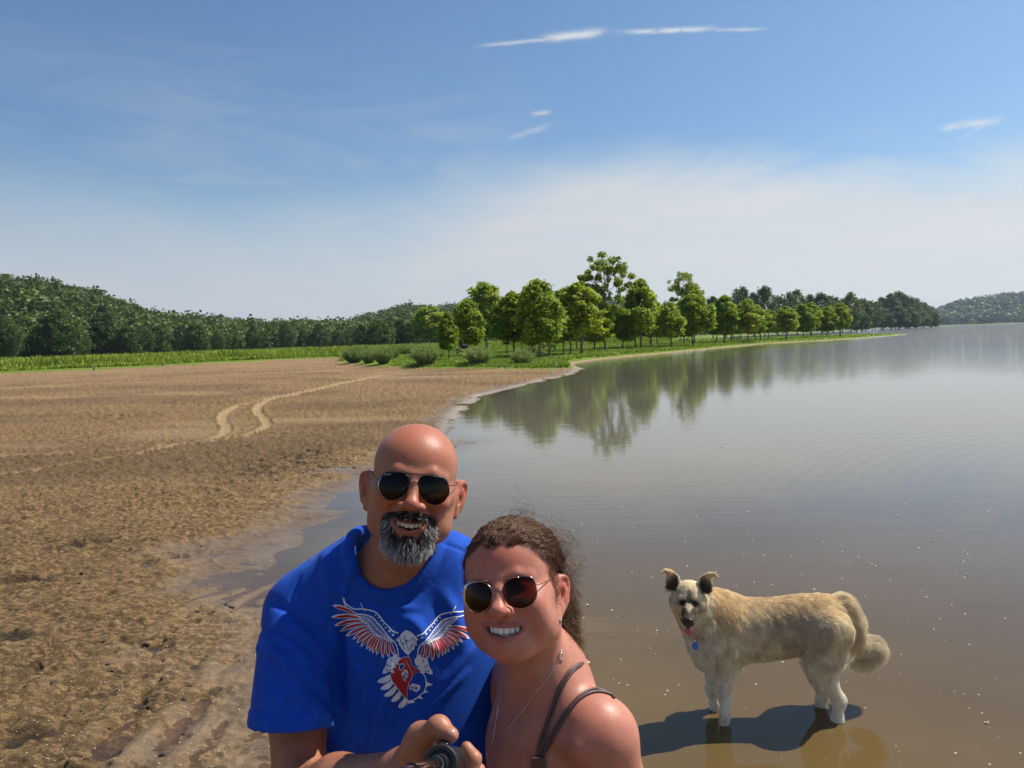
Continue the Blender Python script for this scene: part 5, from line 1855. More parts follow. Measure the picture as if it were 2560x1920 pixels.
def beard_hairs(P, Q, L, R, hc, p):
    r = np.random.default_rng(21)
    def loc_(c): return (c - hc) @ R * 100
    mw, zt, zb, zc = p['mw'], p['mzt'], p['mzb'], p['mzc']
    def wf(c):
        l = loc_(c); x, y, z = l.T; ax = np.abs(x) / p['wx']
        k = np.clip(ax / mw, 0, 1.2)
        up = zt + (zc - zt) * k ** 1.7 + .62; lo = zb + (zc - zb) * k ** 1.7 - .85
        must = (z > up - .25) & (z < -5.05 - .10 * ax ** 1.5 + .0) & (ax < 3.9)
        side = (ax > mw + .25) & (ax < 4.6 - .05 * (z + 8) ** 2 * .3) & (z < -5.9) & (z > -10)
        chin = (z < lo - .25) & (ax < 4.6) & (z > -12.9) 
        soul = (z < lo) & (ax < .8) & (z > -11)
        m = (must | side | chin | soul) & (y < -1.5) & (y > -12)
        wt = m.astype(float) * (1 - .75 * ((z < lo) & (z > lo - 1.0) & (ax > .9) & (ax < 2.6)))
        return wt + 1e-9
    n = 10000
    pt, tri, bc = sample_surface(P, Q, n, r, wf)
    N = vnormals(P, Q); nn = (N[tri] * bc[:, :, None]).sum(1); nn /= np.linalg.norm(nn, axis=1)[:, None]
    l = loc_(pt); x, y, z = l.T
    ln = np.where(z > -7.0, .75, np.where(z > -9.2, 1.3, 1.30 + .40 * smooth01((-z - 9.5) / 2))) * r.uniform(.6, 1.25, n)
    ln *= np.where(z < -9.2, np.clip(1.15 - (np.abs(x) / 5.0) ** 3 * .6, .4, 1.2), 1)
    d = np.stack([np.sign(x) * .25 + x * .05, np.full(n, -.25), np.full(n, -1.0)], 1)
    d[z > -7.0] = np.stack([np.sign(x) * .75, np.full(n, -.35), np.full(n, -.65)], 1)[z > -7.0]
    d[:, 0] -= np.where(z < -9.5, x * .10, 0)
    cl = np.stack([vnoise(x * 1.6, y * 1.6, z * 1.6, seed=q) for q in (1, 2, 3)], 1)
    d = d + cl * .35 + r.normal(size=(n, 3)) * .22
    d /= np.linalg.norm(d, axis=1)[:, None]
    dw = d @ R.T
    segs = 6; S = [pt - nn * .0015]
    cur = pt; step = (ln / 100 / segs)[:, None]; dd = dw + nn * .55
    wob = r.normal(size=(n, 3)) * .30
    for i in range(segs):
        v = dd + wob * math.sin(i * 1.3) + nn * max(0, .35 - .12 * i)
        v /= np.linalg.norm(v, axis=1)[:, None]
        cur = cur + v * step; S.append(cur)
        dd = dd * .75 + dw * .35
    S = np.stack(S, 1)
    m, t, out = material('beard_hair')
    b = pbsdf(t, out, Base_Color=attr(t, 'Col', True), Roughness=.45); b.inputs['Specular IOR Level'].default_value = .35
    o = hair_obj('beard', S - M_LOC, .00033, m, MAN)
    whiteness = np.clip(.13 + .34 * smooth01((-z - 9.5) / 2.5) + .35 * smooth01((np.abs(x) - 2.6) / 1.6) * (z < -7.2), 0, .9)
    whiteness = whiteness * np.where((np.abs(x) < 2.2) & (z > -10.5), .35, 1.0)
    w = (r.random(n) < whiteness)
    base = np.where(w[:, None], np.array([.74, .72, .69]), np.array([.030, .023, .019])) * r.uniform(.7, 1.2, (n, 1))
    g = np.repeat(base[:, None], segs + 1, 1)
    add_attr(o, 'Col', np.clip(g, 0, 1).reshape(-1, 3), 'FLOAT_COLOR')


beard_hairs(MAN_P, MAN_Q, ML, M_R, M_HC, M_P)


def arm_hairs():
    r = np.random.default_rng(23)
    d = WRI - ELB; Ld = d @ d
    def wf(c):
        t = ((c - ELB) @ d) / Ld
        dist = np.linalg.norm(c - ELB - np.clip(t, 0, 1)[:, None] * d, axis=1)
        return ((t > -.15) & (t < .97) & (dist < .062)).astype(float) + 1e-9
    n = 1500
    pt, tri, bc = sample_surface(MAN_P, MAN_Q, n, r, wf)
    N = vnormals(MAN_P, MAN_Q); nn = (N[tri] * bc[:, :, None]).sum(1); nn /= np.linalg.norm(nn, axis=1)[:, None]
    fl = d / math.sqrt(Ld) * .8 + np.array([0, 0, -.5]) + r.normal(size=(n, 3)) * .35
    ln = r.uniform(.006, .013, n)[:, None]
    S = np.stack([pt, pt + (fl * .5 + nn * .45) * ln, pt + (fl * 1.0 + nn * .5) * ln], 1)
    hair_obj('arm_hair', S - M_LOC, .00014, simple_mat('dark_body_hair', (.05, .035, .025), .5), MAN)


arm_hairs()


# ------------------------------------------------------------------ his t-shirt
def build_shirt():
    f = Field(vgrid([(-.62, .0048), (-.36, .0042), (.12, None)]), vgrid([(1.14, .0048), (1.46, .006), (1.74, None)]), vgrid([(.80, .008), (1.14, .0042), (1.68, None)]))
    nb = np.array([-.232, 1.49, 1.50])
    # yoke, chest, belly and hanging hem
    f.cap(nb + np.array([-.03, .01, .010]), SH_L + np.array([.045, 0, .012]), .068, .054, .05); f.cap(nb + np.array([.03, .01, .008]), SH_R + np.array([-.035, 0, .004]), .068, .052, .05)
    f.cap(nb + np.array([-.09, .01, .010]), SH_L + np.array([.020, 0, .022]), .060, .056, .05); f.cap(nb + np.array([.09, .01, .008]), SH_R + np.array([-.020, 0, .018]), .060, .054, .05)
    f.ell(SH_L + np.array([.065, -.02, -.11]), (.07, .07, .12), .05); f.ell(SH_R + np.array([-.065, -.02, -.11]), (.07, .07, .12), .05)
    f.ell((-.232, 1.50, 1.33), (.205, .138, .185), .06)
    f.ell((-.235, 1.50, 1.16), (.245, .158, .20), .06)
    f.ell((-.240, 1.50, 1.00), (.265, .172, .22), .06)
    # collar ring laid on the cloth, seen from along the neck
    rc = np.array([-.243, 1.458, 1.57]); ex = np.array([1.0, -.02, -.08]); ex /= np.linalg.norm(ex)
    nz = np.array([.05, -.50, .86]); nz -= ex * (nz @ ex); nz /= np.linalg.norm(nz); ey = np.cross(nz, ex)
    Pt, Qt = f.mesh(); bv = bvh_of(Pt, Qt)
    ring, ring2 = [], []
    for rr_, lst in ((0, ring), (.0185, ring2)):
        for a in np.linspace(0, 2 * math.pi, 65):
            q = rc + ex * math.cos(a) * (.086 + rr_) + ey * math.sin(a) * (.091 + rr_)
            h = bv.ray_cast(Vector(q + nz * .25), Vector(-nz))
            lst.append(np.array(h[0]) if h[0] is not None else q)
    # sleeves
    hems = []
    for (a, b, ra, rb, cut) in ((SH_L + np.array([.012, 0, -.004]), W(636, 1500, 1.405), .074, .080, True), (SH_R + np.array([-.01, 0, 0]), np.array([.075, 1.64, 1.22]), .072, .076, True)):
        d = (b - a) / np.linalg.norm(b - a)
        if a[0] < -.3:
            e = W(634, 1562, 1.385); dn = np.array([-.02, -.28, -.95]); dn /= np.linalg.norm(dn); a2 = a; b2 = e + (e - a) * .15
        else:
            e = b; dn = d; a2 = a; b2 = b + d * .05
        def sd(X, Y, Z, a2=a2, b2=b2, ra=ra, rb=rb, e=e, dn=dn):
            c = cap_d(X, Y, Z, a2, b2, ra, rb)
            pl = (X - e[0]) * dn[0] + (Y - e[1]) * dn[1] + (Z - e[2]) * dn[2]
            inner = c + .012
            hollow = np.maximum(inner, -(pl + .035))
            return np.maximum(np.maximum(c, pl), -hollow)
        f.custom(np.minimum(a2, b2) - .09, np.maximum(a2, b2) + .09, sd, .012)
        hems.append((e, dn, a2, b2, ra))
    # neck opening, then its ribbed band
    f.cap(rc - nz * .09, rc + nz * .16, .082, .089, .004, 'sub')
    P0, Q0 = f.mesh()
    f.chain(ring, .0088, .007)
    f.chain(ring2, .0034, .003, 'sub')
    P, Q = f.mesh()
    P = relax(P, Q, 3, .5)
    N = vnormals(P, Q)
    # folds: long creases laid on the cloth where the photograph shows them
    px = []
    d0 = P - _O; dep = d0 @ _F
    sx = (1280 + FOC * (d0 @ _R) / dep) / _K; sy = (960 - FOC * (d0 @ _U) / dep) / _K
    front = (N @ -_F) > -.15
    h = np.zeros(len(P))
    def crease(pts, w, a, sharp=1.0):
        nonlocal h
        c = catmull(pts, 5)
        d = poly_dist(sx, sy, [tuple(q) for q in c])
        L = np.linalg.norm(c[-1] - c[0])
        tpos = np.clip(((sx - c[0][0]) * (c[-1] - c[0])[0] + (sy - c[0][1]) * (c[-1] - c[0])[1]) / L ** 2, 0, 1)
        env = np.sin(np.pi * np.clip(tpos * .9 + .05, 0, 1)) ** .6
        h = h + front * a * env * np.exp(-(d / w) ** 2)
    cr = [([(735, 1440), (700, 1380), (640, 1330), (590, 1300)], 10, -.009), ([(552, 1358), (600, 1370), (660, 1400), (715, 1450)], 6, -.006), ([(560, 1400), (620, 1430), (680, 1480), (730, 1530)], 12, .009),
          ([(580, 1380), (640, 1440), (700, 1520)], 8, -.007), ([(722, 1300), (728, 1380), (730, 1480), (728, 1560)], 13, -.022), ([(640, 1500), (690, 1540), (720, 1570)], 10, .010), ([(660, 1480), (700, 1510), (728, 1545)], 7, -.008),
          ([(800, 1150), (780, 1180), (755, 1260), (735, 1330)], 14, .006), ([(770, 1250), (740, 1330), (725, 1400)], 9, -.008), ([(700, 1190), (710, 1260), (728, 1340)], 12, .006),
          ([(850, 1420), (840, 1480), (815, 1560), (800, 1620)], 14, .010), ([(815, 1430), (805, 1500), (790, 1580)], 11, -.007), ([(880, 1460), (872, 1530), (850, 1600)], 11, -.007),
          ([(760, 1420), (790, 1480), (820, 1560)], 14, .006), ([(960, 1280), (985, 1330), (1000, 1400)], 14, .006), ([(930, 1290), (950, 1360), (960, 1440)], 16, -.004), ([(1010, 1200), (1020, 1290), (1030, 1380)], 14, -.006),
          ([(900, 1380), (940, 1400), (980, 1390)], 14, .004), ([(870, 1330), (900, 1350), (930, 1400)], 14, .007), ([(960, 1480), (990, 1440), (1020, 1400)], 8, .004), ([(930, 1530), (970, 1490), (1010, 1450)], 7, .004),
          ([(560, 1600), (570, 1640)], 8, .006), ([(830, 1290), (860, 1310), (900, 1315)], 9, .004),
          ([(655, 1225), (700, 1185), (760, 1155)], 3.0, -.0016), ([(648, 1245), (630, 1290), (620, 1340)], 3, -.0016), ([(955, 1172), (990, 1185), (1030, 1200)], 3, -.0016)]
    for pts, w, a in cr: crease(pts, w, a * (1.35 if w > 3 else 2.6))
    h += .0035 * fbm(P[:, 0] * 14 + 3, P[:, 1] * 14, P[:, 2] * 9, 3, seed=9) * smooth01((.10 - np.abs(P[:, 2] - 1.1)) / .1 + .7)
    for e, dn, a2, b2, ra in hems:
        cd_ = cap_d(P[:, 0], P[:, 1], P[:, 2], a2, b2, ra, ra + .004)
        near = smooth01((cd_ + .006) / .004) * (cd_ < .03) * ((P - e) @ dn < -.001)
        pl = (P - e) @ dn
        h += near * (.0022 * smooth01((pl + .028) / .003) - .0015 * np.exp(-((pl + .0285) / .0035) ** 2))
    back = ~front
    h += back * .004 * vnoise(P[:, 0] * 20, P[:, 1] * 9, P[:, 2] * 7, seed=12)
    P = P + N * h[:, None]
    P = relax(P, Q, 1, .4)
    m, t, out = material('blue_cotton')
    tc = t.add('ShaderNodeTexCoord').outputs['Object']
    n1 = t.noise(tc, 1400, 2, .6); n2 = t.noise(tc, 60, 4, .7)
    c = t.mix(t.mapr(n2, .3, .7), (0.006, 0.054, 0.36), (0.009, 0.072, 0.44))
    c = t.mix(t.mapr(n1, .45, .8, 0, .25), c, (0.04, 0.16, 0.62))
    b = pbsdf(t, out, Base_Color=c, Roughness=.85)
    b.inputs['Specular IOR Level'].default_value = .2
    b.inputs['Sheen Weight'].default_value = .12; b.inputs['Sheen Roughness'].default_value = .5
    b.inputs['Sheen Tint'].default_value = (.35, .55, 1, 1)
    t.link(t.bump(t.math('ADD', t.math('MULTIPLY', n1, .5), t.math('MULTIPLY', t.noise(tc, 130, 5, .7), 1.0)), .35, .0015), b.inputs['Normal'])
    o = mesh_obj('tshirt', P - M_LOC, Q, m, MAN, smooth=True)
    return P, Q


SHIRT_P, SHIRT_Q = build_shirt()
# ------------------------------------------------------------------ the woman
W_px = ((1120 + 535 / 4.254) / _K, (1260 + 880 / 4.254) / _K)
_vb = ray(*W_px); _vb = _vb / np.linalg.norm(_vb)
_zz = _U * math.cos(math.radians(6)) - _R * math.sin(math.radians(6))
_zz = _zz - _vb * (_zz @ _vb); _zz /= np.linalg.norm(_zz)
_xx = np.cross(_vb, _zz)
_th = math.radians(17)
W_R = np.stack([_xx * math.cos(_th) - _vb * math.sin(_th), _vb * math.cos(_th) + _xx * math.sin(_th), _zz], 1)
W_S = .95
W_HC = W(*W_px, 1.18) + W_R @ np.array([0, .088, 0]) * W_S
WL = lambda x, y, z: W_HC + W_R @ (np.array([x, y, z]) * W_S)
W_P = dict(mtilt=.09, jowl=(2.3, 2.4, 2.7), brow=.45, tw=.84, tc=2.3, s=W_S, wx=1.0, jaw=(4.6, -7.8, -9.6), cheek=(2.9, 2.3, 2.4), chin=(2.3, 1.8, 1.8), fold=.35, nose=(2.15, -10.5, -3.8), mz=-7.0, mw=3.55, mzc=-6.15, mzt=-6.5, mzb=-8.05, mdy=-9.0)
W_LOC = np.array([.05, 1.28, 0])
WSK = skin_material('sunburnt_skin', (0.48, 0.212, 0.138), (0.37, 0.132, 0.086), 0.40, .35)
W_SL = np.array([.124, 1.205, 1.302])      # picture-right shoulder
W_SR = np.array([-.010, 1.425, 1.305])


def build_woman():
    root = empty('person', W_LOC)
    f = Field(vgrid([(-.20, .0045), (-.12, .0022), (.10, .0026), (.22, .006), (.34, None)]),
              vgrid([(.98, .009), (1.10, .0022), (1.32, .006), (1.56, None)]),
              vgrid([(-.06, .014), (1.10, .005), (1.30, .0026), (1.47, .0022), (1.70, .006), (1.74, None)]))
    add_head(f, WL, W_R, W_P)
    add_ear(f, WL, W_R, 1, .072, 40, .95, -.024); add_ear(f, WL, W_R, -1, .072, 24, .93, -.022)
    nb = np.array([.040, 1.290, 1.375])
    f.cap(WL(0, .022, -.055), nb, .050, .056, .03)
    f.ell(WL(0, -.035, -.092), (.030, .036, .018), .03)
    f.cap(WL(.055, .03, -.05), nb + np.array([.0, -.05, -.045]), .014, .010, .02)
    f.cap(nb, W_SL + np.array([-.02, .0, .012]), .052, .040, .05); f.cap(nb, W_SR + np.array([.02, 0, .005]), .050, .04, .05)
    f.ell((.045, 1.31, 1.22), (.115, .095, .15), .06)
    f.ell((.040, 1.235, 1.225), (.085, .065, .10), .05)
    f.cap(nb + np.array([-.015, -.055, -.055]), W_SL + np.array([-.04, -.045, -.0]), .012, .012, .02)
    f.cap(nb + np.array([-.03, -.045, -.055]), W_SR + np.array([.03, -.045, -.0]), .012, .012, .02)
    for b in ((.085, 1.165, 1.155), (-.015, 1.225, 1.155)): f.ell(b, (.064, .060, .072), .035)
    f.ell((.05, 1.32, 1.02), (.125, .10, .16), .06); f.ell((.05, 1.335, .88), (.155, .12, .13), .06)
    # arms
    e1 = np.array([.182, 1.235, 1.04]); w1 = np.array([.19, 1.15, .82])
    f.ell(W_SL, (.056, .056, .060), .03)
    f.chain([W_SL + np.array([.005, 0, -.01]), (W_SL + e1) / 2 + np.array([.006, 0, 0]), e1, w1], [.052, .050, .041, .026], .03)
    f.ell(w1 + np.array([0, -.01, -.05]), (.022, .034, .05), .02)
    e2 = np.array([-.09, 1.50, 1.09]); w2 = np.array([-.16, 1.66, 1.02])
    f.chain([W_SR, e2, w2], [.048, .040, .026], .03)
    for s in (-1, 1):
        hip = np.array([.05 + s * .085, 1.335, .84]); kn = np.array([.05 + s * .09, 1.31, .45]); an = np.array([.05 + s * .09, 1.35, .08])
        f.chain([hip, kn, an], [.088, .054, .036], .04); f.cap(an + np.array([0, .02, -.05]), an + np.array([0, -.15, -.06]), .030, .025, .03)
    P, Q = f.mesh(); P = relax(P, Q, 2, .45)
    body = mesh_obj('body', P - W_LOC, Q, WSK, root, smooth=True)
    shr = .35 * np.exp(-(np.linalg.norm(P - (W_SL + np.array([-.02, -.05, .03])), axis=1) / .06) ** 2)
    fore = (P - W_HC) @ W_R / W_S * 100
    fo = .45 * np.exp(-((fore[:, 0] / 4.5) ** 2 + ((fore[:, 2] - 4.2) / 2.5) ** 2)) * (fore[:, 1] < -3)
    skin_attrs(body, P, WL, W_R, W_HC, W_P, shr + fo, s=W_S)
    x_, y_, z_ = fore.T
    sc = ((y_ < -1.5) * smooth01((z_ - 6.1 + .045 * x_ ** 2 - .75 * vnoise(x_ * .9, y_ * .9, seed=41)) / 1.5) + (y_ >= -1.5) * smooth01((z_ - np.where(y_ < 1.5, 2.2, np.where(y_ < 4.5, -1.5, -5))) / .8)) * (np.linalg.norm(fore - [0, 1, 1], axis=1) < 14) * (np.abs(x_) < 7.9)
    add_attr(body, 'hair_tint', np.clip(sc, 0, .92))  # dark hair colour on the scalp under the strands
    # swim top and its gathered centre
    g = Field(vgrid([(-.14, .005), (.22, None)]), vgrid([(1.06, .005), (1.46, None)]), vgrid([(.80, .008), (1.05, .004), (1.30, None)]))
    g.ell((.045, 1.31, 1.16), (.122, .103, .15), .05); g.ell((.05, 1.32, 1.02), (.133, .108, .16), .06)
    for b in ((.085, 1.165, 1.155), (-.015, 1.225, 1.155)): g.ell(b, (.068, .064, .072), .03)
    def cut(X, Y, Z): return (1.205 + .0 * X) - Z + .0 * Y
    g.custom((-.14, 1.06, .8), (.22, 1.46, 1.30), lambda X, Y, Z: (1.203 - Z) + 0 * X + 0 * Y, .004, 'sub')
    p, q = g.mesh(); p = relax(p, q, 2)
    n = vnormals(p, q); p = p + n * (.0016 * vnoise(p[:, 0] * 90, p[:, 1] * 90, p[:, 2] * 14, seed=2))[:, None]
    brown = simple_mat('brown_jersey', (.060, .030, .024), .6, noise=.15, scale=90, bump=.3)
    mesh_obj('swim_top', p - W_LOC, q, brown, root, smooth=True)
    # denim shorts below
    g = Field(vgrid([(-.15, .012), (.26, None)]), vgrid([(1.18, .012), (1.50, None)]), vgrid([(.62, .012), (.98, None)]))
    g.ell((.05, 1.335, .88), (.165, .13, .12), .05)
    for s in (-1, 1): g.cap((.05 + s * .085, 1.335, .85), (.05 + s * .088, 1.325, .68), .10, .09, .04)
    p, q = g.mesh(); mesh_obj('shorts', p - W_LOC, q, simple_mat('denim', (.05, .08, .14), .85, noise=.2, scale=70), root, smooth=True)
    tag(root, 'smiling woman with curly dark brown hair, aviator sunglasses and brown strappy top', 'person')
    return root, P, Q


WOMAN, WP_, WQ_ = build_woman()
WBV = bvh_of(WP_, WQ_)
smile_teeth(WL, W_R, dict(W_P, tooth=1.08, toothh=1.18, th=(1.0, .97, .96, .92, .86, .8)), WOMAN, W_LOC, simple_mat('white_teeth', (.84, .75, .62), .22), lower=True)
for s in (-1, 1):
    g = Field(*[np.arange(-.015, .015, .0012)] * 3); g.ell((0, 0, 0), (.0112,) * 3, 0); p, q = g.mesh()
    mesh_obj('eye', WL(s * .0315, -.0695, -.003) + p - W_LOC, q, EYEM, WOMAN, smooth=True)
M_ROSE = simple_mat('rose_gold', (.55, .36, .27), .22, metal=1.0)
M_SILVER = simple_mat('silver', (.75, .74, .72), .18, metal=1.0)
AW = [(2.75, 1.0), (2.2, 2.05), (.4, 2.35), (-1.5, 1.95), (-2.45, .9), (-2.4, -.6), (-1.5, -2.0), (.2, -2.6), (1.9, -2.1), (2.8, -.7)]
make_glasses(WOMAN, W_LOC, WL, (3.45, -9.6, -1.15), AW, M_ROSE, lens_material('amber_lens', (.42, .20, .05)), .00080, [(7.3, 1.2, .6), (7.3, 1.2, .6)], bridge_z=.5)


def strap(pts, name, mat, w=.0032, off=.002, n=7):
    c = catmull(pts, n)
    Q = [ray_hit(WBV, a, b, off) for a, b in c]
    Q = [q for q in Q if q is not None]
    Q = np.array(Q); Q[1:-1] = (Q[:-2] + Q[1:-1] * 2 + Q[2:]) / 4
    mb = MB(); mb.tube(Q - W_LOC, w, 8)
    return mb.build(name, mat, WOMAN, True)


M_STRAP = simple_mat('brown_strap', (.085, .045, .038), .5, noise=.2, scale=200)
for dx in (-4, 3):
    strap([(1163 + dx * .3, 1634), (1172 + dx, 1600), (1190 + dx, 1548), (1210 + dx, 1490), (1232 + dx, 1450), (1256 + dx * .4, 1433)], 'strap', M_STRAP, .0026)
    strap([(1170 + dx * .3, 1636), (1188 + dx, 1604), (1212 + dx, 1560), (1240 + dx * .8, 1520), (1266, 1499 + dx * .9), (1292, 1493 + dx * .9), (1318, 1500 + dx * .7), (1326, 1508 + dx * .5)], 'strap', M_STRAP, .0026)
g = W(1162, 1652, 1.09)
# gathered knot where the straps meet
kb = ray_hit(WBV, 1164, 1645, .004)
fk = Field(*[np.arange(c - .03, c + .03, .0012) for c in kb])
fk.ell(kb, (.009, .006, .010), .004)
for i in range(7): fk.cap(kb + np.array([-.009 + .003 * i, -.006, .010]), kb + np.array([-.012 + .004 * i, -.004, -.022]), .0017, .0022, .0008)
p, q = fk.mesh(); mesh_obj('gather', p - W_LOC, q, M_STRAP, WOMAN, smooth=True)
# fine necklace with an open oval pendant, clasp near the ear side
ch1 = [(1212, 1402), (1204, 1425), (1185, 1462), (1165, 1488), (1155, 1500), (1135, 1530), (1110, 1560), (1085, 1590), (1066, 1612)]
ch2 = [(1090, 1440), (1086, 1475), (1080, 1510), (1074, 1550), (1068, 1590), (1064, 1612)]
for c in (ch1, ch2): strap(c, 'necklace_chain', M_SILVER, .00055, .0012, 10)
pc = ray_hit(WBV, 1062, 1630, .003)
if pc is not None:
    mb = MB(); mb.tube([pc + _R * .005 * math.cos(a) + _U * (.011 * math.sin(a)) - W_LOC for a in np.linspace(0, 6.283, 24)], .0006, 6, False); mb.build('pendant', M_ROSE, WOMAN, True)
cl = ray_hit(WBV, 1209, 1414, .002)
if cl is not None:
    mb = MB(); mb.tube([cl + _R * .0035 * math.cos(a) + _U * .0035 * math.sin(a) - W_LOC for a in np.linspace(0, 6.283, 14)], .0009, 6, False)
    mb.box(cl + _U * -.009 - W_LOC, (.005, .0015, .006)); mb.build('necklace_clasp', M_SILVER, WOMAN, True)
er = ray_hit(WBV, (1120 + 1190 / 4.254) / _K, (1260 + 1245 / 4.254) / _K, .001)
if er is not None:
    fk = Field(*[np.arange(c - .006, c + .006, .0006) for c in er]); fk.ell(er, (.0018, .003, .0042), 0)
    p, q = fk.mesh(); mesh_obj('earring', p - W_LOC, q, M_SILVER, WOMAN, smooth=True)


def womans_hair():
    r = np.random.default_rng(31)
    N = vnormals(WP_, WQ_)
    def lc(c): return (c - W_HC) @ W_R / W_S * 100
    def hairline(x, y, z):
        # scalp behind the brow line, round the ears and down the nape
        zz = 6.3 - .10 * x * x * .55 + np.clip(-y - 4, 0, 9) * 0
        nz_ = .75 * vnoise(x * .9, y * .9, seed=41)
        front = (z > np.where(y < -1.5, 6.5 - .045 * x * x + nz_, -99))
        side = (y > -1.5 - .0 * z) & (z > np.where(y < 1.5, 2.0, np.where(y < 4.5, -1.5, -5.0)))
        return (front | side)
    def wf(c):
        l = lc(c); x, y, z = l.T
        m = hairline(x, y, z) & (z > -6) & (np.abs(x) < 9) & ~((np.abs(x) > 6.8) & (z < 2.4) & (y < 4.8))
        return m.astype(float) + 1e-9
    n = 24000
    pt, tri, bc = sample_surface(WP_, WQ_, n, r, wf)
    l = lc(pt)
    C = np.array([0, 1.4, 3.0]); Rr = np.array([7.9, 9.6, 8.0])
    K = np.array([.5, 9.8, .3])
    cur = l.copy(); S = [cur.copy()]
    segs = 16
    lf = .36 + .70 * (vnoise(l[:, 0] * .33, l[:, 1] * .33, l[:, 2] * .33, seed=5) + 1) / 2 + .5 * r.random(n) ** 3
    lf = lf * np.where(l[:, 0] < -3, .70, 1.0) * .95
    ph = 6.28 * (vnoise(l[:, 0] * .55, l[:, 1] * .55, l[:, 2] * .55, seed=6) + vnoise(l[:, 0] * .9, l[:, 1] * .9, l[:, 2] * .9, seed=16)); fr = r.uniform(.5, .75, n)
    sidev = np.sign(l[:, 0])
    for i in range(segs):
        t = (i + 1) / segs
        d = K - cur
        dist = np.linalg.norm(d, axis=1)[:, None]
        d = d / (dist + .1)
        nn = (cur - C) / Rr; nn /= np.linalg.norm(nn, axis=1)[:, None]
        d = d - nn * (d * nn).sum(1)[:, None] * (.8 if t < .85 else 0)
        b = np.cross(nn, d)
        wave = np.sin(ph + i * .95)[:, None] + .3 * np.sin(ph * 2 + i * fr * 2)[:, None]
        step = np.minimum(1.15, dist / (segs - i))
        cur = cur + (d + b * wave * .30) * step
        q = (cur - C) / Rr; rad = np.linalg.norm(q, axis=1)
        tgt = 1 + (lf * (np.sin(np.pi * min(1, t * 1.1)) * .9 + .25) + .35 * np.sin(ph * 1.3 + i * fr * 2.0) * t) / 8.5
        tgt = np.where(t > .92, np.minimum(tgt, 1.10), tgt)
        cur = C + q / rad[:, None] * tgt[:, None] * Rr
        S.append(cur.copy())
    S = np.stack(S, 1)
    # gather the strands into locks
    gi = r.choice(n, 300, replace=False)
    kd = KDTree(len(gi))
    for q, g_ in enumerate(gi): kd.insert(Vector(l[g_]), q)
    kd.balance()
    near = np.array([kd.find(Vector(v))[1] for v in l])
    tt_ = np.linspace(0, 1, S.shape[1])[None, :, None]
    pull = .74 * smooth01(tt_ * 2.2) * (r.random((n, 1, 1)) > .06)
    S = S * (1 - pull) + (S[gi][near] + (S - S[gi][near]) * .12) * pull
    S = S + np.stack([vnoise(S[:, :, 0] * .8, S[:, :, 1] * .8, S[:, :, 2] * .8, seed=q) for q in (51, 52, 53)], 2) * .45 * tt_
    Sw = W_HC + (S @ W_R.T) * W_S / 100
    hairs = [Sw]; 
    def curly(n, start, jit0, path, jit1, amp, turns, segs=17, seed=0):
        rr = np.random.default_rng(seed)
        T = catmull([start] + path, 10); 
        idx = np.linspace(0, len(T) - 1, segs)
        base = np.stack([np.interp(idx, np.arange(len(T)), T[:, a]) for a in range(3)], 1)
        o0 = rr.normal(size=(n, 3)) * jit0; o1 = rr.normal(size=(n, 3)) * jit1
        tt = np.linspace(0, 1, segs)[None, :, None]
        ln = rr.uniform(.55, 1.05, (n, 1, 1))
        tl = tt * ln
        ii = tl[:, :, 0] * (segs - 1)
        B = np.stack([np.interp(ii, np.arange(segs), base[:, a]) for a in range(3)], 2)
        grp = rr.integers(0, max(2, n // 28), n)
        gph = rr.random(grp.max() + 1) * 6.28; gam = rr.uniform(.6, 1.4, grp.max() + 1); gof = rr.normal(size=(grp.max() + 1, 3)) * jit1 * .8
        phs = gph[grp][:, None] + rr.normal(size=(n, 1)) * .35
        a = phs + tl[:, :, 0] * 6.28 * turns
        am = (amp * gam[grp])[:, None] * (0.25 + tl[:, :, 0])
        off = _R * (np.cos(a) * am)[:, :, None] + _F * (np.sin(a) * am)[:, :, None] + _U * (np.sin(a * .5 + phs) * am * .4)[:, :, None]
        return B + o0[:, None] * (1 - tl) + (o1 * .45 + gof[grp])[:, None] * tl + off
    knot = W_HC + W_R @ (np.array([.8, 10.0, .0]) * W_S / 100)
    # loose ponytail falling behind the picture-right side of her neck
    h2 = curly(3600, knot, .016, [W(1208, 1300, 1.36), W(1218, 1345, 1.345), W(1224, 1385, 1.335), W(1230, 1425, 1.33)], .014, .0075, 5, seed=1)
    def pad(H): return H
    h3 = curly(300, knot + W_R @ np.array([.03, -.01, .03]), .022, [W(1212, 1235, 1.32), W(1230, 1262, 1.30), W(1234, 1300, 1.30)], .013, .008, 3.5, seed=2)
    h4 = curly(110, WL(.060, .02, .075), .018, [W(1205, 1165, 1.28), W(1225, 1185, 1.27), W(1235, 1225, 1.27)], .012, .008, 3, seed=3)
    h5 = curly(200, WL(-.064, -.02, .060), .007, [WL(-.073, -.02, .03), WL(-.077, -.022, .0), WL(-.075, -.025, -.015)], .003, .003, 3, seed=4)
    h6 = curly(70, WL(.072, -.028, .045), .007, [WL(.077, -.020, .0), WL(.079, -.016, -.025), WL(.078, -.018, -.045)], .0035, .004, 3, seed=5)
    h7 = curly(60, WL(.01, .03, .100), .022, [WL(.015, .04, .115), WL(.03, .05, .120), WL(.045, .06, .112)], .007, .005, 2, seed=6)
    H = np.concatenate([Sw] + [pad(x) for x in (h2, h3, h4, h5, h6, h7)])
    m, t, out = material('brown_hair')
    col = attr(t, 'Col', True)
    b = pbsdf(t, out, Base_Color=col, Roughness=.32); b.inputs['Specular IOR Level'].default_value = .5
    b.inputs['Specular Tint'].default_value = (1, .75, .55, 1)
    o = hair_obj('hair', H - W_LOC, .00024, m, WOMAN)
    nn = len(H)
    k = r.random(nn)[:, None] ** 2
    base = np.array([.045, .020, .012]) * (1 - k) + np.array([.20, .080, .038]) * k
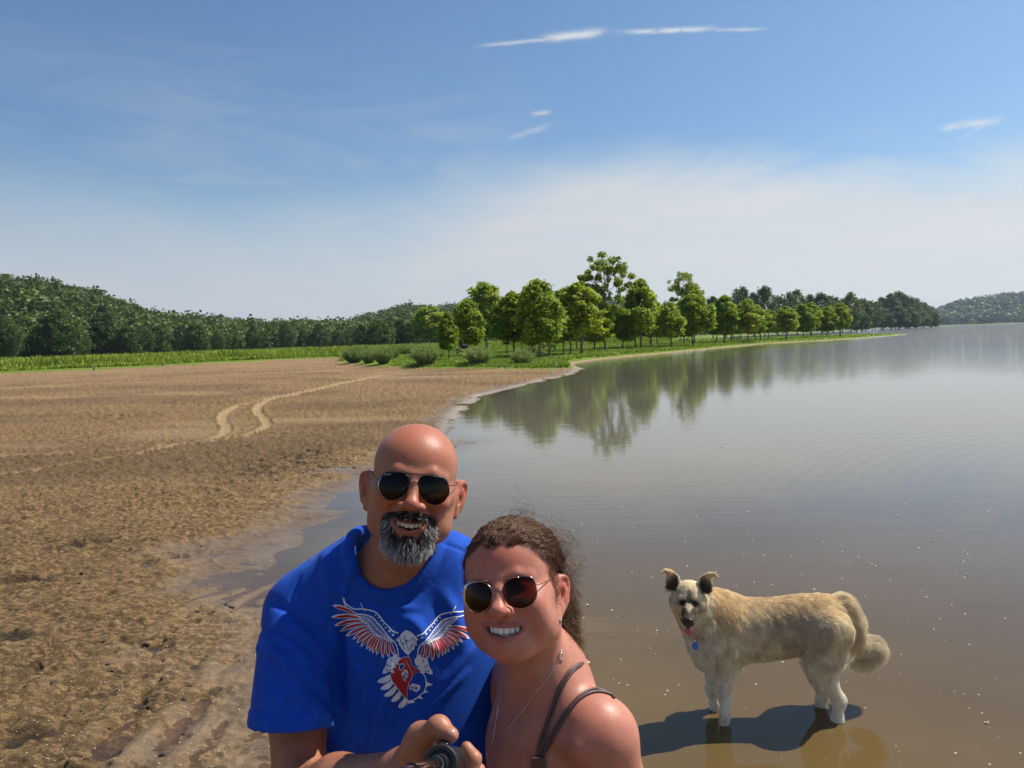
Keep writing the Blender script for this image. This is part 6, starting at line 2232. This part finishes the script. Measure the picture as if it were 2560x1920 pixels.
    gold = r.random(nn) < .05
    base[gold] = np.array([.30, .18, .08])
    add_attr(o, 'Col', np.repeat(base[:, None], H.shape[1], 1).reshape(-1, 3), 'FLOAT_COLOR')


womans_hair()
# ------------------------------------------------------------------ printed eagle on the shirt
from mathutils.geometry import delaunay_2d_cdt
SBV = bvh_of(SHIRT_P, SHIRT_Q)
EP = lambda X, Y: ((820 + X / 5.529) / _K, (1480 + Y / 5.529) / _K)


class Print:
    def __init__(s, off): s.v = []; s.f = []; s.off = off

    def poly(s, pts, step=14.0):
        pts = [np.array(p, float) for p in pts]
        B = []
        for a, b in zip(pts, pts[1:] + pts[:1]):
            n = max(1, int(np.linalg.norm(b - a) / step))
            for i in range(n): B.append(a + (b - a) * i / n)
        nb = len(B)
        lo = np.min(pts, 0); hi = np.max(pts, 0)
        gx, gy = np.meshgrid(np.arange(lo[0] + 3, hi[0], step * 1.3), np.arange(lo[1] + 3, hi[1], step * 1.3))
        g = np.stack([gx.ravel(), gy.ravel()], 1)
        if len(g):
            m = inside(g[:, 0], g[:, 1], [tuple(p) for p in pts])
            g = g[m]
        V = [Vector(p) for p in B] + [Vector(p) for p in g]
        r = delaunay_2d_cdt(V, [], [list(range(nb))], 1, 1e-4)
        base = len(s.v); ok = {}
        out = []
        for i, v in enumerate(r[0]):
            h = ray_hit(SBV, *EP(v[0], v[1]), s.off)
            if h is None: continue
            ok[i] = base + len(out); out.append(h)
        s.v += out
        for f in r[2]:
            if all(i in ok for i in f): s.f.append(tuple(ok[i] for i in f)[::-1])

    def stroke(s, pts, w, n=5, taper=False):
        c = catmull(pts, n) if len(pts) > 2 else np.array(pts, float)
        t = np.gradient(c, axis=0); t /= np.linalg.norm(t, axis=1)[:, None] + 1e-9
        nrm = np.stack([-t[:, 1], t[:, 0]], 1)
        k = np.ones(len(c)) * w / 2
        if taper: k = k * (1 - np.linspace(0, 1, len(c)) ** 2 * .85)
        L = c + nrm * k[:, None]; R_ = c - nrm * k[:, None]
        base = len(s.v); vv = []
        for a, b in zip(L, R_):
            ha = ray_hit(SBV, *EP(*a), s.off); hb = ray_hit(SBV, *EP(*b), s.off)
            if ha is None or hb is None: return
            vv += [ha, hb]
        s.v += vv
        for i in range(len(c) - 1): s.f.append((base + 2 * i, base + 2 * i + 1, base + 2 * i + 3, base + 2 * i + 2))

    def build(s, name, mat):
        o = mesh_obj(name, np.array(s.v) - M_LOC, s.f, mat, [c for c in MAN.children if c.name.startswith('tshirt')][0], smooth=True)
        return o


def feather(b, t, w, curve=.10):
    b = np.array(b, float); t = np.array(t, float); d = t - b; L = np.linalg.norm(d); d /= L; n = np.array([-d[1], d[0]])
    pts = []
    prof = [(0, .22), (.25, .40), (.5, .5), (.72, .48), (.88, .32), (1.0, 0)]
    for k, a in prof: pts.append(b + d * L * k + n * (a * w + curve * L * math.sin(math.pi * k)))
    for k, a in prof[-2::-1]: pts.append(b + d * L * k + n * (-a * w + curve * L * math.sin(math.pi * k)))
    return pts


def star(cx, cy, r):
    return [(cx + (r if i % 2 == 0 else r * .42) * math.sin(i * math.pi / 5), cy - (r if i % 2 == 0 else r * .42) * math.cos(i * math.pi / 5)) for i in range(10)]


def build_print():
    w = Print(.0012); rd = Print(.0018); bl = Print(.0024)
    FE = [((400, 318), (62, 178), 64), ((452, 355), (40, 345), 66), ((490, 395), (78, 466), 66), ((535, 432), (152, 545), 64), ((572, 472), (250, 612), 62), ((600, 508), (342, 656), 58),
          ((622, 545), (397, 704), 56), ((645, 575), (455, 756), 54), ((672, 590), (532, 792), 52), ((695, 600), (575, 820), 50), ((722, 608), (618, 846), 50), ((748, 620), (676, 872), 50),
          ((782, 640), (765, 912), 54), ((822, 660), (848, 906), 54), ((872, 682), (928, 888), 52)]
    for mir in (False, True):
        M = (lambda p: (2205 - p[0] + (0 if p[1] > 400 else (400 - p[1]) * .05), p[1] + 38)) if mir else (lambda p: p)
        for b, t, wd in FE:
            if M(t)[0] > 2075: continue
            q = feather(b, t, wd, .05)
            w.poly([M(p) for p in q])
            b2 = np.array(b) + (np.array(t) - np.array(b)) * .06; t2 = np.array(b) + (np.array(t) - np.array(b)) * .90
            rd.poly([M(p) for p in feather(b2, t2, wd * .60, .05)])
        for pts, wd in (([(212, 78), (240, 150), (300, 200), (370, 235), (470, 235), (560, 250), (650, 275), (712, 332), (762, 400), (830, 470), (895, 540), (975, 568)], 17),
                        ([(212, 78), (228, 160), (268, 230), (330, 278), (395, 302), (480, 308), (560, 328), (622, 352), (682, 420), (742, 485), (800, 570), (862, 640), (920, 690), (955, 760), (975, 880)], 15),
                        ([(452, 155), (480, 215), (515, 265)], 9)):
            w.stroke([M(p) for p in pts], wd)
        # covert feathers: short white bars between the two lines
        A = catmull([(395, 302), (480, 308), (560, 328), (622, 352), (682, 420), (742, 485), (800, 570), (862, 640), (915, 690)], 3)
        B = catmull([(440, 352), (480, 385), (530, 425), (570, 468), (612, 530), (668, 580), (742, 618), (815, 655), (880, 690)], 3)
        for i in range(1, len(A) - 1):
            m_ = (A[i] + B[i]) / 2 + np.array([-6, 8])
            w.stroke([M(tuple(A[i])), M(tuple(m_)), M(tuple(B[i]))], 7, 2)
        Mid = (A + B) / 2
        w.stroke([M(tuple(p)) for p in Mid[::2]], 8, 2)
        w.stroke([M(tuple(p)) for p in B[::2]], 10, 2)
        for (cx, cy, r_) in ((660, 320, 14), (700, 356, 15), (734, 400, 14), (766, 446, 15), (800, 492, 19), (852, 540, 22), (902, 592, 25)):
            w.poly(star(*M((cx, cy)), r_), 20)
        # leg feathers
        for q in (feather((960, 900), (905, 880), 60, .1), feather((985, 930), (812, 990), 90, .12), feather((975, 985), (790, 1060), 80, .12), feather((950, 1040), (757, 1125), 78, .12), feather((985, 900), (930, 1010), 100, 0), feather((955, 990), (870, 1110), 90, 0)):
            w.poly([M((p[0], p[1] - (30 if mir else 0))) for p in q])
        for pts in ([(900, 915), (880, 950), (905, 960)], [(840, 985), (830, 1020), (880, 1020)], [(815, 1060), (820, 1090), (880, 1070)]):
            bl.stroke([M((p[0], p[1] - (30 if mir else 0))) for p in pts], 9)
    w.poly([(1085, 523), (1140, 545), (1195, 590), (1252, 660), (1222, 672), (1232, 735), (1200, 735), (1190, 800), (1165, 800), (1110, 876), (1062, 838), (1035, 798), (1018, 792), (1002, 740), (985, 738), (978, 690), (938, 664), (985, 612), (1030, 560)])
    for pts, wd in (([(1052, 598), (1060, 645), (1085, 668), (1120, 672)], 9), ([(1172, 625), (1160, 660), (1135, 680)], 9), ([(1068, 655), (1078, 690), (1095, 690)], 10), ([(1050, 718), (1085, 700), (1112, 672)], 5),
                    ([(1092, 705), (1100, 760), (1115, 808), (1130, 765), (1160, 712)], 6), ([(1012, 640), (1008, 690), (1030, 730)], 8), ([(1035, 690), (1045, 760), (1060, 790)], 8), ([(1195, 640), (1205, 690), (1185, 740)], 8), ([(1160, 700), (1165, 750), (1150, 790)], 7), ([(1000, 590), (985, 630), (975, 650)], 6)):
        bl.stroke(pts, wd)
    # tail feathers
    for b, t, wd in (((900, 1130), (682, 1242), 78), ((910, 1200), (732, 1346), 74), ((950, 1280), (780, 1440), 72), ((1010, 1350), (872, 1512), 76), ((1085, 1440), (972, 1600), 80)):
        w.poly(feather(b, t, wd, -.10))
    body = [(972, 952), (1045, 903), (1122, 903), (1148, 960), (1158, 1020), (1228, 1050), (1190, 1100), (1262, 1075), (1296, 1098), (1230, 1105), (1175, 1140), (1150, 1200), (1110, 1290), (1088, 1482), (1000, 1380), (885, 1225), (858, 1135), (922, 1108), (885, 1055), (935, 1045), (932, 992), (972, 1010)]
    cen = np.mean(body, 0)
    w.poly([tuple(cen + (np.array(p) - cen) * 1.045) for p in body])
    rd.poly(body)
    w.poly([(968, 1040), (985, 995), (1010, 980), (1052, 980), (1062, 1005), (1055, 1035), (1010, 1082), (985, 1078)])
    wt = Print(.0024)
    wt.poly([(970, 1040), (988, 995), (1010, 982), (1050, 982), (1060, 1005), (1052, 1035), (1008, 1080), (985, 1076)])
    b2 = Print(.0030)
    b2.poly([(980, 1040), (994, 1002), (1012, 992), (1044, 992), (1050, 1008), (1044, 1030), (1006, 1068), (990, 1066)])
    wt.poly([(1010, 1120), (1055, 1068), (1092, 1066), (1108, 1100), (1114, 1150), (1062, 1228), (1040, 1215)])
    for pts in ([(1030, 1170), (1050, 1120)], [(1045, 1200), (1035, 1150), (1095, 1190)], [(1048, 1110), (1108, 1165)], [(1060, 1085), (1112, 1140)], [(1030, 1150), (1080, 1200)]): b2.stroke(pts, 9)
    # toothed chain ring and spikes
    ring = [(1100, 1500), (1088, 1440), (1100, 1380), (1090, 1330), (1112, 1290), (1120, 1240), (1150, 1200), (1170, 1150), (1215, 1100), (1280, 1105), (1330, 1150), (1352, 1215), (1355, 1290), (1330, 1370), (1275, 1420), (1230, 1460), (1170, 1495), (1110, 1502)]
    w.stroke(ring, 13, 4)
    for i, q in enumerate(catmull(ring, 3)[::1]):
        w.poly([(q[0] - 8, q[1] - 6), (q[0] + 9, q[1] - 5), (q[0] + 6, q[1] + 9), (q[0] - 7, q[1] + 7)], 30)
    for tri in (((1350, 1235), (1452, 1275), (1345, 1312)), ((1335, 1350), (1388, 1380), (1300, 1400)), ((1270, 1425), (1312, 1475), (1225, 1460)), ((1170, 1490), (1208, 1525), (1110, 1540), (1105, 1500)), ((1095, 1490), (1108, 1500), (1097, 1590))):
        w.poly(list(tri))
    w.poly([(1135, 1290), (1175, 1262), (1276, 1290), (1270, 1345), (1225, 1378), (1150, 1350), (1128, 1340)])
    for pts in ([(1150, 1290), (1165, 1345)], [(1180, 1285), (1178, 1350)], [(1205, 1290), (1215, 1320), (1200, 1355)], [(1235, 1300), (1225, 1350)], [(1150, 1315), (1240, 1330)]): bl.stroke(pts, 8)
    # lettering
    cu = bpy.data.curves.new('lettering', 'FONT'); cu.body = 'MADE IN USA'; cu.size = 1.0; cu.resolution_u = 2
    to = bpy.data.objects.new('lettering', cu); COL.objects.link(to)
    dg = bpy.context.evaluated_depsgraph_get(); me = bpy.data.meshes.new_from_object(to.evaluated_get(dg))
    tv = np.array([v.co[:] for v in me.vertices]); tf = [tuple(p.vertices) for p in me.polygons]
    bpy.data.objects.remove(to); bpy.data.curves.remove(cu)
    width = tv[:, 0].max(); a = np.array([1062., 935.]); d = np.array([105., 195.]); sc = np.linalg.norm(d) / width
    dn = d / np.linalg.norm(d); up = np.array([dn[1], -dn[0]])
    base = len(wt.v); ok = True
    V = [ray_hit(SBV, *EP(*(a + dn * v[0] * sc + up * v[1] * 24)), .0026) for v in tv]
    if all(v is not None for v in V):
        wt.v += V; wt.f += [tuple(base + i for i in f) for f in tf]
    Mw = simple_mat('white_ink', (.72, .72, .74), .75); Mr = simple_mat('red_ink', (.42, .012, .018), .75); Mb = simple_mat('blue_ink', (.006, .045, .28), .85)
    for o in (w.build('print_white', Mw), rd.build('print_red', Mr), bl.build('print_detail', Mb), wt.build('print_lettering', Mw), b2.build('print_stripes', Mb)): o['kind'] = 'stuff'


build_print()

# small script on the picture-left lens of his sunglasses
cu = bpy.data.curves.new('lettering', 'FONT'); cu.body = 'Ray-Ban'; cu.size = 1.0; cu.shear = .3; cu.resolution_u = 2
to = bpy.data.objects.new('lettering', cu); COL.objects.link(to)
me = bpy.data.meshes.new_from_object(to.evaluated_get(bpy.context.evaluated_depsgraph_get()))
tv = np.array([v.co[:] for v in me.vertices]); tf = [tuple(p.vertices) for p in me.polygons]
bpy.data.objects.remove(to); bpy.data.curves.remove(cu)
s_ = 1.15 / tv[:, 0].max()
V = []
for v in tv:
    px, pz = -5.35 + v[0] * s_, .62 + v[1] * s_ * 1.05 + v[0] * s_ * .25
    q = abs(px) - 3.45
    V.append(ML(px * .01, (-9.65 + .035 * (q * q + (pz + .75) ** 2) + .1 * q + .0144 * px * px - .12) * .01, pz * .01) - M_LOC)
mesh_obj('lens_lettering', V, tf, simple_mat('grey_print', (.55, .55, .55), .5), M_GL)

# thumb nail
def nail():
    V = []; n = 9
    bv = bvh_of(MAN_P, MAN_Q)
    for i in range(n):
        for j in range(n):
            u, v = i / (n - 1) * 2 - 1, j / (n - 1) * 2 - 1
            u2 = u * math.sqrt(max(0, 1 - .45 * v * v)); v2 = v * math.sqrt(max(0, 1 - .45 * u * u))
            X = 1098 + 100 * u2 * .83 - 70 * v2 * .45; Y = 532 + 100 * u2 * .55 + 70 * v2 * .85
            h = ray_hit(bv, (980 + X / 7.373) / _K, (1760 + Y / 7.373) / _K, .0003 + .0005 * (1 - u * u) * (1 - v * v))
            if h is None: return
            V.append(h)
    F_ = [(i * n + j, i * n + j + 1, (i + 1) * n + j + 1, (i + 1) * n + j) for i in range(n - 1) for j in range(n - 1)]
    mesh_obj('thumbnail', np.array(V) - M_LOC, F_, simple_mat('nail', (.42, .20, .145), .3), MAN, smooth=True)


nail()

# ------------------------------------------------------------------ selfie stick in his hand
def build_stick():
    D0 = H5(905, 1085, 1.010)
    E0 = H5(-250, 1420, .70)
    ax = (E0 - D0) / np.linalg.norm(E0 - D0)
    root = empty('selfie_stick', D0)
    blk = simple_mat('matt_black_grip', (.012, .012, .013), .45, bump=.2, noise=.2, scale=200)
    gl = simple_mat('gloss_black_tube', (.02, .016, .016), .12, metal=.5, coat=.6)
    cop = simple_mat('rose_metal', (.50, .33, .26), .25, metal=.8)
    def lathe(name, prof, mat, segs=36, parent=root):
        a = np.linspace(0, 2 * math.pi, segs + 1)[:-1]
        n1 = np.cross(ax, [0, 0, 1.]); n1 /= np.linalg.norm(n1); n2 = np.cross(ax, n1)
        V = []
        for t_, r_ in prof: V += list(ax * t_ + np.cos(a)[:, None] * n1 * r_ + np.sin(a)[:, None] * n2 * r_)
        Fc = [(i * segs + k, i * segs + (k + 1) % segs, (i + 1) * segs + (k + 1) % segs, (i + 1) * segs + k) for i in range(len(prof) - 1) for k in range(segs)]
        o = mesh_obj(name, V, Fc, mat, parent, smooth=True)
        md = o.modifiers.new('edge', 'EDGE_SPLIT'); md.split_angle = math.radians(35)
        return o
    lathe('end_collar', [(-.012, .0), (-.012, .0225), (-.004, .0232), (.004, .0232), (.0065, .0215), (.0065, .0165), (.004, .0155), (.004, .0118), (.012, .0112), (.020, .0108), (.020, 0)], blk)
    lathe('grip', [(-.135, 0), (-.135, .015), (-.130, .0165), (-.10, .0172), (-.05, .0175), (-.030, .0178), (-.012, .0178), (-.012, 0)], blk)
    lathe('grip_band', [(-.030, .0182), (-.0295, .0192), (-.020, .0195), (-.0195, .0182)], cop)
    lathe('grip_band', [(-.0185, .0182), (-.018, .0197), (-.0125, .020), (-.012, .0182)], cop)
    lathe('tube', [(.010, .0096), (.075, .0096), (.0755, .0101), (.080, .0101), (.0805, .0086), (.19, .0086), (.1905, .0091), (.195, .0091), (.1955, .0074), (.33, .0074), (.33, 0)], gl)
    lathe('tube_ring', [(.038, .0097), (.0382, .0103), (.0405, .0103), (.0407, .0097)], simple_mat('steel_ring', (.5, .5, .5), .2, metal=1.0))
    n1 = np.cross(ax, [0, 0, 1.]); n1 /= np.linalg.norm(n1); n2 = np.cross(n1, ax)
    up = n2 if n2[2] > 0 else -n2
    fk = Field(*[np.arange(c - .02, c + .02, .0011) for c in (ax * -.008 + up * .0235)])
    fk.ell(ax * -.008 + up * .0235, (.010, .008, .0035), .001)
    p, q = fk.mesh(); mesh_obj('button', p, q, gl, root, smooth=True)
    tag(root, 'black telescopic selfie stick held in his fist at the bottom edge', 'selfie stick')


build_stick()
# ================================================================== SMALL THINGS ON THE WATER AND THE MUD
def build_specks():
    r = np.random.default_rng(14)
    V = []; Fc = []; off = 0
    n = 0; tries = 0
    a = np.linspace(0, 2 * math.pi, 9)[:-1]
    while n < 620 and tries < 9000:
        tries += 1
        px = r.uniform(1000, 2240); py = 1080 + 580 * r.random() ** .8
        if r.random() > .35 + .65 * max(0, 1 - abs(py - 1260) / 260): continue
        p = G(px, py)
        if shore_dist(np.array([p[0]]), np.array([p[1]]))[0] > -.08: continue
        s = (0.0014 + 0.0060 * r.random() ** 4) * (0.7 + 0.12 * p[1])
        e = r.uniform(.5, 1.0); th = r.random() * 3.14
        ca, sa = math.cos(th), math.sin(th)
        x = np.cos(a) * s; y = np.sin(a) * s * e
        ring = np.stack([p[0] + x * ca - y * sa, p[1] + x * sa + y * ca, np.full(8, .0006)], 1)
        top = np.stack([p[0] + (x * ca - y * sa) * .55, p[1] + (x * sa + y * ca) * .55, np.full(8, .0006 + s * .35)], 1)
        V += list(ring) + list(top) + [np.array([p[0], p[1], .0006 + s * .45])]
        for i in range(8):
            j = (i + 1) % 8
            Fc.append((off + i, off + j, off + 8 + j, off + 8 + i)); Fc.append((off + 8 + i, off + 8 + j, off + 16))
        off += 17; n += 1
    m = simple_mat('foam', (.42, .38, .30), .35)
    o = mesh_obj('foam_specks', V, Fc, m, smooth=True)
    tag(o, 'pale foam bubbles and seed fluff scattered over the near water', 'foam', None, 'stuff')
    # larger floating scraps
    leafm = simple_mat('dry_leaf', (.55, .47, .32), .6, noise=.3, scale=200)
    L = [(1940, 1115, .03, 'pale curled leaf floating far right, alone above the foam'), (1944, 1157, .026, 'flat pale leaf floating just below the curled one at the right'), (2010, 1170, .024, 'small flat leaf floating at the right, right of two others'),
         (1588, 1270 + 10, .0, ''), (1270, 1308, .034, 'thin pale twig of foam floating right of her sunglasses'), (1272, 1433, .036, 'cream leaf scrap floating beside her brown strap'), (2088, 1240, .02, 'small leaf scrap floating up and right of the dog tail'),
         (2465 / 1.157, 1808 / 1.157 + 0, .022, 'tan leaf floating at the lower right edge'), (1238, 1148, .02, 'oval pale scrap floating right of her hair'), (1560, 966, .05, 'tiny white feather floating on the still water above the dog')]
    for px, py, s, lab in L:
        if s == 0: continue
        p = G(px, py); k = 14
        aa = np.linspace(0, 2 * math.pi, k + 1)[:-1]
        th = r.random() * 6.28
        rad = s * .5 * (1 + .3 * r.normal(size=k) * .6)
        x = np.cos(aa) * rad; y = np.sin(aa) * rad * .45
        z = .004 + .25 * s * (x / s) ** 2 * 2 + .002 * r.random(k)
        X = x * math.cos(th) - y * math.sin(th); Y = x * math.sin(th) + y * math.cos(th)
        v = np.stack([X, Y, z], 1); c = np.array([[0, 0, .002]])
        v2 = np.concatenate([v, c, v - [0, 0, .0015], c - [0, 0, .0015]])
        fc = [(i, (i + 1) % k, k) for i in range(k)] + [(k + 1 + (i + 1) % k, k + 1 + i, 2 * k + 1) for i in range(k)] + [((i + 1) % k, i, k + 1 + i, k + 1 + (i + 1) % k) for i in range(k)]
        o = mesh_obj('floating_leaf', v2, fc, leafm); o.location = (p[0], p[1], 0)
        tag(o, lab, 'leaf', 'leaf scraps floating on the lake')


build_specks()


def build_mud_bits():
    r = np.random.default_rng(15)
    # dark lumps of wet earth thrown up among the ruts
    dark = simple_mat('wet_earth', (.030, .020, .013), .55, noise=.4, scale=60, bump=.6)
    spots = []
    for (cx, cy, n, sx, sy) in ((640, 985, 34, 70, 25), (560, 1010, 20, 60, 20), (690, 1000, 20, 50, 12), (300, 1370, 14, 60, 22), (350, 1425, 16, 60, 20), (250, 1500, 22, 90, 40), (210, 1600, 20, 90, 40), (390, 1360, 8, 40, 14), (160, 1160, 10, 110, 16), (420, 1310, 6, 40, 12), (80, 1230, 12, 90, 20), (360, 1180, 10, 90, 22), (330, 1465, 8, 40, 14), (470, 1320, 6, 26, 8)):
        for i in range(n // 3): spots.append((cx + r.normal() * sx, cy + r.normal() * sy))
    V = []; Q = []; off = 0
    g = Field(*[np.arange(-1.3, 1.31, .4)] * 3); g.ell((0, 0, 0), (1, 1, 1), 0)
    P0, Q0 = g.mesh()
    for px, py in spots:
        if px < -20: continue
        p = hit2(px, py)
        if p is None: continue
        s = r.uniform(.005, .016) * (1 + .06 * p[1])
        k = P0 * np.array([s * r.uniform(.8, 1.8), s * r.uniform(.6, 1.1), s * r.uniform(.35, .7)])
        k = k * (1 + .35 * vnoise(P0[:, 0] * 1.3 + px, P0[:, 1] * 1.3 + py, P0[:, 2] * 1.3)[:, None])
        a = r.random() * 6.28
        k = np.stack([k[:, 0] * math.cos(a) - k[:, 1] * math.sin(a), k[:, 0] * math.sin(a) + k[:, 1] * math.cos(a), k[:, 2]], 1)
        V.append(k + p + np.array([0, 0, s * .1])); Q.append(Q0 + off); off += len(P0)
    o = mesh_obj('mud_clods', np.concatenate(V), np.concatenate(Q), dark, smooth=True)
    tag(o, 'dark wet clods of earth strewn over the churned beach', 'mud', None, 'stuff')
    # pale grit and shells
    V = []; Q = []; off = 0
    for i in range(420):
        px = r.uniform(0, 620); py = r.uniform(1200, 1660) if i % 3 else r.uniform(1050, 1660)
        p = hit2(px, py)
        if p is None: continue
        s = r.uniform(.0016, .0042) * (1 + .08 * p[1])
        V.append(P0 * np.array([s, s * .8, s * .5]) + p + np.array([0, 0, s * .3])); Q.append(Q0 + off); off += len(P0)
    o = mesh_obj('grit', np.concatenate(V), np.concatenate(Q), simple_mat('shell_grit', (.55, .47, .36), .4), smooth=True)
    tag(o, 'pale grit and shell bits sprinkled on the wet mud', 'gravel', None, 'stuff')
    # strand of green weed
    c = hit2(458, 1500)
    n = 130
    if c is not None:
        P = np.stack([c[0] + r.normal(size=n) * .07, c[1] + r.normal(size=n) * .022, np.full(n, c[2] + .004)], 1)
        P[:, 1] += (P[:, 0] - c[0]) * .25
        Vb, Qb = blades(P - c, np.full(n, .016), .003, r, 2.2, .6)
        o = mesh_obj('water_weed', Vb, Qb, simple_mat('drab_weed', (.07, .075, .02), .7)); o.location = c
        add_attr(o, 'tint', np.full(len(Vb), .0)); o['kind'] = 'stuff'; tag(o, 'small strand of green weed washed up left of his sleeve', 'weed')
    for px, py, lab in ((203, 800, 'short dark stump at the far edge of the beach, left one'), (352, 790, 'short dark stump at the far edge of the beach, right one')):
        p = hit(px, py); mb = MB(); mb.tube([(0, 0, -.1), (0.02, 0, .22), (0, .02, .42)], [.09, .08, .05], 8)
        o = mb.build('stump', M_BARK); o.location = p; tag(o, lab, 'stump')


_bv = None


def hit2(px, py):
    global _bv
    if _bv is None:
        me = bpy.data.objects['beach'].data
        co = np.empty(len(me.vertices) * 3, np.float32); me.vertices.foreach_get('co', co); co = co.reshape(-1, 3)
        li = np.empty(len(me.loops), np.int32); me.loops.foreach_get('vertex_index', li); q = li.reshape(-1, 4)
        m = (co[q[:, 0], 1] < 30) & (co[q[:, 0], 1] > 2)
        q = q[m]; u = np.unique(q); mp = np.zeros(len(co), np.int64); mp[u] = np.arange(len(u))
        _bv = BVHTree.FromPolygons(co[u].tolist(), mp[q].tolist())
    h = _bv.ray_cast(Vector(_O), Vector(ray(px, py)).normalized())
    if h[0] is None: return None
    p = np.array(h[0])
    return p if p[2] > -.002 else None


build_mud_bits()
# ================================================================== AIR
def build_haze():
    m = bpy.data.materials.new('air'); m.use_nodes = True
    t = NT(m.node_tree); out = t.add('ShaderNodeOutputMaterial')
    v = t.add('ShaderNodeVolumePrincipled')
    v.inputs['Color'].default_value = (.66, .80, 1.0, 1); v.inputs['Density'].default_value = .00010; v.inputs['Anisotropy'].default_value = .3
    t.link(v.outputs[0], out.inputs['Volume'])
    mb = MB(); mb.box((0, 0, 50), (14000, 14000, 102 + 4)); o = mb.build('haze', m); tag(o, None, None, None, 'stuff')
build_haze()
